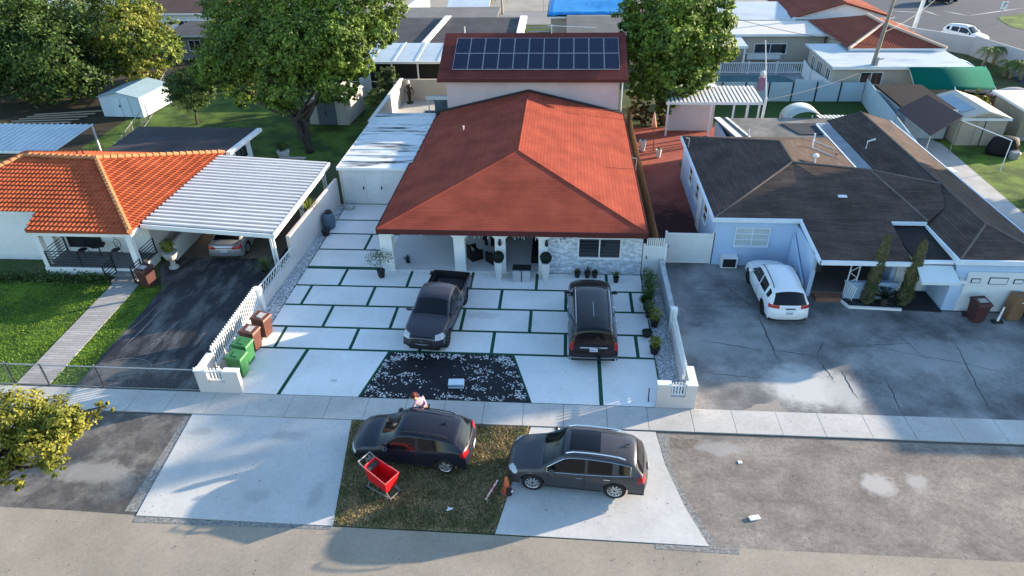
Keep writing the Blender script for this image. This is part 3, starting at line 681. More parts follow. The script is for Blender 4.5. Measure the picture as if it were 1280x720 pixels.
w = MB(); w.box(-23.2,-22.4,30.08,30.14,.47,2.3); d_ = w.build('door', WHITE, H4); w = MB(); w.box(-22.55,-22.5,30.03,30.08,1.2,1.5); w.build('handle', DARK, d_)
text_part('535', (-23.8,30.12,1.58), .24, DARK, H4)
w = MB(); w.box(-23.45,-23.37,30.06,30.14,1.35,1.5); w.build('doorbell', DARK, H4)
def railing(parent, a, b, z, h=.9, n=5, slope=0):
    A, B = Vector((*a,z)), Vector((*b,z+slope)); w = MB()
    for p in (A, B): w.tube([p, p+Vector((0,0,h))], .035, 6)
    if (B-A).length > 2: M_ = A.lerp(B,.5); w.tube([M_, M_+Vector((0,0,h))], .03, 6)
    for i in range(n+1): zz = Vector((0,0,.12+(h-.12)*i/n)); w.tube([A+zz, B+zz], .022, 5)
    return w.build('railing', DARK, parent)
railing(H4, (-26.2,28.5), (-22.75,28.5), .47); railing(H4, (-26.3,28.8), (-26.3,30.1), .47)
railing(H4, (-22.7,28.45), (-22.7,27.6), .15, slope=0); railing(H4, (-21.25,28.45), (-21.25,27.6), .15); railing(H4, (-21.35,28.8), (-21.35,30.1), .47)
w = MB(); w.tube([(-27.9,35.9,3.6),(-27.9,35.9,4.15)],.04,6); w.tube([(-28.5,36.2,3.5),(-28.5,36.2,3.95)],.04,6); w.build('vent_pipe', DARK, H4)
# flat rear addition
H5 = thing('flat_roof_addition', 'low white extension with a dark flat roof behind the orange tiles', 'building', (-24.8, 41, 0))
w = MB(); wallbox(w, -28.3,-21.3,38.95,43.2,0,2.5); w.build('wall', STUCCO, H5)
w = MB(); w.slab([(-28.8,38.92,2.66),(-20.9,38.92,2.66),(-20.7,43.5,2.6),(-29.2,43.7,2.6)], .14)
w.build('roof', mat('dark_roll_roof', (.045,.040,.045), .85, .25, .5, stains=.15, fine=.1, col2=(.075,.065,.068)), H5)
w = MB(); w.slab([(-20.9,38.92,2.68),(-20.6,38.92,2.68),(-20.4,43.5,2.62),(-20.7,43.5,2.62)], .22); w.build('edge_trim', WHITE, H5)
window(H5, (-21.29,41.6,1.7), 1.4, .9, 2, 0, DARK, face='+x')
# carport
H6 = thing('carport', 'white ribbed aluminium carport roof over the silver sedan', 'carport', (-17.6, 33.5, 0))
w = MB(); w.cur = 0
def zc(x): return 2.62-.25*(x+21.1)/6.9
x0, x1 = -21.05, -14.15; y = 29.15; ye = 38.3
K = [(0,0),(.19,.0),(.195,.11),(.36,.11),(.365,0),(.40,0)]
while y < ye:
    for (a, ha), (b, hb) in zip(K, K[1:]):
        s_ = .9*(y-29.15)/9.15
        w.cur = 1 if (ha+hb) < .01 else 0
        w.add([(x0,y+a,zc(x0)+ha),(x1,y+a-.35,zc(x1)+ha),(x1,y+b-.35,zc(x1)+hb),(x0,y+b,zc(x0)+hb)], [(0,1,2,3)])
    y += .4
w.build('roof_panel', [mat('white_aluminium', (.52,.53,.54), .45, .05, 1, stains=.06), mat('shaded_pan', (.24,.25,.26), .6, .2, 1, stains=.1)], H6)  # second colour paints the shade between the ribs onto the flat pans
w = MB()
w.add([(x0,29.1,2.45),(x1,28.75,2.2),(x1,28.75,2.42),(x0,29.1,2.67),(x0,29.15,2.45),(x1,28.8,2.2),(x1,28.8,2.42),(x0,29.15,2.67)],[(0,1,2,3),(4,7,6,5),(3,2,6,7),(0,4,5,1)])
w.box(-14.15,-14.05,28.75,38.0,2.2,2.44); w.build('gutter', WHITE, H6)
for yy in (29.0,33.3,37.4):
    w = MB(); w.box(-14.35,-14.26,yy,yy+.09,0,2.22); w.box(-14.5,-14.41,yy,yy+.09,0,2.22); w.build('post', WHITE, H6)
w = MB(); w.box(-20.6,-20.4,30.2,37.5,0,.95); w.build('low_wall', STUCCO, H6)
# ---------------------------------------------------------------- far-left patio cover
H7 = thing('patio_cover', 'pale blue ribbed metal patio roof on white posts at the far left edge', 'awning', (-36,41,0))
w = MB(); x = -42.
while x < -32.4:
    sk = .0
    w.add([(x,39.2,2.5),(x+.3,39.2,2.5),(x+.3,43.6,2.75),(x,43.6,2.75)],[(0,1,2,3)]); w.add([(x+.3,39.2,2.5),(x+.36,39.2,2.58),(x+.36,43.6,2.83),(x+.3,43.6,2.75)],[(0,1,2,3)]); w.add([(x+.36,39.2,2.58),(x+.42,39.2,2.5),(x+.42,43.6,2.75),(x+.36,43.6,2.83)],[(0,1,2,3)]); x += .42
w.build('roof_panel', mat('blue_white_metal', (.42,.50,.54), .5, .08, 1, stains=.1), H7)
w = MB(); w.box(-42,-32.3,39.1,39.2,2.38,2.52); w.build('beam', WHITE, H7)
for px in (-34.2,-33.0,-32.4):
    w = MB(); w.box(px-.05,px+.05,39.2,39.3,0,2.4); w.build('post', WHITE, H7)
w = MB(); w.box(-32.45,-32.35,43.4,43.5,0,2.7); w.build('post', WHITE, H7)
# ---------------------------------------------------------------- blue house on the right
BLUE = mat('pale_blue_stucco', (.40,.53,.70), .9, .05, 1, stains=.08)
SH_BR = brickmat('brown_shingles', (.098,.072,.060), (.066,.052,.046), (.036,.030,.028), .9, .16, .012, nv=.25, nscale=.7, bump=.4)
SH_TAN = SH_BR
BTRIM = mat('blue_white_trim', (.60,.68,.75), .7, .06)
H8 = thing('blue_house', 'light blue house with brown shingled hip roofs and a single garage', 'house', (14.5, 34, 0))
r = MB()
P1, P2 = (12.1,34.9,4.0), (12.2,38.0,4.0)
Z0 = 2.7
r.poly([(7.5,42.2,Z0),(7.5,30.75,Z0),P1,P2])
r.poly([(7.5,30.75,Z0),(11.7,30.75,Z0),P1]); r.poly([(11.7,27.35,2.35),(15.6,27.35,2.35),(15.7,30.3,2.82),(11.7,30.75,Z0)]); r.poly([(11.7,30.75,Z0),(15.7,30.3,2.82),(17.35,30.3,2.87),(16.0,34.6,3.72),P1])
r.poly([P2,(16.45,42.2,Z0),(7.5,42.2,Z0)])
r.poly([P1,(16.45,35.4,Z0+.02),(16.45,42.2,Z0),P2]); r.poly([P1,(16.0,34.6,3.72),(16.45,35.4,Z0+.02)])
# garage wing
rx, rz = 19.38, 3.32
r.poly([(17.35,27.0,Z0),(21.4,27.0,Z0),(rx,29.35,rz)])
r.poly([(17.35,27.0,Z0),(rx,29.35,rz),(rx,45.4,rz),(17.35,45.4,Z0)])
r.poly([(21.4,27.0,Z0),(21.4,45.4,Z0),(rx,45.4,rz),(rx,29.35,rz)])
# link gable between the two
r.poly([(16.0,34.6,3.72),(17.35,30.3,2.85),(18.6,31.5,3.12),(19.2,33.6,3.42)]); r.poly([(16.0,34.6,3.72),(19.2,33.6,3.42),(18.0,35.5,2.95),(16.45,35.45,2.74)])
ROB = r.build('roof', SH_BR, H8)
m = MB()
for a, b in ((P1,(7.5,30.75,Z0)),(P1,P2),(P2,(7.5,42.2,Z0)),(P1,(16.0,34.6,3.72)),((16.0,34.6,3.72),(17.4,30.4,2.87)),((17.35,27,Z0),(rx,29.35,rz)),((21.4,27,Z0),(rx,29.35,rz)),((rx,29.35,rz),(rx,45.4,rz)),((16,34.6,3.72),(19.2,33.6,3.42))):
    m.tube([(a[0],a[1],a[2]+.0),(b[0],b[1],b[2]+.0)], .055, 5)
m.build('ridge_cap', mat('faded_ridge', (.13,.11,.10), .9, .2, 3), ROB)
m = MB(); m.poly([(16.5,35.5,2.72),(17.3,35.5,2.72),(17.3,44.6,2.72),(16.5,44.6,2.72)]); m.build('valley_flashing', mat('blue_grey_metal', (.15,.19,.23), .6, .3, 1.2, stains=.2), ROB)
m = MB(); m.slab([(15.7,27.5,2.5),(17.3,27.2,2.5),(17.3,30.3,2.62),(15.7,30.3,2.62)], .1); m.build('flat_roof', mat('black_roll_roof', (.022,.02,.02), .9, .3, 2), ROB)
m = MB()
m.box(7.42,11.72,30.68,30.75,2.5,2.72); m.box(7.42,7.5,30.75,42.2,2.5,2.72)
m.box(11.66,15.9,27.27,27.35,2.16,2.37); m.box(15.7,15.75,27.5,27.6,2.4,2.5)
m.box(17.28,17.35,27.0,30.3,2.45,2.74); m.box(17.28,21.45,26.93,27.0,2.5,2.73); m.box(21.4,21.47,27,45.4,2.5,2.72); m.box(15.9,17.28,27.2,27.27,2.36,2.54); m.box(15.7,17.3,30.24,30.3,2.7,2.88)
m.box(16.42,16.5,35.5,44.6,2.5,2.74); m.box(16.5,17.3,44.6,44.68,2.5,2.74)
m.add([(11.66,30.7,2.5),(11.66,27.3,2.16),(11.66,27.3,2.38),(11.66,30.7,2.73),(11.60,30.7,2.5),(11.60,27.3,2.16),(11.60,27.3,2.38),(11.60,30.7,2.73)],[(0,1,2,3),(7,6,5,4),(3,2,6,7),(1,0,4,5)])
m.build('fascia', BTRIM, ROB)
w = MB(); w.box(7.65,11.6,30.85,31.05,0,2.5); w.box(7.65,7.85,31.05,42,0,2.5); w.box(7.85,16.3,41.8,42,0,2.5)
w.box(11.6,11.8,28.0,31.05,0,2.3); w.box(11.8,15.7,31.0,31.2,0,2.5); w.box(15.5,15.7,28.6,31,0,2.4)
w.box(17.4,21.3,27.1,27.3,0,2.5); w.box(17.4,17.6,27.3,45.3,0,2.5); w.box(21.1,21.3,27.3,45.3,0,2.5); w.box(17.6,21.1,45.1,45.3,0,2.5); w.box(15.7,17.4,28.7,28.85,0,2.36)
WB = w.build('wall', BLUE, H8)
w = MB(); w.add([(11.55,28.3,0),(11.55,30.8,0),(11.55,30.8,1.9),(11.55,28.3,.5),(11.45,28.3,0),(11.45,30.8,0),(11.45,30.8,1.9),(11.45,28.3,.5)],[(0,1,2,3),(7,6,5,4),(3,2,6,7),(0,3,7,4)]); w.build('buttress', BLUE, H8)
WHG = mat('shade_glass', (.42,.47,.48), .25, .1)
window(H8, (9.5,30.84,1.65), 1.6, .95, 2, 3, BTRIM, glass=WHG)
for yy in (33.3,36.0,38.4): window(H8, (7.64,yy,1.7), .9, .9, 1, 2, WHITE, face='-x')
w = MB(); w.box(7.58,7.63,34.4,35.3,0,2.1); w.build('side_door', WHITE, H8)
w = MB(); w.box(8.1,8.9,30.4,30.83,.05,.65); a_ = w.build('air_conditioner', WHITE, H8); w = MB(); w.box(8.18,8.82,30.38,30.4,.12,.58); w.build('grille', DARK, a_)
# porch
PORCHD = mat('porch_brown', (.09,.06,.045), .9, .2, 2)
w = MB(); w.prism([(11.82,28.05),(15.5,28.05),(15.5,31),(11.82,31)], 0, .25); w.build('porch_floor', mat('brown_grey_tile', (.13,.115,.105), .8, .15, 1), H8)
w = MB(); w.box(11.95,13.1,27.55,28.04,0,.22); w.build('step', mat('terracotta_step', (.22,.11,.07), .9, .15, 2), H8)
w = MB(); w.box(13.3,15.6,27.9,28.04,0,.85); w.box(13.25,15.65,27.86,28.08,.85,.92); w.build('porch_parapet', BLUE, H8)
w = MB()
for px in (13.35,13.75): w.tube([(px,28.0,.25),(px,28.0,2.3)], .03, 5)
for i in range(6): z = .45+i*.32; w.tube([(13.35,28,z),(13.75,28,z+.3)] if i % 2 else [(13.75,28,z),(13.35,28,z+.3)], .02, 5)
w.build('trellis_post', WHITE, H8)
w = MB()
for i in range(6): w.tube([(13.3+i*.04,27.95-i*.1,.2),(13.25+i*.06,27.9-i*.11,.95)], .02, 5)
w.tube([(13.3,28.0,.95),(13.55,27.35,.9)], .03, 6); w.build('handrail', WHITE, H8)
w = MB(); w.box(12.3,13.15,30.93,30.99,.25,2.25); w.build('front_door', PORCHD, H8)
window(H8, (14.4,30.98,1.5), 1.5, 1.0, 2, 0, DARK)
w = MB(); w.box(11.75,11.95,27.75,27.95,1.5,1.95); w.ball((11.85,27.85,2.0),.1); w.build('wall_lantern', DARK, H8)
# awning over the side entry
w = MB(); w.add([(15.75,27.2,2.3),(17.25,27.2,2.3),(17.3,26.3,1.95),(15.7,26.3,1.95),(15.75,27.2,2.25),(17.25,27.2,2.25),(17.3,26.3,1.83),(15.7,26.3,1.83)],[(0,3,2,1),(4,5,6,7),(3,7,6,2),(0,4,7,3),(1,2,6,5)]); w.build('door_awning', mat('pale_awning', (.56,.63,.66), .6, .04), H8)
w = MB(); w.box(16.55,17.15,28.6,28.69,.1,2.05); e_ = w.build('entry_door', WHITE, H8); w = MB(); w.ball((16.65,28.57,1.05),.035); w.build('handle', DARK, e_)
w = MB(); w.box(15.75,16.5,28.62,28.69,.0,2.05); w.build('entry_panel', STUCCO, H8)
w = MB(); w.prism([(15.5,27.0),(17.35,26.9),(17.35,28.6),(15.5,28.6)], 0, .05); w.build('entry_mat', mat('dark_slate', (.03,.03,.037), .8, .2, 3), H8)
w = MB(); w.box(17.95,21.1,27.02,27.09,.05,2.1); G_ = w.build('garage_door', mat('garage_white', (.60,.64,.66), .6, .04), H8)
for i, (a, b, c_, d_) in enumerate(((18.15,18.55,1.55,1.78),(18.9,19.7,1.5,1.85),(19.95,20.35,1.55,1.78),(20.6,21.0,1.5,1.85))):
    w = MB(); w.box(a,b,27.0,27.018,c_,d_); q = w.build('pane_frame', DARK, G_); w = MB(); w.box(a+.035,b-.035,26.985,26.998,c_+.035,d_-.035); w.build('pane', MATS['garage_white'], q)
w = MB(); w.tube([(17.7,27.08,1.75),(17.7,26.93,1.72)],.05,8); w.box(17.6,17.85,26.85,26.98,1.6,1.72); w.build('floodlight', WHITE, H8)
for (a, b) in ((14.3,38.6),(14.9,40.2)):
    z = 4.0-(a-12.1)*.3; w = MB(); w.tube([(a,b,z-.05),(a,b,z+.5)],.05,6); w.tube([(a,b,z+.06),(a+1.1,b-.5,z-.28)],.03,5); w.build('vent_pipe', WHITE, ROB)
w = MB(); w.tube([(13.6,35.9,3.45),(13.6,35.9,3.85)],.06,6); w.ball((13.6,35.9,3.95),.17,.17,.12); w.build('turbine_vent', WHITE, ROB)
w = MB(); w.tube([(17.9,39.9,2.85),(17.9,39.9,3.3),(18.3,39.9,3.45)],.05,6); w.build('vent_pipe', WHITE, ROB)
w = MB(); w.box(13.7,14.1,32.0,32.2,3.3,3.36); w.build('roof_vent', BTRIM, ROB)
w = MB(); w.tube([(11.6,42.2,2.7),(11.6,42.2,3.2)],.04,6); w.build('vent_pipe', WHITE, ROB)
# satellite dishes
def dish(loc, az, label, base=.9):
    t = thing('satellite_dish', label, 'satellite dish', loc, 0)
    x, y, z = loc
    w = MB(); w.tube([(x,y,z),(x,y,z+base)], .03, 6); w.tube([(x,y,z+base),(x+.3*math.cos(az),y+.3*math.sin(az),z+base+.1)], .02, 5); w.build('mast', mat('galvanised', (.35,.36,.37), .5, .1, metal=.5), t)
    w = MB(); w.sm = True; prof = [(0,0),(.15,.01),(.28,.04),(.4,.09),(.41,.10),(.28,.05),(.15,.03),(0.001,.02)]
    w.lathe(prof, (0,0,0), 18, 1, .82); o = w.build('reflector', mat('grey_dish', (.22,.24,.26), .5, .05), t)
    o.rotation_euler = (R(58), 0, az); o.location = (0,0,base)
    w = MB(); w.tube([(0,0,base),(.28*math.cos(az-1.57),.28*math.sin(az-1.57),base+.35)], .015, 5); o = w.build('feed_arm', DARK, None); o.parent = t
    return t
WLb = None
dish((4.18,37.0,2.55), R(200), 'grey satellite dish on the right eave of the red roof', .7)
dish((7.6,40.2,2.75), R(215), 'grey satellite dish on the left eave of the brown shingled roof', .55)
# gray rear flat roof
H9 = thing('rear_patio_building', 'weathered grey flat roofed addition behind the tan roof slope', 'building', (14, 43.6, 0))
w = MB(); w.slab([(10.8,42.4,2.55),(17.7,42.4,2.6),(17.9,46.2,2.6),(10.4,46.2,2.55)], .15)
w.build('roof', mat('weathered_roll_roof', (.12,.12,.115), .9, .3, .6, stains=.25, fine=.1, col2=(.24,.23,.21), thresh=(.4,.65)), H9)
w = MB(); w.slab([(15.0,42.9,2.63),(17.4,42.9,2.66),(17.6,45.0,2.66),(14.3,45.0,2.63)], .02); w.build('roof_patch', mat('tar_patch', (.03,.035,.045), .8, .3, 2), H9)
w = MB(); w.slab([(10.9,42.4,2.62),(11.3,42.4,2.62),(10.6,46.2,2.62),(10.2,46.2,2.62)], .04); w.slab([(11.7,42.4,2.62),(11.85,42.4,2.62),(11.1,46.2,2.62),(10.95,46.2,2.62)], .05); w.build('metal_strip', WHITE, H9)
w = MB(); w.box(10.3,10.45,42.2,46,0,2.4); w.box(10.45,17.6,45.9,46.05,0,2.4); w.build('wall', mat('grey_stucco', (.32,.36,.42), .9, .1), H9)
T = thing('dome_canopy', 'curved translucent grey half barrel canopy on the lawn side of the flat roof', 'canopy', (16.4,47.2,0))
w = MB(); w.sm = True; n = 12; vs = []; fs = []
for i in range(n+1):
    t = math.pi*(.02+.75*i/n)
    for yy in (46.3,48.3): vs.append((16.4-1.25*math.cos(t), yy, 2.05+.95*math.sin(t)))
for i in range(n): a = i*2; fs.append((a,a+2,a+3,a+1))
w.add(vs, fs); o = w.build('canopy_sheet', mat('translucent_sheet', (.36,.41,.40), .4, .15, 3), T); md = o.modifiers.new('s','SOLIDIFY'); md.thickness = .03
w = MB(); [w.tube([(xx,yy,0),(xx,yy,2.1)],.04,5) for xx in (15.2,17.4) for yy in (46.4,48.2)]; w.build('post', WHITE, T)
T = thing('striped_awning', 'white and grey striped metal awning beside the half barrel canopy', 'awning', (19,46.5,0))
w = MB()
for i in range(12): x = 17.4+i*.28; w.slab([(x,45.5,2.55),(x+.15,45.5,2.55),(x+.15,47.6,2.35),(x,47.6,2.35)], .03)
w.build('white_slats', WHITE, T); w = MB(); w.slab([(17.4,45.5,2.5),(20.8,45.5,2.5),(20.8,47.6,2.3),(17.4,47.6,2.3)], .02); w.build('grey_sheet', mat('grey_sheet', (.2,.22,.24), .6), T)
# fascia gates between the houses
def simple_gate(name, label, x0, x1, y, z1, pickets=False, cat='gate'):
    t = thing(name, label, cat, ((x0+x1)/2, y, 0)); gate_leaf('gate_panel', x0, x1, y, .06, z1, t)
    w = MB(); w.box(x0-.1,x0-.005,y-.05,y+.05,0,z1+.1); w.build('post', WHITE, t); w = MB(); w.box(x1+.005,x1+.1,y-.05,y+.05,0,z1+.1); w.build('post', WHITE, t)
    w = MB(); w.box(x0+.06,x0+.1,y-.09,y-.05,.95,1.1); w.build('latch', DARK, t)
    if pickets:
        for i in range(9):
            xx = x0+.08+(x1-x0-.16)*i/8; w = MB(); w.obox((xx,y,z1+.22), (.06,.03,.42)); w.build('picket', WHITE, t)
    return t
simple_gate('side_gate', 'narrow white gate topped with pickets beside the stone faced wall', 4.15, 5.1, 29.7, 1.65, True)
simple_gate('wide_gate', 'wide white ribbed gate between the red side yard and the blue house', 5.35, 7.6, 30.9, 1.75)
# ---------------------------------------------------------------- fences and yard walls
def picket_wall(name, label, x, y0, y1, hb, ht, wid=.2, step=.19, lean=0):
    t = thing(name, label, 'fence', (x,(y0+y1)/2,0))
    w = MB(); w.box(x-wid/2,x+wid/2,y0,y1,0,hb); w.build('base_wall', PINKW, t)
    w = MB(); w.box(x-.04,x+.04,y0,y1,hb+.06,hb+.11); w.box(x-.04,x+.04,y0,y1,ht-.15,ht-.1); w.build('rail', WHITE, t)
    n = int((y1-y0)/step); 
    for i in range(min(n, 96)):
        w = MB(); yy = y0+(i+.5)*(y1-y0)/n; w.obox((x,yy,(hb+ht)/2+.02),(.035,.05,ht-hb)); w.build('picket', WHITE, t)
    return t
picket_wall('picket_fence', 'low pinkish wall with white pickets behind the bins', -14.05, 21.0, 25.6, .4, 1.4, .2, .17)
picket_wall('picket_fence', 'weathered low wall with white pickets right of the potted plants', 4.98, 20.95, 25.0, .5, 1.15, .22, .16)
T = thing('picket_fence', 'rear stretch of the low white fence leading to the picket topped gate', 'fence', (4.98,27.3,0))
w = MB(); w.box(4.87,5.09,25.02,29.6,0,.95); w.build('base_wall', mat('weathered_white', (.36,.38,.40), .9, .25, 3, fine=.2), T); w = MB(); w.box(4.84,5.12,24.8,25.02,0,1.25); w.build('post', WHITE, T)
T = thing('boundary_wall', 'smooth pinkish wall rising beside the blue barrel and left gravel strip', 'wall', (-13.9,31.5,0))
w = MB(); w.add([(-14.1,25.9,0),(-13.95,25.9,0),(-13.5,37.2,0),(-13.65,37.2,0),(-14.1,25.9,.55),(-13.95,25.9,.55),(-13.5,37.2,1.75),(-13.65,37.2,1.75),(-14.05,29.9,.55),(-13.85,29.9,.55),(-14.05,29.95,1.7),(-13.85,29.95,1.7)],
 [(0,3,8,4) if 0 else (0,4,8,3),(1,2,9,5),(4,5,9,8),(8,9,11,10),(10,11,6,7),(0,1,5,4),(9,2,6,11),(3,8,10,7),(2,3,7,6)]); w.build('wall', PINKW, T)
w = MB(); w.box(-14.15,-13.85,25.62,25.88,0,1.25); w.build('post', WHITE, T)
w = MB()
for i in range(14): yy = 26.0+i*.28; w.tube([(-14.0+.02*i,yy,.55),(-13.98+.02*i,yy+.5,1.15)], .02, 4); w.tube([(-14.0+.02*i,yy+.5,.55),(-13.98+.02*i,yy,1.15)], .02, 4)
w.tube([(-14.03,25.9,1.15),(-13.78,29.9,1.15)],.035,6); w.build('lattice', mat('white_iron', (.55,.56,.56), .6), T)
def pier(name, label, x0, x1, y, h, notch, side):
    t = thing(name, label, 'wall', ((x0+x1)/2, y, 0)); a, b = notch
    w = MB(); w.box(x0,a,y-.1,y+.1,0,h); w.box(b,x1,y-.1,y+.1,0,h); w.box(a,b,y-.1,y+.1,0,h*.52)
    sx = x0 if side < 0 else x1-.24; w.box(sx,sx+.24,y+.1,y+1.1,0,h*.95); w.build('wall', PINKW, t)
    w = MB(); w.box(x0-.02,a,y-.13,y+.13,h,h+.06); w.build('coping', WHITE, t); w = MB(); w.box(b,x1+.02,y-.13,y+.13,h,h+.06); w.build('coping', WHITE, t); w = MB(); w.box(sx-.03,sx+.27,y+.13,y+1.1,h*.95,h); w.build('coping', WHITE, t)
    w = MB(); w.box(a+.01,b-.01,y-.03,y+.03,h*.52+.03,h*.52+.08); w.box(a+.01,b-.01,y-.03,y+.03,h*.52+.45,h*.52+.5); w.build('rail', WHITE, t)
    n = 5
    for i in range(n):
        xx = a+(b-a)*(i+.5)/n; w = MB(); w.obox((xx,y-.04,h*.52+.33+.05*math.sin(math.pi*(i+.5)/n)),(.05,.03,.6)); w.build('picket', WHITE, t)
pier('gate_pier', 'pinkish front wall stub with a white grille beside the green bins', -14.25, -12.5, 19.95, 1.1, (-13.8,-13.1), -1)
pier('gate_pier', 'pinkish front wall stub with a white grille at the right driveway edge', 3.75, 5.2, 19.95, 1.15, (4.25,4.8), 1)
# chain link
def chainlink(name, label, pts, h, m, pitch=.07, posts=2.4, gate=None):
    t = thing(name, label, 'fence', (*pts[0], 0))
    for (a, b) in zip(pts, pts[1:]):
        A, B = Vector((*a,0)), Vector((*b,0)); Ln = (B-A).length; d = (B-A)/Ln
        w = MB(); n = int(Ln/pitch)
        for i in range(-int(h/pitch), n):
            for s in (0, 1):
                x0 = i*pitch; x1 = x0+h; z0, z1 = 0., h
                if x0 < 0: z0 = -x0; x0_ = 0
                else: x0_ = x0
                if x1 > Ln: z1 = h-(x1-Ln); x1 = Ln
                if x1-x0_ < .03: continue
                if s: z0, z1 = h-z0, h-z1
                p, q = A+d*x0_+Vector((0,0,z0+.03)), A+d*x1+Vector((0,0,z1+.03)); k = Vector((0,0,.0024))
                w.add([p-k,q-k,q+k,p+k],[(0,1,2,3)])
        w.build('wire_mesh', m, t)
        w = MB(); w.tube([A+Vector((0,0,h+.04)),B+Vector((0,0,h+.04))],.025,6); w.tube([A+Vector((0,0,.05)),B+Vector((0,0,.05))],.015,5); w.build('rail', m, t)
        k = max(1, int(Ln/posts))
        for i in range(k+1):
            p = A+d*(Ln*i/k); w = MB(); w.tube([p,p+Vector((0,0,h+.1))],.035,6); w.ball(p+Vector((0,0,h+.12)),.045,n=6,m=4); w.build('post', m, t)
    return t
GALV = mat('galvanised_steel', (.30,.31,.32), .45, .1, metal=.4)
chainlink('chain_link_fence', 'low galvanised chain link fence between pavement, front lawn and dark driveway', [(-27,19.98),(-22.2,19.97),(-20.7,19.96),(-18.4,19.95),(-14.3,19.95)], 1.05, GALV, .085)
chainlink('chain_link_fence', 'long chain link fence with pale rails crossing the left back yard past the white shed', [(-31.5,43.9),(-34,52.5),(-38,64)], 1.2, GALV, .12, 3)
# wooden side fence right of main house
WOOD = mat('weathered_wood', (.20,.13,.07), .9, .25, 1.5, fine=.2, stretch=(4,.4,1))
T = thing('wooden_fence', 'tall weathered wooden fence squeezed along the right side of the red roof', 'fence', (4.55,40,0))
for i in range(90):
    y = 30.2+i*.235; w = MB(); w.box(4.78,4.81,y,y+.215,0,1.9+rnd.uniform(-.03,.03)); w.build('plank', WOOD, T)
w = MB(); w.box(4.82,4.88,30.2,51.3,.5,.6); w.box(4.82,4.88,30.2,51.3,1.5,1.6); w.build('rail', WOOD, T)
sheet('side_passage', [(4.05,29.8),(4.76,29.8),(4.76,51.5),(4.05,51.5)], .009, SOIL)
# panel fence at the back of the right lawn
T = thing('panel_fence', 'pale blue privacy screen on dark posts between pool and green lawn', 'fence', (19,58.1,0))
PB = mat('pale_blue_panel', (.38,.50,.56), .7, .06, 1)
for i in range(8):
    x = 9.3+i*1.92; w = MB(); w.box(x+.06,x+1.86,58.1,58.13,.05,1.62); w.build('panel', PB, T); w = MB(); w.box(x-.045,x+.045,58.05,58.17,0,1.66); w.build('post', DARK, T)
T = thing('white_fence', 'tall smooth pale fence running diagonally toward the brown roof', 'fence', (25,52,0))
w = MB(); A, B = Vector((24.7,58.1,0)), Vector((22.6,43.5,0))
for i in range(8):
    p, q = A.lerp(B,i/8), A.lerp(B,(i+.985)/8); d = (q-p).normalized(); nn = Vector((d.y,-d.x,0))*.04
    w = MB(); w.prism([(p+nn)[:2],(q+nn)[:2],(q-nn)[:2],(p-nn)[:2]],.03,1.9); w.build('panel', PB, T)
# pergola
T = thing('pergola', 'white slatted pergola with a solid wall panel beside the leafy tree', 'pergola', (11,51.2,0))
for px in (7.6,10.7,12.3,13.3,14.1):
    w = MB(); w.box(px-.06,px+.06,49.7,49.82,0,2.45); w.build('post', WHITE, T)
for px in (7.6,14.1):
    w = MB(); w.box(px-.06,px+.06,52.9,53.02,0,2.6); w.build('post', WHITE, T)
w = MB(); w.box(7.4,14.3,49.6,49.75,2.4,2.58); w.box(7.4,14.3,52.9,53.1,2.55,2.7); w.build('beam', WHITE, T)
for i in range(23):
    x = 7.5+i*.3; w = MB(); w.slab([(x,49.5,2.62),(x+.16,49.5,2.62),(x+.16,53.1,2.78),(x,53.1,2.78)], .06); w.build('slat', WHITE, T)
w = MB(); w.box(7.7,11.2,50.9,51.0,0,2.3); w.build('wall_panel', PINKW, T)
T = thing('white_canopy', 'small white flat canopy peeking out below the leafy tree', 'canopy', (10.5,55.5,0))
w = MB(); w.slab([(9.0,54.5,2.3),(12,54.5,2.3),(11.6,57.2,2.3),(9,57.2,2.3)],.08); w.build('canopy_sheet', WHITE, T)
w = MB(); [w.tube([(xx,yy,0),(xx,yy,2.25)],.04,5) for xx in (9.2,11.7) for yy in (54.6,57)]; w.build('post', WHITE, T)
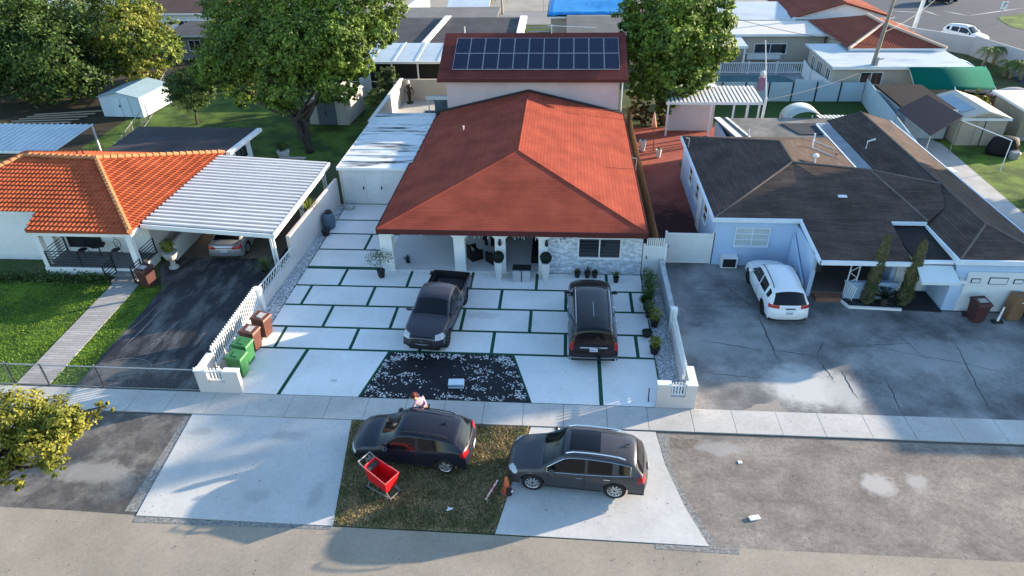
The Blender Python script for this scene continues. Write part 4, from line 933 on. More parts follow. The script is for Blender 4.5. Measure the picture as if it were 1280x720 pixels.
# ================================================================== BACKGROUND BUILDINGS
FLATM = mat('pale_flat_roof', (.45,.50,.53), .6, .08, .6, col2=(.22,.25,.28), thresh=(.52,.8), stretch=(.4,1.6,1), stains=.08)
RTILE = brickmat('far_red_tiles', (.30,.085,.05), (.25,.07,.045), (.10,.03,.025), .22, 5, .045, nv=.15, bump=.6)
BEIGE = mat('beige_stucco', (.42,.38,.32), .9, .08, .8, stains=.1)
def house(name, label, x0, x1, y0, y1, h, roof, rm, wm=BEIGE, wins=(), pitch=.28, ov=.4, rz=0, cat='house', base=0):
    t = thing(name, label, cat, ((x0+x1)/2,(y0+y1)/2,0))
    w = MB(); wallbox(w, x0,x1,y0,y1,base,h, .2); w.build('wall', wm, t)
    X0,X1,Y0,Y1 = x0-ov,x1+ov,y0-ov,y1+ov; w = MB()
    if roof == 'flat': w.slab([(X0,Y0,h+.15),(X1,Y0,h+.15),(X1,Y1,h+.22),(X0,Y1,h+.22)],.16)
    elif roof == 'mono': w.slab([(X0,Y0,h+.05),(X1,Y0,h+.05),(X1,Y1,h+.05+pitch*(Y1-Y0)),(X0,Y1,h+.05+pitch*(Y1-Y0))],.14)
    elif roof == 'gablex':   # ridge along x
        ym = (Y0+Y1)/2; zr = h+.1+pitch*(Y1-Y0)/2
        w.slab([(X0,Y0,h+.1),(X1,Y0,h+.1),(X1,ym,zr),(X0,ym,zr)],.14); w.slab([(X0,ym,zr),(X1,ym,zr),(X1,Y1,h+.1),(X0,Y1,h+.1)],.14)
    elif roof == 'gabley':
        xm = (X0+X1)/2; zr = h+.1+pitch*(X1-X0)/2
        w.slab([(X0,Y0,h+.1),(xm,Y0,zr),(xm,Y1,zr),(X0,Y1,h+.1)],.14); w.slab([(xm,Y0,zr),(X1,Y0,h+.1),(X1,Y1,h+.1),(xm,Y1,zr)],.14)
    elif roof == 'hip':
        a = min(X1-X0,Y1-Y0)/2; zr = h+.1+pitch*a
        if X1-X0 > Y1-Y0: A, B = (X0+a,(Y0+Y1)/2,zr), (X1-a,(Y0+Y1)/2,zr)
        else: A, B = ((X0+X1)/2,Y0+a,zr), ((X0+X1)/2,Y1-a,zr)
        c = [(X0,Y0,h+.1),(X1,Y0,h+.1),(X1,Y1,h+.1),(X0,Y1,h+.1)]
        if X1-X0 > Y1-Y0: w.poly([c[0],c[1],B,A]); w.poly([c[1],c[2],B]); w.poly([c[2],c[3],A,B]); w.poly([c[3],c[0],A])
        else: w.poly([c[0],c[1],A]); w.poly([c[1],c[2],B,A]); w.poly([c[2],c[3],B]); w.poly([c[3],c[0],A,B])
        w.poly([c[3],c[2],c[1],c[0]])
    ro = w.build('roof', rm, t)
    w = MB(); w.box(X0,X1,Y0-.05,Y0-.003,h-.06,h+.12); w.build('fascia', WHITE, ro)
    if roof in ('gablex','gabley'):
        for k in (0, 1):
            w = MB(); yy = (y0,y1)[k]; xx = (x0,x1)[k]
            if roof == 'gabley': w.add([(x0,yy,h),(x1,yy,h),((x0+x1)/2,yy,h+pitch*(x1-x0)/2)],[(0,1,2)])
            else: w.add([(xx,y0,h),(xx,y1,h),(xx,(y0+y1)/2,h+pitch*(y1-y0)/2)],[(0,1,2)])
            w.build('gable', wm, t)
    for (wx, ww, wz, wh) in wins: window(t, (wx,y0-.005,wz), ww, wh, 2, 0, WHITE)
    return t
DKR = mat('dark_flat_roof', (.045,.045,.05), .9, .25, .5, stains=.2, col2=(.08,.078,.08))
# glass roofed patio and dark houses behind the terrace
T = thing('glazed_patio', 'screened patio with a sloping translucent ribbed roof left of the solar roof', 'patio', (-15,62,0))
w = MB(); w.slab([(-19.5,60.3,2.75),(-8.6,60.3,2.75),(-9.0,65.8,3.1),(-19.5,65.8,3.1)],.05); ro = w.build('roof_panel', mat('translucent_roof', (.38,.44,.48), .3, .1, 1.5, stains=.1), T)
w = MB()
for i in range(6): x = -19+i*2.0; w.add([(x,60.3,2.83),(x+.16,60.3,2.83),(x+.16,65.8,3.18),(x,65.8,3.18)],[(0,1,2,3)])
w.box(-19.5,-8.6,60.2,60.3,2.6,2.8); w.build('roof_bar', WHITE, ro)
for x in (-19.4,-17.3,-15.2,-12.9,-10.6): w = MB(); w.box(x-.06,x+.06,60.25,60.35,0,2.6); w.build('post', WHITE, T)
w = MB(); w.box(-19.4,-8.6,60.28,60.32,1.0,1.06); w.build('rail', WHITE, T)
w = MB(); w.box(-19.4,-8.7,61.0,61.05,0,2.7); w.build('screen', mat('dark_screen', (.018,.02,.022), .8, .2), T)
t = house('dark_roof_house', 'long low house with a dark roof behind the glazed patio', -24,-4.6,66.5,76.0,2.75,'mono',DKR, pitch=.05)
w = MB(); w.slab([(-13.6,66.2,3.05),(-13.0,66.2,3.05),(-12.2,76.2,3.55),(-12.8,76.2,3.55)],.12); w.build('parapet', WHITE, t); w = MB(); w.slab([(-4.8,66.2,3.02),(-4.1,66.2,3.02),(-4.1,76.2,3.52),(-4.8,76.2,3.52)],.3); w.build('parapet', WHITE, t)
w = MB(); w.tube([(-9.8,69,3.1),(-9.8,69,3.9)],.06,6); w.build('vent_pipe', WHITE, t)
t = house('dark_roof_house', 'dark flat building seen through the gap left of the two storey roof, further back', -24,-8,77.5,84,2.6,'mono',mat('grey_shingle', (.17,.165,.155), .9, .15, .6, stains=.1), pitch=.04)
w = MB(); w.slab([(-14,84.5,2.7),(-9,84.5,2.7),(-9,87,3.5),(-14,87,3.5)],.1); w.build('skylight', WHITE, t)
T = thing('gable_end_wall', 'bright white triangular wall end lit by the sun beside the back street', 'wall', (-19.6,92,0))
w = MB(); w.add([(-21.5,88.5,0),(-17.6,92.5,0),(-17.6,92.5,3.6),(-21.5,88.5,1.2),(-21.3,88.3,0),(-17.4,92.3,0),(-17.4,92.3,3.6),(-21.3,88.3,1.2)],[(0,1,2,3),(7,6,5,4),(3,2,6,7),(1,5,6,2)]); w.build('wall', WHITE, T)
t = house('grey_roof_house', 'small grey roofed building right behind the solar panel ridge', .5,10,70,80,2.9,'gablex',mat('grey_shingle2', (.15,.145,.135), .9, .15, .6), pitch=.12)
T = thing('roof_tarp', 'bright blue tarpaulin stretched over a far roof behind the solar panels', 'tarpaulin', (2.4,80,0))
w = MB(); n = 14; vs = []; fs = []
for i in range(n+1):
    for j in range(7):
        x = -1.9+8.4*i/n; y = 76.6+8.5*j/6; vs.append((x,y,3.5+.10*j+.14*noise.noise(Vector((x*1.1,y*.9,0))) + (.35 if 2<j<5 else 0)*(i/n)))
for i in range(n):
    for j in range(6): a = i*7+j; fs.append((a,a+7,a+8,a+1))
w.sm = True; w.add(vs, fs); o = w.build('sheet', mat('blue_tarp', (.02,.22,.52), .45, .12, 1.2), T); md = o.modifiers.new('s','SOLIDIFY'); md.thickness = .04
house('tarped_building', 'squat building underneath the bright blue tarpaulin', -1.6,6.2,76.9,85,3.2,'flat',DKR)
T = thing('parked_trailer', 'open trailer with pale rails parked in the gap left of the grey roof', 'trailer', (-2.5,80,0))
w = MB(); w.box(-4,-1,78.5,80.5,.5,.62); w.build('bed', DARK, T); w = MB(); [w.tube([(-4,y,.6),(-4,y,1.4),(-1,y,1.4),(-1,y,.6)],.05,5) for y in (78.5,80.5)]; w.build('rail', WHITE, T)
for x in (-3,-2): 
    w = MB(); w.tube([(x,78.3,.32),(x,78.5,.32)],.32,12); w.build('wheel', BLACKP, T)
chainlink('chain_link_fence', 'distant chain link fence beside the back street above the solar roof', [(-3,96.8),(8,97)], 1.6, GALV, .25, 2.5)
# far left houses
house('brown_hip_house', 'far house with a brown hip roof peeking between the two large left trees', -54,-38,82,94,2.8,'hip',mat('brown_roof_lit', (.15,.085,.065), .9, .15, .6), WHITE, wins=((-45,1.6,1.5,1),), pitch=.35)
house('white_flat_house', 'far white roofed house at the top left behind the trees', -70,-54.5,86,100,3.0,'flat',FLATM, WHITE)
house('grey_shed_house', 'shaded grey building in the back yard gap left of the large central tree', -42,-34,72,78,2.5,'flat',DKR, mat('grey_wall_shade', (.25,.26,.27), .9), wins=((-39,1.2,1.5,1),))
house('pale_roof_house', 'pale roofed building at the top of the frame behind the large central tree', -34,-25,88,95,2.6,'flat',FLATM, WHITE)
# right background cluster
T8 = house('pool_house', 'beige pool house with a pale blue flat metal roof and tall dark windows', 22.3,32.6,59.0,66.0,2.6,'flat',FLATM,BEIGE, wins=((25.3,1.7,1.7,.95),))
for yy, ww in ((60.3,.9),(62.6,1.3),(64.4,.8)): window(T8, (22.29,yy,1.5), ww, 1.3, 3 if ww > 1 else 2, 0, WHITE, face='-x')
T9 = house('tiled_hip_house', 'house with a dull red tiled hip roof right behind the wooden utility pole', 25.2,32.6,64.0,75.5,2.9,'hip',RTILE,BEIGE,pitch=.3)
w = MB(); w.tube([(24.8,63.6,3.05),(28.9,67.7,4.3)],.15,6); w.tube([(28.9,67.7,4.3),(28.9,71.8,4.3)],.15,6); w.tube([(33,63.6,3.05),(28.9,67.7,4.3)],.15,6); w.build('ridge_cap', mat('pale_ridge', (.5,.38,.3), .9), T9)
house('red_gable_house', 'far house with a long red gable roof and pale end wall at the top right', 24,33.5,77.5,90,2.9,'gabley',RTILE,STUCCO,pitch=.28)
house('white_roof_house', 'long pale metal roof stretching behind the pool house', 16.5,25,70.5,75.5,2.7,'flat',mat('cream_metal_roof', (.55,.53,.49), .6, .06, .6, stains=.05),BEIGE, wins=((20,3,1.4,.9),))
house('blue_metal_house', 'low building under weathered pale blue sheets left of the red gable', 16.5,23.4,77,84,2.8,'mono',FLATM,BEIGE,pitch=.06)
house('brown_flat_house', 'brown roofed low building just right of the leafy tree', 8.6,16.0,74,82,2.7,'flat',mat('brown_flat', (.10,.07,.06), .9, .15),BEIGE)
house('grey_lean_to', 'grey shingled lean-to between the leafy tree and the long pale roof', 10.3,16.2,70.3,73.8,2.5,'mono',MATS['grey_shingle2'],BEIGE,pitch=.05)
T = thing('poolside_canopy', 'white framed poolside canopy with a pale metal roof', 'canopy', (14,69,0))
w = MB(); w.slab([(10.6,66.8,2.5),(16.9,66.8,2.5),(16.9,71,2.7),(10.6,71,2.7)],.1); w.build('roof_panel', FLATM, T)
w = MB(); w.box(10.6,16.9,66.7,66.8,2.3,2.55); w.build('beam', WHITE, T)
for x in (10.8,12.3,16.7): w = MB(); w.box(x-.07,x+.07,66.8,66.94,0,2.4); w.build('post', WHITE, T)
T = thing('patio_table', 'dark garden table under the poolside canopy', 'table', (14.2,68.6,0))
w = MB(); w.box(13.4,15,68.2,69.1,.7,.75); w.build('tabletop', DARK, T)
for a in (13.5,14.9):
    for b in (68.3,69): w = MB(); w.tube([(a,b,0),(a,b,.7)],.04,5); w.build('leg', DARK, T)
T = thing('garden_counter', 'white cabinet against the beige wall behind the pool railing', 'cabinet', (19,69.8,0))
w = MB(); w.box(17.8,21,70.0,70.3,.5,1.0); w.build('cabinet_body', WHITE, T); w = MB(); w.box(17.7,21.1,69.95,70.35,1.0,1.06); w.build('worktop', WHITE, T)
sheet('pool_deck', [(9,58.4),(22.2,58.4),(22.2,70.2),(9,70.2)], .01, mat('pool_deck_concrete', (.27,.285,.29), .9, .1, .8, stains=.1))
sheet('pool_water', [(11.8,61.0),(20.8,61.0),(21.6,62.6),(20.2,66.1),(11.8,66.1)], .02, mat('pool_water', (.03,.13,.15), .06, .15, 1.2, bump=.25, bscale=3))
T = thing('pool_railing', 'white balustrade running behind the swimming pool', 'fence', (17,66.6,0))
w = MB(); w.box(11,22.2,66.5,66.6,1.0,1.08); w.box(11,22.2,66.5,66.6,.15,.22); w.build('rail', WHITE, T)
for i in range(58): x = 11.05+i*.192; w = MB(); w.box(x-.03,x+.03,66.52,66.58,.22,1.0); w.build('baluster', WHITE, T)
for x in (12,14.6,17.2,19.8,22.2): w = MB(); w.box(x-.06,x+.06,66.47,66.63,0,1.2); w.build('post', WHITE, T)
T = thing('pool_fence', 'solid white fence stepping down beside the pool house windows', 'fence', (22,62,0))
w = MB(); w.prism([(22.1,66.5),(22.2,66.5),(21.95,63.3),(21.85,63.3)],0,1.3); w.prism([(21.9,63.2),(21.9,63.3),(26,61.1),(26,61.0)] if 0 else [(21.9,63.2),(21.9,63.1),(22.25,58.5),(22.35,58.5)],0,1.35); w.build('panel', WHITE, T)
T = thing('pool_fence', 'short white fence facing the camera at the near right corner of the pool', 'fence', (20.6,60.2,0))
w = MB(); w.box(19.7,22.0,60.2,60.28,0,1.25); w.build('panel', WHITE, T)
T = thing('hanging_towel', 'pink and white towel hanging over the pale screen beside the pool', 'towel', (16.3,58.2,1.9))
w = MB(); w.box(16.0,16.55,57.98,58.02,1.0,2.0); w.box(16.0,16.55,58.18,58.22,1.3,2.0); w.box(16.0,16.55,57.98,58.22,2.0,2.03); w.build('cloth', mat('pink_towel', (.45,.22,.3), .9, .2, 6), T)
w = MB(); w.sm = True; w.ball((16.27,58.1,2.3),.22,.2,.3); w.build('white_bundle', WHITE, T)
# green canopy, sheds, etc
T = thing('green_canopy', 'long bright green curved shade canopy in front of the pale flat roof', 'canopy', (31,57,0))
w = MB(); n = 8; vs = []; fs = []
for i in range(n+1):
    t = i/n
    for x, dx in ((27.3,0),(33.3,0)): vs.append((x+.6*t, 55.3+3.4*t, 1.9+.85*math.sin(t*1.5)))
for i in range(n): a = i*2; fs.append((a,a+1,a+3,a+2))
w.sm = True; w.add(vs, fs); o = w.build('canopy_sheet', mat('green_canvas', (.002,.10,.07), .95, .08, .6, spec=.05), T); md = o.modifiers.new('s','SOLIDIFY'); md.thickness = .04
w = MB()
for x in (27.35,30.3,33.3):
    w.tube([(x,55.3,0),(x,55.3,1.9),(x+.6,58.7,2.75)],.05,5)
w.build('frame', WHITE, T)
T = house('dark_roof_shed', 'beige shed with a dark flat roof beyond the diagonal pale fence', 24.4,27.4,49.5,55.0,2.1,'mono',mat('shed_felt', (.018,.018,.022), .95, .2, 1, spec=.1),mat('pale_shed_wall', (.42,.46,.48), .9), pitch=.02, ov=.25, cat='shed')
T = house('beige_garden_shed', 'beige gabled garden shed with a pale skylit roof', 27.6,30.6,48.2,53.0,1.9,'gabley',mat('cream_roof', (.5,.45,.37), .8, .08),mat('shed_beige', (.42,.36,.29), .9, .06), pitch=.3, ov=.15, cat='shed')
w = MB(); w.box(28.6,29.6,48.1,48.19,.05,1.8); w.build('door', MATS['shed_beige'], T); w = MB(); w.box(29.08,29.12,48.05,48.09,.05,1.85); w.build('door_seam', DARK, T)
w = MB(); w.slab([(27.75,49,2.14),(28.6,49,2.38),(28.6,52.5,2.38),(27.75,52.5,2.14)],.02); w.build('skylight', mat('skylight', (.2,.27,.33), .2), T)
T = thing('shade_sail', 'taut dark blue shade cloth on poles over the concrete path', 'canopy', (24.8,47,0))
w = MB(); w.slab([(23.2,48.6,2.45),(25.9,50.6,2.88),(26.5,46.4,2.72),(23.5,43.9,2.24)],.04); w.build('cloth', mat('navy_cloth', (.016,.020,.035), .9, .1, spec=.1), T)
for p in ((23.3,48.6),(25.9,50.5),(26.4,46.4),(23.6,44.1)): w = MB(); w.tube([(*p,0),(*p,2.2)],.03,5); w.build('pole', GALV, T)
w = MB(); w.tube([(26.4,46.4,2.45),(28.3,43.5,2.1)],.03,5); w.tube([(28.3,43.5,0),(28.3,43.5,2.1)],.03,5); w.build('guy_frame', WHITE, T)
T = house('screened_shed', 'tan garden hut with dark screened windows and a bright flat roof at the right edge', 32.4,37.5,49.6,53.4,2.1,'flat',WHITE,mat('tan_hut', (.34,.29,.21), .9, .08), ov=.3, cat='shed')
for x in (33.7,34.9,36.1): window(T, (x,49.59,1.35), .95, 1.0, 1, 0, MATS['tan_hut'], glass=MATS['dark_screen'])
w = MB(); w.box(32.4,37.5,49.2,49.55,0,.2); w.build('step', CONC2, T)
T = thing('covered_grill', 'bulky barbecue under a black cover on the lawn beside the beige shed', 'grill', (29.8,46.4,0))
w = MB(); w.sm = True; n = 14
w.lathe([(.95,0),(1.0,.3),(.9,.8),(.75,1.15),(.4,1.25),(.01,1.28)], (29.9,46.6,0), 12, 1.1, .6); w.build('cover', mat('black_cover', (.01,.01,.012), .7, .2, 2, bump=.8), T)
w = MB(); w.lathe([(.3,0),(.35,.4),(.3,.5)], (30.3,45.8,0), 12); w.build('bucket', GALV, T)
T = thing('garden_bench', 'low white slatted table on the concrete path below the shade cloth', 'table', (23.6,41.5,0))
w = MB(); w.obox((23.9,41.9,.72),(1.3,.8,.05),.1); w.build('tabletop', WHITE, T)
for a, b in ((23.4,41.6),(24.4,41.7),(23.4,42.2),(24.4,42.3)): w = MB(); w.tube([(a,b,0),(a,b,.7)],.03,5); w.build('leg', WHITE, T)
T = thing('bicycle_pile', 'jumble of small bicycles and toys beside the fence under the shade cloth', 'bicycle', (23.4,44.6,0))
for k, (cx, cy, a) in enumerate(((23.3,45.2,.4),(23.5,44.3,.6))):
    for s in (-.45,.45):
        px, py = cx+s*math.cos(a), cy+s*math.sin(a); pts = [(px+.28*math.cos(t)*math.cos(a), py+.28*math.cos(t)*math.sin(a), .3+.28*math.sin(t)) for t in [i*math.pi/6 for i in range(13)]]
        w = MB(); w.tube(pts,.025,5,False); w.build('wheel', BLACKP, T)
    w = MB(); c, s = math.cos(a), math.sin(a); w.tube([(cx-.45*c,cy-.45*s,.3),(cx-.1*c,cy-.1*s,.7),(cx+.35*c,cy+.35*s,.72),(cx+.45*c,cy+.45*s,.3)],.03,5); w.tube([(cx-.1*c,cy-.1*s,.7),(cx,cy,.3),(cx+.35*c,cy+.35*s,.72)],.025,5); w.build('frame', mat('red_paint', (.45,.03,.03), .4), T)
T = thing('swing_frame', 'small rusty wooden play frame on the green back lawn', 'play frame', (18.9,50.6,0))
w = MB(); w.tube([(18.4,50.6,0),(18.6,50.8,1.0),(19.4,50.5,.8),(19.5,50.4,0)],.05,5); w.tube([(18.6,50.8,1),(18.8,51.3,0)],.05,5); w.build('frame', WOOD, T)
# boundary walls at the right
T = thing('garden_wall', 'long pale wall sweeping from the avenue corner toward the palms', 'wall', (38,70,0))
w = MB()
for a, b in (((35.2,84.5),(36.4,78.5)),((36.4,78.5),(41.2,73.2)),):
    A, B = Vector((*a,0)), Vector((*b,0)); d = (B-A).normalized(); nn = Vector((d.y,-d.x,0))*.1; w.prism([(A+nn)[:2],(B+nn)[:2],(B-nn)[:2],(A-nn)[:2]],0,1.7)
w.build('wall', mat('pale_grey_wall', (.42,.44,.46), .9, .06, .5, stains=.08), T)
T = thing('garden_wall', 'pale metal panel wall behind the palms at the right edge', 'wall', (38,62,0))
w = MB(); A, B = Vector((40.6,73.5,0)), Vector((43.6,60,0)); d = (B-A).normalized(); nn = Vector((d.y,-d.x,0))*.06
for i in range(12):
    p, q = A.lerp(B,i/12), A.lerp(B,(i+.97)/12); w = MB(); w.prism([(p+nn)[:2],(q+nn)[:2],(q-nn)[:2],(p-nn)[:2]],0,1.9); w.build('panel', MATS['pale_grey_wall'], T)
T = thing('wooden_fence', 'dark picket fence behind the garden sheds under the green canopy', 'fence', (31,55.6,0))
for i in range(60): x = 24.9+i*.22; w = MB(); w.box(x,x+.16,55.0,55.05,0,1.5); w.build('plank', mat('dark_wood', (.10,.075,.055), .9, .2), T)
# poles
T = thing('utility_pole', 'tall leaning weathered wooden utility pole in front of the pool house', 'utility pole', (24.9,58.7,0))
top = at(1122,-14,60.5); w = MB(); w.tube([(24.9,58.7,0), tuple(top)], [.19,.12], 10); w.build('pole', mat('pole_wood', (.24,.20,.16), .9, .2, 2, stretch=(3,3,.3)), T)
p = Vector((24.9,58.7,0)).lerp(top,.36); w = MB(); w.tube([p+Vector((.1,-.3,-.3)),p+Vector((.1,-.3,.4))],.14,8); w.tube([p+Vector((-.3,-.3,.1)),p+Vector((.6,-.3,.3))],.05,5); w.build('insulator_bracket', GALV, T)
a_ = at(860,2,110)
def cable(pts, label, r=.02):
    t = thing('overhead_cable', label, 'cable', tuple(pts[0])); P = []
    for A, B in zip(pts, pts[1:]):
        A, B = Vector(A), Vector(B)
        for i in range(13): s = i/12; P.append(A.lerp(B,s)+Vector((0,0,-4*s*(1-s)*.02*(B-A).length)))
    w = MB(); w.tube(P, r, 4); w.build('wire', DARK, t)
q = Vector((24.9,58.7,0)).lerp(top,.62)
cable([tuple(q), (36.5,74.5,5.5), (52,78,8)], 'thin black cable sagging over the pale garden wall')
cable([tuple(Vector((24.9,58.7,0)).lerp(top,.5)), (14.5,72,4.5)], 'thin black cable crossing in front of the red tiled roof')
cable([tuple(Vector((24.9,58.7,0)).lerp(top,.3)), (13.6,49,2.8)], 'thin pale cable dropping to the pergola over the green lawn', .012)
T = thing('white_pole', 'slender white mast rising beside the pergola', 'pole', (14.35,49.6,0))
w = MB(); top2 = at(957,50,50.3); w.tube([(14.35,49.6,0),(14.45,49.7,2.9)],.09,8); w.tube([(14.45,49.7,2.9),tuple(top2)],[.05,.03],8); w.build('pole', WHITE, T)
T = thing('lamp_post', 'white concrete lamp post at the near kerb of the avenue', 'lamp post', (43,90,0))
w = MB(); t3 = at(1160,-25,92); w.tube([(38.6,82.5,0),(39.2,82.5,9)],[.25,.16],8); w.build('pole', WHITE, T)
T = thing('utility_pole', 'thin pale pole standing beyond the leafy tree', 'utility pole', (16.2,76,0))
w = MB(); w.tube([(15.6,72.5,0),(15.9,72.5,7.5)],[.16,.11],8); w.build('pole', mat('grey_pole', (.36,.34,.3), .9), T)
T = thing('road_sign', 'red and white road sign on a post on the grassy traffic island', 'sign', (53,90,0))
A = Vector(g(1247,30)); 
w = MB(); w.tube([A, A+Vector((0,0,3.4))],.05,6); w.build('post', GALV, T)
w = MB(); w.lathe([(.001,0),(.55,0),(.55,.03),(.001,.03)], (0,0,0), 8); o = w.build('stop_plate', mat('sign_red', (.55,.02,.03), .5, .03), None); o.parent = T; o.rotation_euler = (R(90),0,R(20)); o.location = A+Vector((0,-.1,3.1))-Vector((53,90,0))
text_part('STOP', tuple(A+Vector((-.02,-.16,3.1))), .36, WHITE, T, name='lettering', rz=R(20))
w = MB(); w.obox(A+Vector((0,-.08,2.1)), (.9,.04,.9), R(20)); w.build('arrow_plate', WHITE, T)
w = MB(); w.obox(A+Vector((0,-.12,2.05)), (.09,.02,.4), R(20)); w.obox(A+Vector((.1,-.12,2.3)), (.32,.02,.09), R(20)); w.build('arrow', DARK, T)
# ================================================================== VEGETATION
BARK = mat('bark', (.055,.043,.034), .95, .3, 3, stretch=(1,1,.3), bump=.6)
BARKL = mat('pale_bark', (.30,.25,.19), .95, .25, 3, bump=.4)
def leafm(name, a, b, island=.4, tr=.35, th=(.35,.65), sc=.45): return mat(name, a, .6, .2, sc, col2=b, thresh=th, island=island, transl=tr, spec=.3)
LG = leafm('leaves_green', (.062,.115,.02), (.17,.25,.035), island=.55)
LY = leafm('leaves_yellow', (.10,.14,.022), (.26,.24,.03), sc=.8)
LD = leafm('leaves_dark', (.036,.072,.017), (.085,.14,.026), island=.55)
LR = leafm('leaves_mixed', (.10,.17,.025), (.25,.24,.04), sc=.35)
LGY = leafm('leaves_dusty', (.05,.085,.028), (.12,.16,.055), sc=.6)
def crown(mb, blobs, n, size, dens=.0, clump=.16, holes=.0, seed=0):
    tot = sum(b[3]*b[4]*b[5] for b in blobs)**1; vols = [(b[3]*b[4]*b[5])**.75 for b in blobs]; tv = sum(vols)
    for b, v in zip(blobs, vols):
        c = Vector(b[:3]); r = Vector(b[3:6]); k = int(n*v/tv); nc = max(12, k//26)
        for j in range(nc):
            d = Vector((rnd.gauss(0,1),rnd.gauss(0,1),rnd.gauss(0,1))).normalized()
            rad = rnd.uniform(.45,1.0)**.6*(1+.22*noise.noise(d*2.2+c))
            if rnd.random() < .06: rad *= 1.13
            cc = c+Vector((d.x*r.x,d.y*r.y,d.z*r.z))*rad
            cs = clump*(r.x+r.z)*.5*rnd.uniform(.6,1.25)
            for i in range(26):
                e = Vector((rnd.gauss(0,1),rnd.gauss(0,1),rnd.gauss(0,.7)))*cs*.5
                nn = (d*1.1+Vector((rnd.gauss(0,.6),rnd.gauss(0,.6),rnd.gauss(0,.6)+.35))).normalized()
                mb.leaf(cc+e, nn, size*rnd.uniform(.6,1.25))
def limb(mb, a, b, r0, r1, bend=.12, n=6):
    A, B = Vector(a), Vector(b); L_ = (B-A).length; P = []; rr = []
    o = Vector((rnd.uniform(-1,1),rnd.uniform(-1,1),rnd.uniform(-.3,1)))*bend*L_
    for i in range(n+1): s = i/n; P.append(A.lerp(B,s)+o*math.sin(math.pi*s)*.6+Vector((rnd.uniform(-1,1),rnd.uniform(-1,1),0))*L_*.012); rr.append(r0+(r1-r0)*s)
    mb.tube(P, rr, 8); return P
def tree(name, label, base, fork, blobs, n, size, lm, r0=.3, bark=BARK, group=None, clump=.16, nl=3, cat='tree', stems=1):
    t = thing(name, label, cat, tuple(base), group=group)
    w = MB(); w.sm = True
    F = Vector(fork)
    for k in range(stems):
        f = F+Vector((rnd.uniform(-.8,.8),rnd.uniform(-.5,.5),0))*(stems > 1); b0 = Vector(base)+Vector((rnd.uniform(-.3,.3),rnd.uniform(-.3,.3),0))*(stems > 1)
        limb(w, b0, f, r0, r0*.7, .06)
        for b in blobs[k::stems]:
            P = limb(w, f, Vector(b[:3])-Vector((0,0,b[5]*.3)), r0*.55, r0*.15)
            for i in range(nl):
                d = Vector((rnd.gauss(0,1)*b[3],rnd.gauss(0,1)*b[4],abs(rnd.gauss(0,1))*b[5]))*.45; limb(w, P[3], Vector(b[:3])+d, r0*.22, r0*.06, n=4)
    w.build('trunk', bark, t)
    m = MB(); crown(m, blobs, n, size, clump=clump); m.build('crown', lm, t); return t
def pb(px, py, y, rpx, sy=1., sz=.85, sx=1.):
    c = at(px, py, y); d = (c-Vector((0,0,CAMH))).length; r = rpx*d/FPX; return (c.x, c.y, max(c.z, r*.5), r*sx, r*sy, r*sz)
# big dark tree far left
tree('broadleaf_tree', 'huge dark spreading tree filling the top left corner', (-55,57,0), (-54,58,3), [pb(20,60,58,62),pb(85,70,57,48),pb(60,10,62,62),pb(120,35,62,42),pb(-30,20,60,60),pb(-20,75,57,45),pb(70,100,56,30),pb(105,98,56,22)], 62000, .155, LD, .5, stems=2)
tree('flowering_tree', 'smaller yellow green tree with bare pale lower twigs above the white shed', (-38.5,60.5,0), (-38.3,60.5,2), [pb(160,40,60,34),pb(195,60,60,26),pb(175,85,59,22),pb(205,38,61,18),pb(150,75,60,20),pb(170,10,63,24)], 20000, .14, LR, .22, bark=BARKL, nl=5, stems=3)
tree('broadleaf_tree', 'great rounded green tree with forked dark trunks in the left back yard', (-18.4,45.9,0), (-18.8,46.4,2.2), [pb(370,60,48,48),pb(425,55,48,42),pb(310,60,50,45),pb(275,85,51,30),pb(360,10,51,52),pb(440,15,50,40),pb(300,15,53,40),pb(470,40,49,24),pb(350,110,46.5,30),pb(420,105,47,28),pb(485,10,51,22),pb(310,118,49,18),pb(445,80,47.5,22)], 84000, .135, LG, .24, stems=5, nl=3)
tree('citrus_tree', 'small round dark tree on the lawn between white shed and great tree', (-29.5,51.7,0), (-29.4,51.7,1.0), [pb(237,112,51.7,26),pb(222,108,52,16),pb(255,118,51.5,14),pb(240,95,52,16)], 8000, .09, LD, .1)
tree('broadleaf_tree', 'tall leafy tree with glossy sunlit leaves right of the solar roof', (7.9,52.5,0), (7.7,52.6,2.4), [pb(840,50,53,46),pb(805,60,53,32),pb(880,55,53,34),pb(845,10,55,44),pb(800,15,55,28),pb(890,20,55,28),pb(835,100,52,34),pb(805,105,52,22),pb(870,92,52,26),pb(905,62,53,18),pb(830,128,51,16),pb(790,35,54,18)], 46000, .16, LG, .28, stems=2)
tree('street_tree', 'yellow green tree leaning in from the lower left edge over the pavement', (-19.4,12.6,0), (-17.6,12.7,2.6), [(-14.6,13.6,4.3,.95,.8,.7),(-15.6,13.5,4.6,1.0,.9,.8),(-14.1,13.5,4.5,.62,.6,.5),(-14.5,12.9,4.2,.85,.7,.6),(-15.8,12.6,4.0,.8,.7,.7),(-13.4,14.1,4.4,.32,.3,.25),(-14.0,12.5,3.9,.4,.4,.35),(-16.6,13.0,4.4,.9,.8,.8),(-15.0,12.1,3.7,.35,.3,.4)], 19000, .058, LY, .14, nl=4, clump=.2)
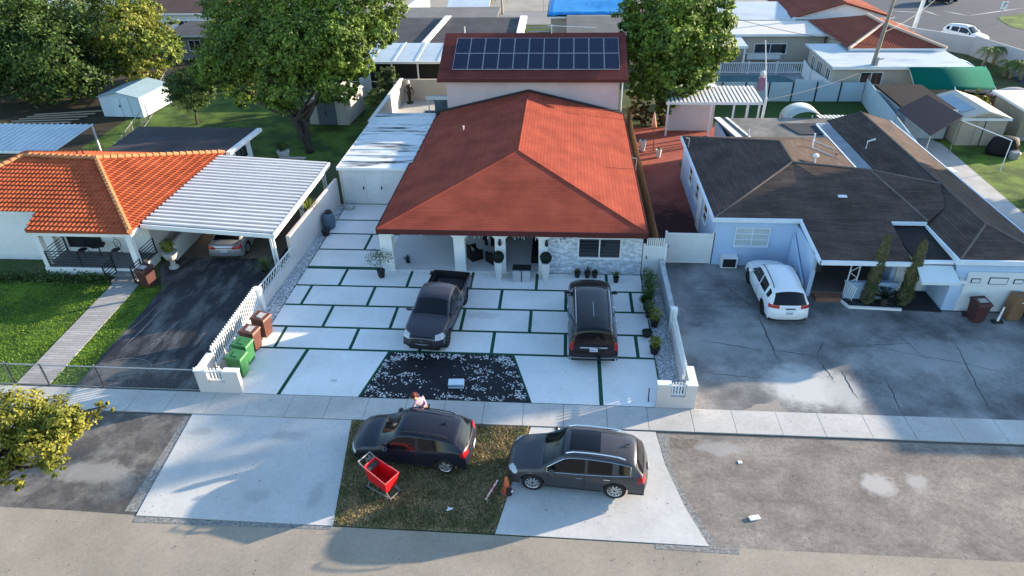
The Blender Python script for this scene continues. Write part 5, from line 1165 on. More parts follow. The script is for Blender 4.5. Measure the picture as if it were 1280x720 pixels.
# low bushes at the back
tree('leafy_bush', 'shaded bushes beside the beige shed and terrace wall', (-15.6,55.5,0), (-15.5,55.5,.6), [(-15.4,55.5,1.1,.9,1.6,.9),(-15.2,58.5,1.6,1.2,1.2,1.2)], 3000, .12, LGY, .05, cat='bush')
tree('leafy_bush', 'reddish weedy shrubs under the leafy tree at the end of the red yard', (6.3,51.6,0), (6.3,51.8,.5), [(6.2,52.1,.9,.8,.8,.9),(5.7,53.5,.9,.7,1,.8),(7.2,52.6,.7,.5,.6,.6)], 2200, .11, leafm('leaves_reddish', (.12,.05,.03), (.09,.10,.03)), .05, cat='bush')
tree('leafy_bush', 'dark foliage filling the gap behind the shaded left sheds', (-33,66,0), (-33,66,1), [(-33,67,2.2,3.6,1.5,2.2),(-27,68,2.4,3,1.5,2.2),(-20.5,66,1.8,1.8,1.4,1.8)], 7000, .2, LD, .1, cat='bush')
tree('leafy_bush', 'row of rubbery shrubs behind the blue tarpaulin and leafy tree', (9,90,0), (9,90,1), [(8,88,1.8,3,1.4,1.6),(14,90,2.2,3.5,1.5,2.0)], 3500, .25, LD, .1, cat='bush')
tree('leafy_bush', 'yellow green shrub beside the back street gate', (.2,84.5,0), (.2,84.5,.5), [(.0,84.5,1.2,.9,.7,1.2)], 900, .16, LY, .06, cat='bush')
tree('leafy_bush', 'yellowish tufted bush between the beige shed and the tan hut', (32,53.6,0), (32,53.6,.5), [(31.7,53.6,1.1,.6,.5,.9),(31.9,54.6,1.4,.6,.5,.8)], 1000, .15, LY, .06, cat='bush')
# off-frame neighbours that throw the long shadows across the yards
tree('broadleaf_tree', 'tall tree east of the blue house outside the view', (40.5,41,0), (40.5,41,4), [(40,41,9,3.2,3.4,3.8),(41,42.8,8,3.4,2.4,4.2),(39.5,42,5,3.2,3.2,3.4),(40.5,38.6,5.5,3,1.9,4.2),(40,39.5,8,2.6,2,3),(41,44.1,9.4,3,1.7,3)], 18000, .34, LG, .4)
house('flat_neighbour_house', 'low flat roofed house east of the garage outside the view', 27.2,38,25.0,33,3.2,'flat',FLATM)
def palm(name, label, base, h, n, L_, lm=None, group=None, cat='palm tree'):
    t = thing(name, label, cat, tuple(base), group=group); B = Vector(base); top = B+Vector((rnd.uniform(-.3,.3),rnd.uniform(-.3,.3),h))
    w = MB(); w.sm = True; limb(w, B, top, .16, .1, .04); w.build('trunk', BARKL, t); m = MB()
    for i in range(n):
        a = 6.283*i/n+rnd.uniform(-.2,.2); el = rnd.uniform(.1,1.1); P = []
        for k in range(8):
            s = k/7; rr = L_*s; P.append(top+Vector((math.cos(a)*rr*math.cos(el*.5), math.sin(a)*rr*math.cos(el*.5), rr*math.sin(el)*.8-L_*s*s*.95)))
        for k in range(7):
            d = (P[k+1]-P[k]).normalized(); sd_ = d.cross(Vector((0,0,1))).normalized(); wd = L_*.2*math.sin(math.pi*(k+.8)/8)
            for q in range(3):
                c = P[k].lerp(P[k+1], q/3)
                for sg in (-1,1): m.add([c, c+d*.09*L_*.5, c+d*.12*L_+sd_*sg*wd-Vector((0,0,wd*.55))],[(0,1,2)])
    m.build('crown', lm or LG, t); return t
PG = 'palms by the avenue wall'
for (px, py, tp, lab) in ((1228,84,57,'palm leaning over the pale garden wall, left of the pair'),(1240,80,55,'palm close beside the left palm at the garden wall'),(1254,95,74,'first palm of the right cluster behind the green canopy'),(1262,98,72,'middle palm of the right cluster behind the tan hut'),(1275,100,74,'palm at the right frame edge above the tan hut roof')):
    b = g(px, py, 0)
    hh = 0; 
    while hh < 9:
        v = Vector((b[0],b[1],hh)); c = Vector((0,0,CAMH)); rel = v-c; u = AX[0]*0; 
        cx = AX[0]*rel.x+AY[0]*rel.y+AZ[0]*rel.z; cy = AX[1]*rel.x+AY[1]*rel.y+AZ[1]*rel.z; cz = AX[2]*rel.x+AY[2]*rel.y+AZ[2]*rel.z
        if 360-FPX*cy/-cz < tp: break
        hh += .1
    palm('palm_tree', lab, b, hh*.82, 15, 1.35, group=PG)
for px, lab in ((598,'palm beside the back street, leftmost of three'),(613,'middle palm of the three beside the back street'),(628,'palm beside the back street, rightmost of three')):
    b = g(px, 18, 0); palm('palm_tree', lab, b, 2.6, 9, 1.5, LY, group='small palms by the back street')
# pair of columnar cypresses and a sago palm in the planter of the blue house
sheet('planter_bed', [(13.15,27.85),(13.35,27.15),(15.6,27.05),(15.6,27.85)], .03, mat('dark_mulch', (.03,.035,.035), .95, .6, 5, fine=.5, col2=(.14,.15,.15), thresh=(.5,.66)))
T = thing('planter_kerb', 'low white stone edging around the planting bed of the blue house', 'kerb', (14.3,27.1,0))
w = MB()
for a, b in (((13.05,27.85),(13.3,27.1)),((13.3,27.1),(15.6,26.98))):
    A, B = Vector((*a,0)), Vector((*b,0)); d = (B-A).normalized(); nn = Vector((d.y,-d.x,0))*.05; w.prism([(A+nn)[:2],(B+nn)[:2],(B-nn)[:2],(A-nn)[:2]],0,.12)
w.build('kerb', WHITE, T)
def cypress(label, x, y, h, lean):
    t = thing('columnar_cypress', label, 'cypress', (x,y,0), group='cypresses in front of the blue house')
    w = MB(); w.tube([(x,y,0),(x+lean*h,y,h*.9)],[.06,.02],6); w.build('trunk', BARK, t); m = MB()
    for i in range(3600):
        s = rnd.random()**.8; z = .15+h*s; r = (.34*(1-s)**.32*min(1,.7+s*2.5)+.02)*(1+.25*noise.noise(Vector((x,z*2.2,s)))); a = rnd.random()*6.283; q = r*rnd.uniform(.55,1.05)
        m.leaf((x+lean*z+q*math.cos(a),y+q*math.sin(a),z), Vector((math.cos(a),math.sin(a),rnd.uniform(.0,.9))).normalized(), .075, .4)
    m.build('crown', leafm('cypress_leaf', (.045,.065,.022), (.16,.14,.06), sc=1.2), t)
cypress('columnar cypress left of the sago palm, leaning slightly', 14.2, 27.45, 3.5, .02)
cypress('columnar cypress right of the sago palm beside the door awning', 15.75, 27.35, 3.3, .02)
T = thing('sago_palm', 'dark squat sago palm with spiky fronds between the two cypresses', 'palm', (14.95,27.4,0))
w = MB(); w.lathe([(.14,0),(.17,.2),(.12,.4)], (14.95,27.4,0), 8); w.build('trunk', BARK, T); m = MB()
for i in range(30):
    a = 6.283*i/30+rnd.uniform(-.1,.1); el = rnd.uniform(.15,1.2); P = [Vector((14.95+math.cos(a)*.8*s*math.cos(el), 27.4+math.sin(a)*.8*s*math.cos(el), .4+.8*s*math.sin(el)-.3*s*s)) for s in (0,.2,.4,.6,.8,1)]
    for k in range(5):
        d = (P[k+1]-P[k]).normalized(); sd_ = d.cross(Vector((0,0,1))).normalized()
        for sg in (-1,1):
            for q in (0,.5): c = P[k].lerp(P[k+1],q); m.add([c, c+d*.05, c+sd_*sg*.14+d*.08],[(0,1,2)])
m.build('crown', leafm('sago_leaf', (.012,.03,.014), (.03,.05,.02)), T)
# ---------------------------------------------------------------- potted plants
def pot_plant(name, label, x, y, pr, ph, kind, h, m, potm=BLACKP, group=None, sq=False, n=260, ls=.07):
    t = thing(name, label, 'potted plant', (x,y,.045), group=group); z = .045
    w = MB(); w.lathe([(pr*.75,0),(pr*.75,.08),(pr*.4,.16),(pr*.36,ph*.45),(pr*.75,ph*.6),(pr,ph*.8),(pr*1.15,ph),(pr*.9,ph),(.001,ph-.05)] if name == 'urn_planter' else [(pr*.72,0),(pr,ph),(pr*1.08,ph),(pr*1.08,ph+.03),(pr*.9,ph+.03),(pr*.85,ph-.03),(.001,ph-.03)], (x,y,z), 4 if sq else 14); w.build('pot', potm, t)
    f = MB()
    if kind == 'bush':
        for i in range(n):
            d = Vector((rnd.gauss(0,1),rnd.gauss(0,1),rnd.gauss(0,1))).normalized(); q = rnd.uniform(.5,1)
            f.leaf((x+d.x*h*.5*q, y+d.y*h*.5*q, z+ph+h*.5+d.z*h*.5*q), (d+Vector((0,0,.4))).normalized(), ls)
    elif kind == 'tree':
        w = MB(); w.tube([(x,y,z+ph-.05),(x+.03,y,z+ph+h*.7)],.02,5); w.build('stem', BARKL, t)
        for i in range(n):
            a = rnd.random()*6.283; q = rnd.random()**.5*h*.62; f.leaf((x+q*math.cos(a), y+q*math.sin(a), z+ph+h*.75+rnd.gauss(0,h*.1)-q*.25), Vector((rnd.gauss(0,.5),rnd.gauss(0,.5),1)).normalized(), ls, .4)
    elif kind == 'ball':
        for i in range(n):
            d = Vector((rnd.gauss(0,1),rnd.gauss(0,1),rnd.gauss(0,1))).normalized(); f.leaf(Vector((x,y,z+ph+h*.48))+d*h*.5*rnd.uniform(.9,1), d, ls)
        w = MB(); w.ball((x,y,z+ph+h*.48), h*.46); w.build('topiary_core', leafm('topiary', (.012,.022,.016), (.02,.035,.02)), t)
    elif kind == 'spiky':
        for i in range(n):
            a = rnd.random()*6.283; el = rnd.uniform(.5,1.5); d = Vector((math.cos(a)*math.cos(el),math.sin(a)*math.cos(el),math.sin(el))); sd_ = d.cross(Vector((0,0,1))).normalized()*.03
            b = Vector((x,y,z+ph)); f.add([b-sd_, b+sd_, b+d*h*.6+sd_*.8, b+d*h, b+d*h*.6-sd_*.8],[(0,1,2,3,4)])
    f.build('foliage', m, t); return t
WPOT = mat('white_planter', (.62,.62,.60), .6, .05)
pot_plant('potted_tree', 'feathery little tree in a square black pot at the left porch corner', -9.0, 28.85, .22, .42, 'tree', 1.1, LGY, sq=True, n=420, ls=.06)
BT = leafm('topiary_leaf', (.008,.016,.012), (.02,.03,.02))
pot_plant('topiary_planter', 'round dark topiary ball on a tall white planter at the middle porch column', -3.05, 28.98, .22, .95, 'ball', .62, BT, WPOT, n=700, ls=.035)
pot_plant('topiary_planter', 'round dark topiary ball on a tall white planter beside the stone wall', -.72, 28.98, .22, .95, 'ball', .62, BT, WPOT, n=700, ls=.035)
pot_plant('potted_plant', 'tiny spiky plant on the porch floor behind the leftmost column', -7.9, 30.2, .1, .16, 'spiky', .4, leafm('blue_leaf', (.02,.05,.06), (.04,.08,.09)), n=30)
for x, lab, h in ((.85,'leftmost small pot against the stone wall behind the black suv',.22),(1.35,'second small pot against the stone wall, with pale sprigs',.35),(1.72,'third small pot against the stone wall',.22),(2.75,'dark pot with a spiky plant right of the black suv by the wall',.4)):
    pot_plant('potted_plant', lab, x, 29.25 if x < 2 else 28.85, .15, .28, 'spiky', h, LGY, n=22)
for x, y, h, m_, lab, k, pr in ((4.25,28.5,.8,LGY,'dusty shrub nearest the picket topped gate','bush',.16),(4.3,27.8,.95,LGY,'leafy potted shrub, second from the gate along the gravel','bush',.17),(4.15,27.1,.85,LD,'darker potted shrub in the middle of the right hand row','bush',.17),(4.0,26.5,.5,LD,'low dark potted plant below the middle shrub','spiky',.16),(4.05,25.9,.6,LGY,'small grey green potted plant above the bright yellow one','bush',.16),(4.25,25.2,.75,LY,'bright yellow green potted bush in the right hand row','bush',.2),(3.85,24.45,.12,LD,'nearly empty black pot between the two yellowish bushes','bush',.22),(4.05,23.25,.62,LY,'yellow green bush in a grey pot nearest the street','bush',.22)):
    pot_plant('potted_plant', lab, x, y, pr, .2 if h < .2 else .3, k, h, m_, group='potted plants along the right gravel strip', n=330 if h > .2 else 20, ls=.05)
T = pot_plant('urn_planter', 'stone pedestal urn with a yellow green plant beside the carport low wall', -20.15, 29.35, .34, .95, 'bush', .75, LY, mat('stone_urn', (.42,.40,.37), .9, .15, 3), n=300, ls=.09)
pot_plant('potted_plant', 'round black pot by the front door on the porch', -22.1, 29.55, .2, .72, 'bush', .2, LD, n=30)
pot_plant('potted_plant', 'white basket planter on the back lawn behind the carport', -19.6, 44.3, .42, .6, 'bush', .9, LD, WPOT, n=300, ls=.1)
pot_plant('hanging_fern', 'pale spiky plant on the carport edge beside the boundary wall', -13.95, 33.4, .2, 1.3, 'spiky', .9, LY, n=60)
pot_plant('potted_plant', 'spiky pale plant at the carport front post', -14.75, 28.4, .18, .5, 'spiky', .8, LGY, n=50)
T = pot_plant('white_flower_pot', 'white broken flower pot on the sunlit red patio', 5.6, 46.6, .25, .7, 'bush', .2, LGY, WPOT, n=20)
T = pot_plant('white_flower_pot', 'small white pedestal pot beside the red patio pole', 6.6, 45.4, .2, .5, 'bush', .2, LGY, WPOT, n=20)
T = thing('patio_umbrella', 'closed salmon coloured parasol standing on the red patio', 'parasol', (6.4,46.6,0))
w = MB(); w.tube([(6.4,46.6,0),(6.25,46.8,2.6)],.035,6); w.build('pole', mat('rust_pole', (.2,.08,.05), .8), T)
w = MB(); w.sm = True; w.tube([(6.3,46.75,1.7),(6.27,46.78,2.2),(6.25,46.8,2.75)],[.2,.14,.03],10); w.build('canopy', mat('salmon_cloth', (.55,.25,.18), .8), T)
tb = thing('foliage_hedge', 'thin planting in shade along the front wall of the tiled house', 'hedge', (-26,27.9,0)); m = MB()
for i in range(2200): m.leaf((rnd.uniform(-33,-22.9), rnd.gauss(28.0,.25), abs(rnd.gauss(.12,.12))), Vector((rnd.gauss(0,.5),rnd.gauss(0,.5),1)).normalized(), .09)
m.build('foliage', LD, tb)
# ================================================================== VEHICLES
def paint(name, col, rough=.32, metal=.25, coat=.25): return mat(name, col, rough, .02, 1, metal=metal, coat=coat, spec=.3)
TYRE = mat('tyre_rubber', (.018,.018,.018), .8, .1); ALLOY = mat('alloy', (.42,.43,.44), .3, .05, metal=.6)
CARGL = mat('car_glass', (.006,.007,.009), .07, .02, spec=.35)
TRIM = mat('cladding', (.022,.022,.024), .6, .05); RED = mat('red_lens', (.32,.008,.012), .2, .05, coat=.6); LENS = mat('clear_lens', (.40,.42,.45), .12, .05, coat=.6)
PLATE = mat('plate', (.62,.64,.66), .5, .05)
def interp(tab, x):
    if x <= tab[0][0]: return tab[0][1]
    for (a, b), (c, d) in zip(tab, tab[1:]):
        if x <= c: return b+(d-b)*(x-a)/(c-a)
    return tab[-1][1]
def car(name, label, S, loc, rz, cat='car', group=None):
    t = thing(name, label, cat, loc, rz, group, local=True)
    prof = [Vector((a,b)) for a, b in S['prof']]
    for _ in range(2):
        q = [prof[0]]
        for a, b in zip(prof, prof[1:]): q += [a.lerp(b,.2), a.lerp(b,.8)]
        q.append(prof[-1]); prof = q
    seg = [(b-a).length for a, b in zip(prof, prof[1:])]; tot = sum(seg); NS = 150; st = []; k = 0; acc = 0
    for i in range(NS):
        d = tot*i/(NS-1)
        while k < len(seg)-1 and acc+seg[k] < d: acc += seg[k]; k += 1
        st.append(prof[k].lerp(prof[k+1], min(1,(d-acc)/max(seg[k],1e-6))))
    W = S['w']; H = max(p[1] for p in prof); L2 = S['L']/2; n1, n2, n3 = 9, 10, 9; sill = S.get('sill',.24)
    Hc = H-S['belt'][len(S['belt'])//2][1]
    def section(p):
        x, zt = p; zb = min(interp(S['belt'],x), zt-.02); zl = min(sill, zb-.03); w = W*interp(S.get('wtab',[(-9,1),(9,1)]),x)
        h = max(0,min(1,(zt-zb)/Hc)); out = []
        for i in range(n1+1):
            s = i/n1; z = zl+(zb-zl)*s; y = w*(.955+.045*math.sin(math.pi*min(1,s*1.05)*.85)) - (.02*w if s > .97 else 0); out.append((y,z))
        tum = S.get('tumble',.19); wr = w*(.94-tum*h)*(1-S.get('taper',.10)*h*max(0,min(1,(-x-.6)/1.5))); drop = (zt-zb)*(.55-.42*h); y0, z0 = out[-1]
        for i in range(1,n2+1): s = i/n2; out.append((y0+(wr-y0)*s, z0+(zt-drop-z0)*s))
        for i in range(1,n3+1): s = i/n3; out.append((wr*(1-s), zt-drop*(1-s)**2.6))
        return out
    V = []; sect = []
    kf, kr = S.get('kf',.30), S.get('kr',.14)
    for p in st:
        sc = section(p); sect.append(sc); row = []
        full = [(y,z) for y, z in sc]+[(-y,z) for y, z in sc[-2::-1]]
        for y, z in full:
            x = p[0]; q = min(1,abs(y)/W)
            if x > 0: x -= kf*q**3.2*max(0,min(1,(x-(L2-1.5))/1.5))
            else: x += kr*q**3.2*max(0,min(1,(-x-(L2-.9))/.9))
            row.append([x,y,z])
        V.append(row)
    NC = len(V[0]); nh = n1+n2+n3
    arches = [(S['wf'],S['r']),(S['wr'],S['r'])]
    def low(j): return j <= n1 or j >= NC-1-n1
    faces = []
    for i in range(NS-1):
        for j in range(NC-1):
            if low(j) and low(j+1):
                c4 = [V[i][j],V[i+1][j],V[i+1][j+1],V[i][j+1]]; kill = False
                for ax, r in arches:
                    R_ = r+.055
                    if sum((v[0]-ax)**2+(v[2]-r)**2 < R_*R_ for v in c4) >= 3: kill = True
                if kill: continue
            faces.append((i,j))
    used = set()
    for i, j in faces: used |= {(i,j),(i+1,j),(i+1,j+1),(i,j+1)}
    for (i,j) in used:
        if low(j):
            v = V[i][j]
            for ax, r in arches:
                R_ = r+.055; dx, dz = v[0]-ax, v[2]-r; d = math.hypot(dx,dz)
                if d < R_ and d > .01: v[0] = ax+dx*R_/d; v[2] = r+dz*R_/d
    groups = {}
    def cls(i, j):
        x, y, z = [sum(V[a][b][k] for a, b in ((i,j),(i+1,j),(i+1,j+1),(i,j+1)))/4 for k in range(3)]
        px = (st[i][0]+st[i+1][0])/2; zt = (st[i][1]+st[i+1][1])/2
        jj = j if j < nh else NC-2-j; side = 'l' if y > 0 else 'r'
        ws0, ws1 = S['ws']; rw0, rw1 = S['rw']
        if S.get('bed') and S['bed'][0] < px < S['bed'][1] and jj >= n1+n2-2: return None
        if jj >= n1+n2+1 and ws0 < px < ws1: return 'windshield'
        if jj >= n1+n2+1 and rw0 < px < rw1 and zt > S.get('rwz',0): return 'rear_window'
        if n1 < jj < n1+n2-1 and S['sw'][0] < px < S['sw'][1] and zt-min(interp(S['belt'],px),zt) > .16:
            for a in S['pillars']:
                if abs(px-a) < .05: return 'body'
            return 'side_window_'+side
        if S.get('sunroof') and jj >= n1+n2+3 and S['sunroof'][0] < px < S['sunroof'][1]: return 'sunroof'
        for nm, f in S['lamps']:
            if nm == 'cladding' and f(x, abs(y), z, zt): return 'front_bumper' if px > S['wf'] else 'rear_bumper' if px < S['wr'] else 'sill_'+side
            if f(x, abs(y), z, zt): return nm+'_'+side if nm in ('headlight','taillight') else nm
        return 'body'
    for (i,j) in faces:
        c = cls(i,j)
        if c: groups.setdefault(c, []).append((i,j))
    MM = {'body':S['paint'],'windshield':CARGL,'rear_window':CARGL,'side_window':CARGL,'sunroof':CARGL,'headlight':LENS,'taillight':RED,'grille':S.get('grille',DARK),'cladding':TRIM,'front_bumper':TRIM,'rear_bumper':TRIM,'sill':TRIM,'trim':S.get('trimmat',CHROME)}
    for gname, fl in groups.items():
        idx = {}; mb = MB(); mb.sm = True; vs = []; fs = []
        for (i,j) in fl:
            f = []
            for q in ((i,j),(i,j+1),(i+1,j+1),(i+1,j)):
                if q not in idx: idx[q] = len(vs); vs.append(tuple(V[q[0]][q[1]]))
                f.append(idx[q])
            fs.append(tuple(f))
        mb.add(vs, fs); nm = gname[:-2] if gname[-2:] in ('_l','_r') else gname
        mb.build(nm, MM[nm], t)
    # underbody
    w = MB(); w.box(-L2+.25,L2-.3,-W+.3,W-.3,.2,.8); w.box(-L2+.2,S['wr']-S['r']-.1,-W+.12,W-.12,.24,.5); w.box(S['wr']+S['r']+.1,S['wf']-S['r']-.1,-W+.1,W-.1,.22,.5); w.box(S['wf']+S['r']+.1,L2-.35,-W+.25,W-.25,.24,.5); w.build('underbody', BLACKP, t)
    r = S['r']
    for ax in (S['wf'],S['wr']):
        for s in (1,-1):
            y1 = s*(W-.035); y0 = s*(W-.27); w = MB(); w.sm = True; n = 28
            pr = [(r*.66,.0),(r*.9,.0),(r,.035),(r,.2),(r*.9,.235),(.01,.235)]
            vs = []; fs = []
            for a, b in pr:
                for k in range(n): th = 2*math.pi*k/n; vs.append((ax+a*math.cos(th), y1-s*b, r+a*math.sin(th)))
            for i in range(len(pr)-1):
                for k in range(n): f = (i*n+k,i*n+(k+1)%n,(i+1)*n+(k+1)%n,(i+1)*n+k); fs.append(f if s > 0 else f[::-1])
            w.add(vs, fs); wo = w.build('wheel', TYRE, t)
            m_ = MB(); ns = S.get('spokes',10)
            ring = []
            for k in range(24):
                t0, t1 = 2*math.pi*k/24, 2*math.pi*(k+1)/24
                m_.add([(ax+q*math.cos(a), y1-s*d, r+q*math.sin(a)) for q, d, a in ((r*.68,.0,t0),(r*.68,.0,t1),(r*.60,.02,t1),(r*.60,.02,t0))],[(0,1,2,3) if s < 0 else (3,2,1,0)])
            for k in range(ns):
                a = 2*math.pi*k/ns; u = (math.cos(a),math.sin(a)); v = (-math.sin(a),math.cos(a)); wd = .045*10/ns*r/.36
                P = [(u[0]*q+v[0]*e, u[1]*q+v[1]*e) for q, e in ((.03,-wd*.7),(r*.62,-wd*.6),(r*.62,wd*.6),(.03,wd*.7))]
                m_.add([(ax+p[0], y1-s*.012, r+p[1]) for p in P]+[(ax+p[0], y1-s*.045, r+p[1]) for p in P], [(0,1,2,3),(0,4,5,1),(2,6,7,3)] if s < 0 else [(3,2,1,0),(1,5,4,0),(3,7,6,2)])
            m_.build('rim', S.get('rim',ALLOY), wo)
            d_ = MB(); d_.add([(ax+r*.66*math.cos(2*math.pi*k/20), y1-s*.07, r+r*.66*math.sin(2*math.pi*k/20)) for k in range(20)],[tuple(range(20)) if s < 0 else tuple(range(20))[::-1]]); d_.build('brake_disc', DARK, wo)
    mx, mz = S['mirror']
    for s in (1,-1):
        w = MB(); w.sm = True; w.ball((mx, s*(W+.06), mz), .10, .13, .085, 10, 6); w.tube([(mx,s*(W-.2),mz-.05),(mx,s*(W+.0),mz-.02)],.035,6); w.build('mirror', S.get('mirrormat',S['paint']), t)
    def side_pt(x, fr):      # a point on the body side at the belt fraction
        i = min(range(NS), key=lambda q: abs(st[q][0]-x)+(0 if 2 < q < NS-3 else 9)); sc = sect[i]; return sc
    for s in (1,-1):
        for dx in S['doors']:
            i = min(range(8,NS-8), key=lambda q: abs(st[q][0]-dx)); row = V[i]; js = range(1,n1+1) if s > 0 else range(NC-2,NC-2-n1,-1)
            pts = [(row[j][0], row[j][1]+s*.001, row[j][2]) for j in js if low(j)]
            w = MB(); w.tube(pts, .008, 4); w.build('door_seam', BLACKP, t)
        for hx in S['handles']:
            i = min(range(8,NS-8), key=lambda q: abs(st[q][0]-hx)); z = interp(S['belt'],hx)-.1; w = MB(); w.sm = False; w.obox((hx, s*(W*1.0+.005), z), (.2,.03,.035)); w.build('door_handle', S.get('handlemat',CHROME), t)
        if S.get('rails'):
            a, b, ym = S['rails']; P = []
            for k in range(9):
                x = a+(b-a)*k/8; i = min(range(8,NS-8), key=lambda q: abs(st[q][0]-x)); P.append((x, s*ym, st[i][1]+(.045 if 0 < k < 8 else .0)-.012))
            w = MB(); w.tube(P, .022, 6); w.build('roof_rail', S.get('railmat',CHROME), t)
        if S.get('beltline'):
            a, b = S['beltline']; P = []
            for k in range(16):
                x = a+(b-a)*k/15; i = min(range(8,NS-8), key=lambda q: abs(st[q][0]-x)); sc = sect[i]; P.append((x, s*(sc[n1][0]+.006), sc[n1][1]+.02))
            P2 = []
            for k in range(16):
                x = b+(a-b)*k/15; i = min(range(8,NS-8), key=lambda q: abs(st[q][0]-x)); sc = sect[i]; P2.append((x, s*(sc[n1+n2-1][0]+.006), sc[n1+n2-1][1]))
            w = MB(); w.tube(P+P2+[P[0]], .011, 4); w.build('window_trim', CHROME, t)
    if S.get('plate'):
        px, pz, dirn = S['plate']; w = MB(); w.box(px-.01,px+.01,-.16,.16,pz-.08,pz+.08); po = w.build('number_plate', PLATE, t)
        w = MB(); [w.box(px+dirn*.012-.002,px+dirn*.012+.002,-.11+.045*k,-.085+.045*k,pz-.04,pz+.035) for k in range(6)]; w.build('plate_marks', mat('plate_ink', (.08,.1,.25), .6), po)
    for nm, m_, bx in S.get('extras', []): w = MB(); w.box(*bx); w.build(nm, m_, t)
    if S.get('fin'): w = MB(); w.sm = True; fx, fz = S['fin']; w.add([(fx-.12,-.02,fz),(fx+.1,-.02,fz),(fx+.1,.02,fz),(fx-.12,.02,fz),(fx-.1,0,fz+.09)],[(0,1,4),(1,2,4),(2,3,4),(3,0,4)]); w.build('antenna', S['paint'], t)
    if S.get('bed'):
        a, b = S['bed']; w = MB(); y = W*.84; z0, z1 = .62, S['bedtop']
        w.add([(a,-y,z0),(b,-y,z0),(b,y,z0),(a,y,z0),(a,-y,z1),(b,-y,z1),(b,y,z1),(a,y,z1)],[(0,1,2,3),(0,4,5,1),(3,2,6,7),(1,5,6,2),(0,3,7,4)]); w.build('cargo_bed', BLACKP, t)
    return t
def suv(**k):
    S = dict(L=4.69,w=.92,r=.37,wf=1.42,wr=-1.28,sill=.27,ws=(.42,1.12),rw=(-2.19,-1.90),sw=(-1.72,1.05),rwz=1.08,pillars=(-.33,-1.22,-1.30),mirror=(.78,1.08),doors=(.92,-.3,-1.15),handles=(-.1,-1.0),
      prof=[(-2.24,.32),(-2.33,.5),(-2.345,.72),(-2.27,.86),(-2.24,1.04),(-1.93,1.46),(-1.80,1.56),(-1.1,1.66),(-.4,1.70),(.2,1.68),(.46,1.63),(.8,1.36),(1.14,1.11),(1.3,1.06),(1.8,.98),(2.16,.86),(2.31,.72),(2.345,.55),(2.3,.32)],
      belt=[(-2.4,1.06),(-1.7,1.09),(-1.1,1.02),(0,.96),(1.1,.94),(1.7,.86),(2.4,.72)], wtab=[(-2.4,.95),(-1.6,.99),(0,1.),(1.4,.99),(2.4,.93)],
      paint=None, plate=(-2.335,.78,-1), fin=(-1.6,1.63), rails=(-1.55,.35,.62), lamps=[])
    S.update(k); return S
hl = lambda x0, z0, z1, y0: (lambda x,y,z,zt: x > x0 and z0 < z < z1 and y > y0)
tl_ = lambda x0, z0, z1, y0: (lambda x,y,z,zt: x < x0 and z0 < z < z1 and y > y0)
gr_ = lambda x0, z0, z1, y1: (lambda x,y,z,zt: x > x0 and z0 < z < z1 and y < y1)
clad = lambda zz: (lambda x,y,z,zt: z < zz)
ROG = suv(paint=paint('gunmetal_paint', (.052,.051,.058)), sunroof=(-.75,.28), beltline=(-1.75,.95), spokes=10,
    lamps=[('headlight',hl(1.93,.70,.84,.50)),('grille',gr_(2.1,.42,.76,.42)),('taillight',tl_(-1.98,.84,1.06,.60)),('cladding',clad(.33))])
car('grey_suv', 'dark grey suv with silver rails and glass roof panel on the right concrete apron', ROG, (.72,16.36,.02), R(180-4.5))
KON = suv(L=4.35,w=.90,r=.34,wf=1.33,wr=-1.30,ws=(.35,1.05),rw=(-2.08,-1.70),rwz=1.04,pillars=(-.35,-1.16),doors=(.85,-.32,-1.1),
    prof=[(-2.08,.32),(-2.16,.5),(-2.175,.7),(-2.12,.84),(-2.08,1.0),(-1.72,1.36),(-1.6,1.43),(-1.0,1.52),(-.4,1.56),(.1,1.55),(.38,1.5),(.72,1.26),(1.06,1.05),(1.2,1.0),(1.7,.92),(2.0,.8),(2.13,.68),(2.17,.5),(2.12,.32)],
    belt=[(-2.4,1.02),(-1.6,1.05),(-1.0,.97),(0,.92),(1.0,.90),(1.6,.82),(2.4,.66)], mirror=(.72,1.02), paint=paint('dark_blue_grey_paint', (.014,.015,.024), .25, .1), sw=(-1.62,.95), taper=.16, plate=(-2.17,.74,-1), fin=(-1.15,1.51), rails=(-1.4,.25,.60), railmat=BLACKP, spokes=5, handlemat=paint('dark_blue_grey_paint',(0,0,0)),
    lamps=[('headlight',hl(1.85,.58,.72,.45)),('grille',gr_(2.0,.42,.68,.42)),('taillight',tl_(-1.85,.86,1.02,.52)),('cladding',clad(.36))])
car('blue_grey_suv', 'dark blue grey suv parked on the grass verge behind the red cart', KON, (-5.0,17.12,.01), R(180-4.5))
WHT = suv(paint=paint('white_car_paint', (.66,.68,.70), .3, 0), r=.36, railmat=BLACKP, spokes=5, rim=DARK, mirrormat=paint('white_car_paint',(0,0,0)), handlemat=paint('white_car_paint',(0,0,0)), plate=(-2.34,.74,-1), fin=None,
    lamps=[('headlight',hl(1.95,.70,.86,.5)),('grille',gr_(2.1,.42,.74,.5)),('taillight',tl_(-1.95,.90,1.06,.48)),('cladding',clad(.34))], extras=[('rear_badge',DARK,(-2.335,-2.30,-.2,.2,.93,.96))])
WHT['rw'] = (-2.21,-1.80); WHT['kr'] = .26; WHT['taper'] = .14
car('white_suv', 'white compact suv parked nose first beside the blue house', WHT, (10.05,27.75,.012), R(91))
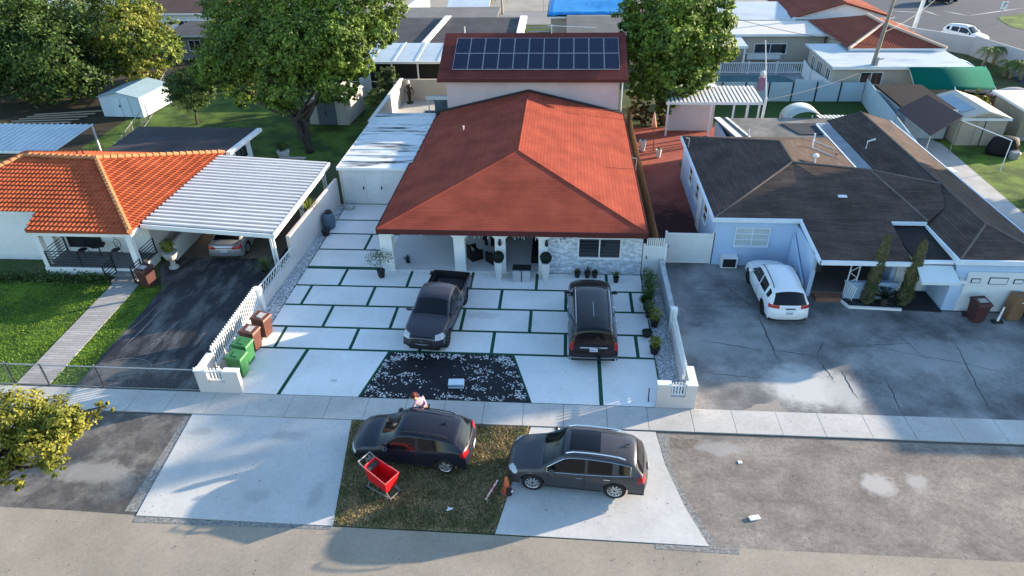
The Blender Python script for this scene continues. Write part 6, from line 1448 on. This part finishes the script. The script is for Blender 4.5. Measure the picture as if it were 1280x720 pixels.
ESC = suv(L=5.3,w=1.02,r=.41,wf=1.72,wr=-1.35,sill=.33,ws=(.78,1.42),rw=(-2.52,-2.34),sw=(-2.35,1.35),rwz=1.2,pillars=(.05,-.95,-1.85),mirror=(1.12,1.28),doors=(1.25,.1,-.92),handles=(.3,-.75),
    prof=[(-2.55,.4),(-2.64,.52),(-2.65,.72),(-2.60,.86),(-2.58,1.15),(-2.45,1.72),(-2.38,1.82),(-1.8,1.9),(-.8,1.93),(.3,1.92),(.72,1.88),(1.05,1.62),(1.42,1.34),(1.55,1.28),(2.2,1.22),(2.52,1.12),(2.62,.95),(2.65,.6),(2.6,.4)],
    belt=[(-2.7,1.16),(0,1.14),(1.4,1.12),(2.2,1.05),(2.7,.9)], wtab=[(-2.7,.97),(-1.6,1.),(1.4,1.),(2.7,.95)], tumble=.16, kr=.08,
    paint=paint('black_brown_paint', (.010,.007,.010), .22, 0), plate=(-2.655,.90,-1), fin=None, rails=(-2.1,.6,.72), spokes=6, mirrormat=BLACKP,
    lamps=[('headlight',hl(2.3,.7,1.05,.66)),('grille',gr_(2.5,.5,1.05,.6)),('taillight',tl_(-2.48,.85,1.45,.86)),('trim',lambda x,y,z,zt: x < -2.4 and .48 < z < .53),('cladding',clad(.36))], extras=[('rear_chrome_bar',CHROME,(-2.64,-2.60,-.55,.55,1.0,1.07)),('roof_rib',CHROME,(-1.7,-.6,-.012,.0,1.915,1.935))])
ESC['plate'] = (-2.64,.92,-1)
car('black_suv', 'large black suv with chrome roof rails, parked nose in before the stone faced wall', ESC, (1.40,24.75,.047), R(90.5))
TAC = suv(L=5.4,w=.95,r=.40,wf=1.75,wr=-1.6,sill=.38,ws=(.62,1.22),rw=(-.80,-.66),rwz=1.25,sw=(-.62,1.15),pillars=(.08,),mirror=(1.0,1.25),doors=(1.1,.12,-.62),handles=(.3,-.45),
    prof=[(-2.6,.45),(-2.7,.6),(-2.7,1.0),(-2.66,1.12),(-2.5,1.14),(-.95,1.14),(-.86,1.18),(-.74,1.6),(-.62,1.72),(-.2,1.78),(.3,1.77),(.58,1.72),(.9,1.45),(1.24,1.22),(1.4,1.17),(2.2,1.1),(2.52,.98),(2.64,.8),(2.68,.55),(2.62,.42)],
    belt=[(-2.7,1.1),(-.9,1.1),(0,1.09),(1.2,1.08),(2.0,1.02),(2.7,.84)], wtab=[(-2.7,.98),(1.4,1.),(2.7,.94)], tumble=.18, kf=.34, kr=.03,
    paint=paint('dark_grey_truck_paint', (.040,.037,.048), .28, .2), plate=None, fin=(-.45,1.75), rails=None, spokes=6, rim=DARK, handlemat=BLACKP, bed=(-2.58,-.92), bedtop=1.12,
    lamps=[('headlight',hl(2.15,.82,1.0,.52)),('grille',gr_(2.4,.62,.96,.50)),('taillight',tl_(-2.5,.75,1.05,.8)),('front_bumper',lambda x,y,z,zt: x > 2.3 and z < .58),('cladding',lambda x,y,z,zt: z < .46)],
    extras=[('badge',CHROME,(2.655,2.67,-.09,.09,.78,.84))])
TK = car('pickup_truck', 'dark grey pickup truck facing the street, its black cargo bed open', TAC, (-5.45,25.15,.047), R(-96))
w = MB(); w.add([(-3.1,-.75,.72),(-2.68,-.75,.72),(-2.68,.75,.72),(-3.1,.75,.72),(-3.1,-.75,.77),(-2.68,-.75,.77),(-2.68,.75,.77),(-3.1,.75,.77)],[(0,3,2,1),(4,5,6,7),(0,1,5,4),(1,2,6,5),(2,3,7,6),(3,0,4,7)]); w.build('tailgate', BLACKP, TK)
w = MB()
for a in (.30,.22): 
    for k in range(12):
        t0, t1 = 2*math.pi*k/12, 2*math.pi*(k+1)/12
P_ = [(2.60+.04*math.cos(0),.52*math.cos(th),.80+.16*math.sin(th)) for th in [i*2*math.pi/24 for i in range(25)]]
w.tube([(2.66-.10*(abs(p[1])/.52)**2.5, p[1], p[2]) for p in P_], .02, 5, False); w.build('grille_surround', mat('satin_chrome', (.25,.25,.26), .35, .03, metal=.6), TK)
SED = suv(L=4.6,w=.90,r=.33,wf=1.38,wr=-1.3,sill=.22,ws=(.35,1.2),rw=(-1.80,-1.0),rwz=1.02,sw=(-1.35,1.05),pillars=(-.2,),mirror=(.8,.98),doors=(.95,-.2,-1.1),handles=(-.0,-.95),
    prof=[(-2.2,.3),(-2.28,.45),(-2.3,.65),(-2.24,.9),(-2.15,.99),(-1.85,1.04),(-1.4,1.26),(-1.0,1.38),(-.4,1.44),(.1,1.43),(.4,1.38),(.8,1.16),(1.22,.95),(1.4,.9),(1.9,.82),(2.15,.72),(2.27,.58),(2.3,.45),(2.24,.3)],
    belt=[(-2.4,.92),(-1.6,.93),(0,.88),(1.1,.84),(1.7,.74),(2.4,.6)], paint=paint('silver_paint', (.36,.37,.39), .3, .5), rails=None, fin=None, plate=(-2.29,.68,-1), spokes=8,
    lamps=[('headlight',hl(1.9,.56,.7,.48)),('grille',gr_(2.1,.4,.62,.45)),('taillight',tl_(-1.95,.74,.90,.48)),('cladding',clad(.25))])
SE = car('silver_sedan', 'silver sedan parked under the white ribbed carport', SED, (-17.75,32.35,.016), R(93))
w = MB(); w.box(-2.29,-2.26,-.5,.5,.80,.83); w.build('rear_chrome_bar', CHROME, SE)
# distant traffic
def far_car(name, label, S, p, rz): return car(name, label, S, (p[0],p[1],.01), rz)
WHF = dict(WHT); far_car('white_pickup', 'white vehicle nosing out past the pale garden wall by the avenue', WHF, g(1203,52), R(-55))
BLF = dict(KON); far_car('dark_car', 'dark car driving on the avenue at the top edge', BLF, g(1172,3.5), R(175))
SLF = dict(SED); far_car('silver_car', 'silver car parked behind the pool house beyond the palms', SLF, g(1105,98) if 0 else (35.5,66.5,0), R(110))
far_car('white_car', 'white car parked in the gap between two white roofs near the palms', dict(WHT), (35.2,61.6,0), R(70))
S2 = dict(SED); S2['paint'] = paint('maroon_paint', (.12,.02,.03)); far_car('maroon_car', 'maroon car with a pale windshield cover parked behind the tan hut', S2, (36.3,57.2,0), R(15))
w = MB(); w.box(-.3,.0,0,0,0,0)
# ================================================================== BINS AND PROPS
def bin_(label, x, y, rz, m, group=None, z=.045):
    t = thing('wheelie_bin', label, 'wheeled bin', (x,y,z), rz, group, local=True)
    w = MB(); w.obox((0,0,.5),(.60,.66,.9),0,0,0,.80); w.build('bin_body', m, t, bevel=.02)
    w = MB(); w.add([(-.33,-.38,.94),(.33,-.38,.94),(.33,.36,.99),(-.33,.36,.99),(-.30,-.34,1.03),(.30,-.34,1.03),(.30,.30,1.10),(-.30,.30,1.10)],[(0,3,2,1),(4,5,6,7),(0,1,5,4),(1,2,6,5),(2,3,7,6),(3,0,4,7)]); l = w.build('lid', m, t, bevel=.015)
    w = MB(); w.box(-.2,.2,-.2,.1,1.068,1.075) ; w.obox((0,-.05,1.085),(.34,.26,.01),0,.11); w.build('lid_sticker', mat('faded_sticker', (.34,.33,.33), .7, .2, 8) if label[:5] in ('brown','dark ') else m, l)
    w = MB(); w.tube([(-.26,.42,.95),(.26,.42,.95)],.02,6); w.tube([(-.26,.34,.95),(-.26,.42,.95)],.02,5); w.tube([(.26,.34,.95),(.26,.42,.95)],.02,5); w.build('handle', BLACKP, t)
    for s in (-1,1): w = MB(); w.tube([(s*.24,.33,.13),(s*.31,.33,.13)],.13,12); w.build('wheel', BLACKP, t)
    return t
GREENB = mat('green_bin_plastic', (.035,.135,.05), .45, .08, 2); BROWNB = mat('brown_bin_plastic', (.10,.042,.032), .45, .12, 2); BROWN2 = mat('dark_brown_plastic', (.07,.03,.028), .5, .12, 2)
BG = 'bins lined up along the picket fence'
bin_('green bin nearest the street, beside the front wall stub', -13.05, 21.0, R(84), GREENB, BG)
bin_('green bin second from the street, touching a brown bin', -13.15, 21.85, R(82), GREENB, BG)
bin_('brown bin with pale sticker next to the green bins', -13.2, 22.75, R(80), BROWNB, BG)
bin_('brown bin farthest from the street in the row of four', -13.1, 23.75, R(76), BROWNB, BG)
bin_('dark brown bin beside the porch of the tiled house', -20.55, 27.6, R(-12), BROWN2)
bin_('dark brown bin with a white strip on its lid before the blue garage', 18.5, 26.35, R(8), BROWN2, z=.012)
bin_('dull green bin at the right edge before the garage', 21.05, 26.3, R(-8), mat('dull_green', (.035,.09,.055), .6, .1), z=.012)
T = thing('storage_box', 'tall brown cardboard coloured box leaning beside the green bin at the garage', 'box', (20.35,26.6,0))
w = MB(); w.obox((20.2,26.65,.62),(.62,.5,1.2),R(8),0,R(6)); w.build('box_body', mat('tan_board', (.20,.115,.065), .8, .1), T); w = MB(); w.obox((20.3,26.38,.95),(.14,.01,.05),R(8)); w.build('sticker', WHITE, T)
T = thing('broom', 'white broom with a dark base standing before the garage door', 'broom', (19.35,26.2,0))
w = MB(); w.obox((19.4,26.2,.06),(.42,.22,.1)); w.build('base', BLACKP, T); w = MB(); w.tube([(19.4,26.2,.1),(19.55,26.35,.75)],[.05,.035],8); w.build('handle', WHITE, T)
T = thing('rain_barrel', 'blue grey plastic barrel with a black lid against the pinkish wall', 'barrel', (-13.3,33.9,0))
w = MB(); w.sm = True; w.lathe([(.26,0),(.33,.12),(.36,.5),(.34,.85),(.28,.95),(.01,.96)], (-13.25,34.1,.02), 16); w.build('barrel_body', mat('blue_grey_plastic', (.09,.13,.17), .5, .1), T)
w = MB(); w.lathe([(.2,0),(.2,.12),(.01,.14)], (-13.22,34.15,.97), 12); w.build('lid', BLACKP, T)
T = thing('storage_barrel', 'small dark bucket in front of the blue grey barrel', 'bucket', (-13.25,33.1,0)); w = MB(); w.lathe([(.18,0),(.24,.35),(.2,.36),(.01,.3)], (-13.2,33.2,.02), 12); w.build('bucket_body', BLACKP, T)
T = thing('rocks', 'pale rounded rock near the corner of the metal awning', 'rock', (-13.6,37.0,0))
w = MB(); w.sm = True; w.ball((-12.8,36.6,.15),.35,.25,.2); w.build('stone', mat('pale_rock', (.4,.4,.38), .9, .2, 4, bump=.5), T)
# patio furniture
WICK = mat('dark_wicker', (.018,.014,.014), .8, .2, 8, bump=.5)
def armchair(label, x, y, rz):
    t = thing('wicker_armchair', label, 'armchair', (x,y,.12), rz, 'wicker chairs on the arched porch', local=True)
    w = MB(); w.box(-.32,.32,-.34,.34,.05,.36); w.build('seat', WICK, t); w = MB(); w.obox((0,.33,.55),(.78,.1,.62),0,-.12); w.build('backrest', WICK, t)
    for s in (-1,1): w = MB(); w.box(s*.37-.05,s*.37+.05,-.34,.3,.0,.56); w.build('armrest', WICK, t)
    w = MB(); w.obox((.05,.1,.5),(.3,.2,.2),0,-.4); w.build('cushion', mat('cream_cushion', (.5,.48,.42), .9), t)
armchair('dark wicker armchair beside the second porch column, left of the coffee table', -4.55, 30.9, R(125)); armchair('dark wicker armchair right of the coffee table beside the third column', -3.35, 30.6, R(-135))
T = thing('coffee_table', 'dark low table at the back of the arched porch', 'table', (-3.6,32.4,.12)); w = MB(); w.box(-4.2,-3.0,32.1,32.8,.5,.58); w.build('tabletop', WICK, T)
w = MB(); w.box(-4.1,-3.1,32.2,32.7,.12,.5); w.build('base', WICK, T)
T = thing('porch_sofa', 'dark wicker bench along the right end of the arched porch', 'bench', (-1.1,31.5,.12)); w = MB(); w.box(-1.5,-.75,30.4,33.2,.12,.5); w.build('seat', WICK, T); w = MB(); w.box(-.85,-.68,30.4,33.2,.5,1.0); w.build('backrest', WICK, T)
T = thing('white_cabinet', 'pair of small white cabinets with a black top on the driveway before the right arch', 'cabinet', (-1.9,28.9,.045))
for a in (-2.33,-1.87): w = MB(); w.box(a,a+.4,28.65,29.15,.05,.62); w.build('cabinet_body', mat('cabinet_grey', (.42,.43,.45), .6), T)
w = MB(); w.box(-2.36,-1.44,28.8,29.3,.62,.68); w.build('top', DARK, T)
T = thing('door_mat', 'black door mat half hidden behind the pickup bed', 'mat', (-5.4,29.3,.05)); w = MB(); w.box(-6.6,-5.3,29.15,29.5,.05,.065); w.build('mat_sheet', BLACKP, T)
T = thing('wall_box', 'small dark box fixed on the thin rear porch column', 'box', (-7.5,33,1.2)); w = MB(); w.box(-7.64,-7.2,33.1,33.3,1.6,1.95); w.build('box_body', DARK, T); w = MB(); w.box(-7.55,-7.3,33.05,33.1,1.68,1.87); w.build('screen', GLASS, T)
IR = DARK
def iron_chair(label, x, y, rz):
    t = thing('iron_chair', label, 'chair', (x,y,.47), rz, 'iron chairs on the railed porch', local=True)
    w = MB(); w.lathe([(.01,.42),(.22,.42),(.22,.45),(.01,.45)], (0,0,0), 12); w.build('seat', IR, t)
    for a, b in ((.16,.16),(-.16,.16),(.16,-.16),(-.16,-.16)): w = MB(); w.tube([(a,b,.42),(a*1.3,b*1.3,0)],.014,5); w.build('leg', IR, t)
    w = MB(); w.tube([(.24*math.cos(th),.2,.72+.24*math.sin(th)) for th in [i*math.pi/8 for i in range(17)]],.016,5,False); w.tube([(-.2,.2,.42),(-.2,.2,.6)],.014,4); w.tube([(.2,.2,.42),(.2,.2,.6)],.014,4); w.tube([(0,.2,.5),(0,.2,.95)],.01,4); w.tube([(-.22,.2,.72),(.22,.2,.72)],.01,4); w.build('backrest', IR, t)
iron_chair('black iron chair at the left end of the railed porch', -25.0, 29.55, 0); iron_chair('black iron chair at the right side of the porch window', -23.2, 29.6, R(-15))
T = thing('bistro_table', 'small round black table between the two iron chairs', 'table', (-24.1,29.5,.47)); w = MB(); w.lathe([(.01,.68),(.36,.68),(.36,.71),(.01,.71)], (-24.1,29.6,.47), 16); w.build('tabletop', IR, T); w = MB(); w.tube([(-24.1,29.6,.47),(-24.1,29.6,1.15)],.03,6); w.build('leg', IR, T)
# sheds in the left back yard
def shed(name, label, x0, x1, y0, y1, h, wm, rm, dm, dx, rz=0):
    t = thing(name, label, 'shed', (x0,y0,0), rz, local=True); X, Y = x1-x0, y1-y0
    w = MB(); w.box(0,X,0,Y,.08,h); n = 0
    w.build('wall', wm, t)
    w = MB(); xm = X/2; zr = h+.42; w.slab([(-.1,-.12,h),(xm,-.12,zr),(xm,Y+.12,zr),(-.1,Y+.12,h)],.06); w.slab([(xm,-.12,zr),(X+.1,-.12,h),(X+.1,Y+.12,h),(xm,Y+.12,zr)],.06); r = w.build('roof', rm, t)
    w = MB(); [w.add([(0,yy,h),(X,yy,h),(xm,yy,zr-.03)],[(0,1,2)]) for yy in (0.0,Y)]; w.build('gable', wm, t)
    w = MB(); w.box(dx,dx+1.5,-.04,-.003,.1,h-.06); d = w.build('door', dm, t); w = MB(); w.box(dx+.74,dx+.76,-.05,-.042,.1,h-.08); w.build('door_seam', DARK, d); w = MB(); w.box(dx+.6,dx+.68,-.08,-.042,.9,1.1); w.build('handle', DARK, d)
    w = MB(); k = int(Y/.28); [w.box(X+.002,X+.02,.1+i*.28,.16+i*.28,.1,h-.02) for i in range(k)]; w.build('wall_rib', wm, t)
    return t
shed('metal_shed', 'pale blue white metal garden shed under the trees', -38.3,-34.7,53.3,57.5,1.75, mat('shed_blue_white', (.46,.55,.60), .5, .05), mat('shed_roof_blue', (.22,.31,.36), .5, .1), mat('shed_door', (.50,.60,.66), .5, .04), 1.1, R(-4))
shed('plastic_shed', 'cream plastic garden shed with dark grey doors below the great tree', -20.1,-16.9,51.6,55.6,2.0, mat('cream_plastic', (.40,.37,.34), .7, .06), mat('cream_plastic_roof', (.46,.43,.39), .8, .1), mat('grey_door', (.10,.115,.14), .6), .75, R(-3))
T = thing('pallet_stack', 'leaning pale boards under the trees at the far left', 'boards', (-42,52,0))
for i in range(5): w = MB(); w.obox((-43+i*.3,51.5+i*.6,.1+i*.02),(5.5,.18,.05),R(4+i*2)); w.build('board', mat('pale_board', (.32,.27,.2), .9), T)
T = thing('garden_bench', 'low wooden bench in the leaves below the great tree', 'bench', (-18.6,43.6,0)); w = MB(); w.box(-19.4,-17.8,43.4,43.8,.4,.46); w.build('seat', mat('pale_wood', (.4,.36,.3), .8), T)
for a in (-19.3,-17.9): w = MB(); w.box(a-.04,a+.04,43.45,43.75,0,.4); w.build('leg', DARK, T)
T = thing('folding_screen', 'white folded screen standing on the lawn by the screened patio', 'panel', (-17.4,59.2,0)); w = MB(); w.prism([(-17.8,58.7),(-17.1,59.4),(-17.05,59.35),(-17.75,58.65)],.1,1.8); w.build('panel_sheet', mat('pale_blue_white', (.5,.56,.62), .6), T)
# front: cart, cone, sign, litter
T = thing('shopping_cart', 'bright red plastic shopping cart standing on the grass in front of the blue grey suv', 'shopping cart', (-5.75,15.35,0), R(-32), local=True); T.scale = (1.12,1.12,1.12)
REDP = mat('red_plastic', (.55,.012,.018), .4, .05, coat=.3)
w = MB(); b0, b1 = .30, .86
o_ = [(-.46,-.24,b1+.06),(.46,-.28,b1-.06),(.46,.28,b1-.06),(-.46,.24,b1+.06)]; i_ = [(-.36,-.19,b0+.06),(.36,-.2,b0),(.36,.2,b0),(-.36,.19,b0+.06)]
w.add(o_+i_, [(0,4,5,1),(1,5,6,2),(2,6,7,3),(3,7,4,0),(4,7,6,5)]); o = w.build('basket', REDP, T); md = o.modifiers.new('s','SOLIDIFY'); md.thickness = .025
w = MB(); w.tube(o_+[o_[0]], .022, 6, False); w.build('basket_rim', mat('pale_red_plastic', (.55,.10,.10), .5), T)
w = MB(); w.tube([(-.46,-.24,.9),(-.66,-.24,1.02),(-.66,.24,1.02),(-.46,.24,.9)], .022, 6); w.build('push_handle', mat('grey_handle', (.28,.28,.29), .5), T)
w = MB(); w.box(-.42,-.30,-.2,.2,.72,.86); w.build('child_seat', mat('dark_grey_plastic', (.05,.05,.055), .6), T)
w = MB(); w.tube([(-.45,-.25,.14),(.5,-.2,.14),(.5,.2,.14),(-.45,.25,.14),(-.45,-.25,.14)],.02,5,False); w.tube([(-.4,-.22,.14),(-.36,-.2,.36)],.02,5); w.tube([(-.4,.22,.14),(-.36,.2,.36)],.02,5); w.tube([(.45,-.2,.14),(.3,-.18,.32)],.02,5); w.tube([(.45,.2,.14),(.3,.18,.32)],.02,5); w.build('chassis', mat('dull_wire', (.16,.16,.17), .5), T)
for a, b in ((-.42,-.25),(-.42,.25),(.46,-.2),(.46,.2)):
    w = MB(); w.tube([(a,b-.02,.06),(a,b+.02,.06)],.06,10); w.build('wheel', BLACKP, T)
T = thing('traffic_cone', 'faded orange traffic cone with a black weight standing on the verge near the grey suv', 'traffic cone', (-1.95,15.6,0))
w = MB(); w.sm = True; w.lathe([(.15,.04),(.05,.70),(.03,.72),(.01,.72)], (-1.62,15.5,0), 14); w.build('cone', mat('faded_orange', (.60,.16,.07), .6, .15, 5), T); w = MB(); w.lathe([(.22,0),(.22,.04),(.16,.05)], (-1.62,15.5,0), 10); w.build('base', mat('worn_orange_base', (.35,.16,.1), .7), T)
T = thing('cone_weight', 'small black device hooked on the orange cone', 'tool', (-1.8,15.35,0)); w = MB(); w.obox((-1.52,15.33,.2),(.16,.14,.3),.4,.2); w.build('casing', BLACKP, T); w = MB(); w.ball((-1.42,15.28,.3),.04); w.build('knob', WHITE, T)
T = thing('yard_sign', 'narrow pink and white sign leaning on the verge left of the orange cone', 'sign', (-2.5,15.1,0))
w = MB(); w.obox((-2.08,15.2,.42),(.05,.46,.62),R(-22),0,R(22)); w.build('board', mat('pink_white_sign', (.62,.5,.52), .7, .1, 12, col2=(.5,.1,.16), thresh=(.5,.58)), T); w = MB(); w.tube([(-2.2,15.05,.15),(-2.22,14.98,0)],.015,4); w.build('stake', GALV, T)
T = thing('delivery_box', 'small white and blue flat box lying on the black weed fabric', 'box', (-4.0,21.1,.03)); w = MB(); w.obox((-4.05,20.75,.14),(.62,.36,.2),R(3)); w.build('carton', mat('white_blue_box', (.55,.62,.68), .6), T); w = MB(); w.obox((-4.05,20.565,.16),(.6,.01,.07),R(3)); w.build('blue_band', mat('box_blue', (.10,.22,.38), .6), T)
T = thing('plastic_bag', 'crumpled white scrap of paper on the grass verge', 'litter', (-3.4,14.6,0)); w = MB(); 
for i in range(10): w.leaf((-3.42+rnd.gauss(0,.04),14.62+rnd.gauss(0,.03),.08+rnd.random()*.05), Vector((rnd.gauss(0,1),rnd.gauss(0,1),1)).normalized(), .07)
w.build('scrap', mat('paper_white', (.75,.76,.78), .8, .03), T)
T = thing('paper_litter', 'small pale carton flattened on the right asphalt verge', 'litter', (6.0,14.9,0)); q = g(943,648); w = MB(); w.obox((q[0],q[1],.03),(.34,.16,.05),R(15)); w.build('carton', MATS['paper_white'], T)
T = thing('paper_litter', 'tiny pale square of litter on the asphalt below the pavement', 'litter', (5.8,17.4,0)); q = g(925,578); w = MB(); w.obox((q[0],q[1],.015),(.14,.12,.02),R(10)); w.build('scrap', MATS['paper_white'], T)
T = thing('garden_hose', 'thin dark cord curling on the verge beside the right apron', 'cord', (-2.2,14.3,0)); w = MB(); w.tube([(-2.5,14.9,.02),(-2.4,14.5,.03),(-2.1,14.2,.02),(-1.9,13.95,.02)],.02,5); w.build('cord', DARK, T)
# drain pipe stub near right pier
T = thing('drain_stub', 'short dark bar on the driveway slab beside the right wall stub', 'bar', (3.5,20.3,.05)); w = MB(); w.tube([(3.5,20.15,.06),(3.55,20.55,.4)],.025,5); w.build('bar', DARK, T)
# ================================================================== PERSON behind the blue grey suv
SKIN = mat('skin', (.40,.23,.16), .6, .05); HAIR = mat('dark_red_hair', (.09,.018,.014), .6, .2, 8); TOP = mat('pink_white_top', (.50,.34,.38), .85, .15, 9); PANTS = mat('dark_trousers', (.04,.04,.05), .8)
def skinned(name, verts, edges, radii, m, parent, root=0, sub=2):
    me = bpy.data.meshes.new(name); me.from_pydata(verts, edges, []); ob = bpy.data.objects.new(name, me); COL.objects.link(ob)
    sk = ob.modifiers.new('skin','SKIN'); sk.use_smooth_shade = True; ss = ob.modifiers.new('sub','SUBSURF'); ss.levels = sub; ss.render_levels = sub
    for i, r in enumerate(radii): me.skin_vertices[0].data[i].radius = (r, r) if not isinstance(r, tuple) else r; me.skin_vertices[0].data[i].use_root = (i == root)
    bpy.context.view_layer.update(); dg = bpy.context.evaluated_depsgraph_get(); me2 = bpy.data.meshes.new_from_object(ob.evaluated_get(dg)); bpy.data.objects.remove(ob)
    me2.name = name; me2.materials.clear(); me2.materials.append(m); o2 = bpy.data.objects.new(name, me2); COL.objects.link(o2); o2.parent = parent; return o2
PX, PY = -4.85, 18.34
PT_ = thing('person', 'person in pink and white top leaning behind the blue grey suv', 'person', (PX,PY,.05), 0, local=True); PT_.scale = (.94,.94,.94)
# pelvis, spine, chest, neck, head ; leaning toward -x and -y
V_ = [(0,.1,.95),(-.06,.06,1.15),(-.16,.0,1.36),(-.24,-.04,1.48),(-.30,-.07,1.57),(-.34,-.09,1.68),
 (.10,.1,.90),(.12,.08,.50),(.14,.14,.09),(.10,.02,.04), (-.10,.1,.90),(-.14,.04,.50),(-.12,.12,.09),(-.18,.0,.04),
 (-.05,.12,1.42),(.10,.0,1.22),(.02,-.20,1.18),(-.02,-.27,1.17), (-.30,-.16,1.40),(-.36,-.28,1.20),(-.50,-.36,1.22),(-.56,-.40,1.22)]
E_ = [(0,1),(1,2),(2,3),(3,4),(4,5),(0,6),(6,7),(7,8),(8,9),(0,10),(10,11),(11,12),(12,13),(2,14),(14,15),(15,16),(16,17),(2,18),(18,19),(19,20),(20,21)]
R_ = [.14,.12,.13,.055,.085,.09,.095,.06,.042,.04,.095,.06,.042,.04,.055,.042,.032,.034,.055,.042,.032,.034]
skinned('body', V_, E_, R_, SKIN, PT_)
CV = V_[:4]+V_[14:17]+V_[18:21]; CE = [(0,1),(1,2),(2,3),(2,4),(4,5),(5,6),(2,7),(7,8),(8,9)]
skinned('top', CV[:], CE, [.165,.145,.155,.07,.075,.058,.04,.075,.058,.04], TOP, PT_)
skinned('trousers', [V_[0],V_[6],V_[7],V_[8],V_[10],V_[11],V_[12]], [(0,1),(1,2),(2,3),(0,4),(4,5),(5,6)], [.16,.112,.078,.06,.112,.078,.06], PANTS, PT_)
w = MB(); w.sm = True; w.ball((-.325,-.06,1.70),.115,.12,.12,12,8); w.tube([(-.28,.02,1.72),(-.24,.06,1.55),(-.22,.07,1.38)],[.09,.07,.03],8); w.build('hair', HAIR, PT_)
w = MB(); w.sm = True; w.ball((-.405,-.165,1.645),.016,.014,.02,6,4); w.ball((-.43,-.10,1.68),.014,.014,.01,6,4); w.ball((-.37,-.17,1.69),.014,.014,.01,6,4); w.build('face_features', DARK, PT_)
for bx, by, d0 in ((-.02,-.27,(-.1,-1)),(-.56,-.40,(-1,-.4))):
    w = MB(); w.sm = True; L0 = Vector((d0[0],d0[1],-.1)).normalized(); S0 = Vector((-L0.y,L0.x,0)).normalized(); c = Vector((bx,by,1.18 if bx > -.1 else 1.22))
    for k in range(4): a = c+S0*(-.03+.02*k); w.tube([a,a+L0*(.05),a+L0*(.085+.008*(k in (1,2)))-Vector((0,0,.02))],[.011,.010,.008],6)
    w.tube([c+S0*.03,c+S0*.055+L0*.02,c+S0*.06+L0*.05],[.012,.011,.009],6); w.build('fingers', SKIN, PT_)
# ------------------------------------------------------------------ render settings
scene.render.engine = 'CYCLES'
scene.cycles.max_bounces = 5; scene.cycles.diffuse_bounces = 3; scene.cycles.glossy_bounces = 3; scene.cycles.transparent_max_bounces = 6
scene.render.resolution_x = 1024; scene.render.resolution_y = 576
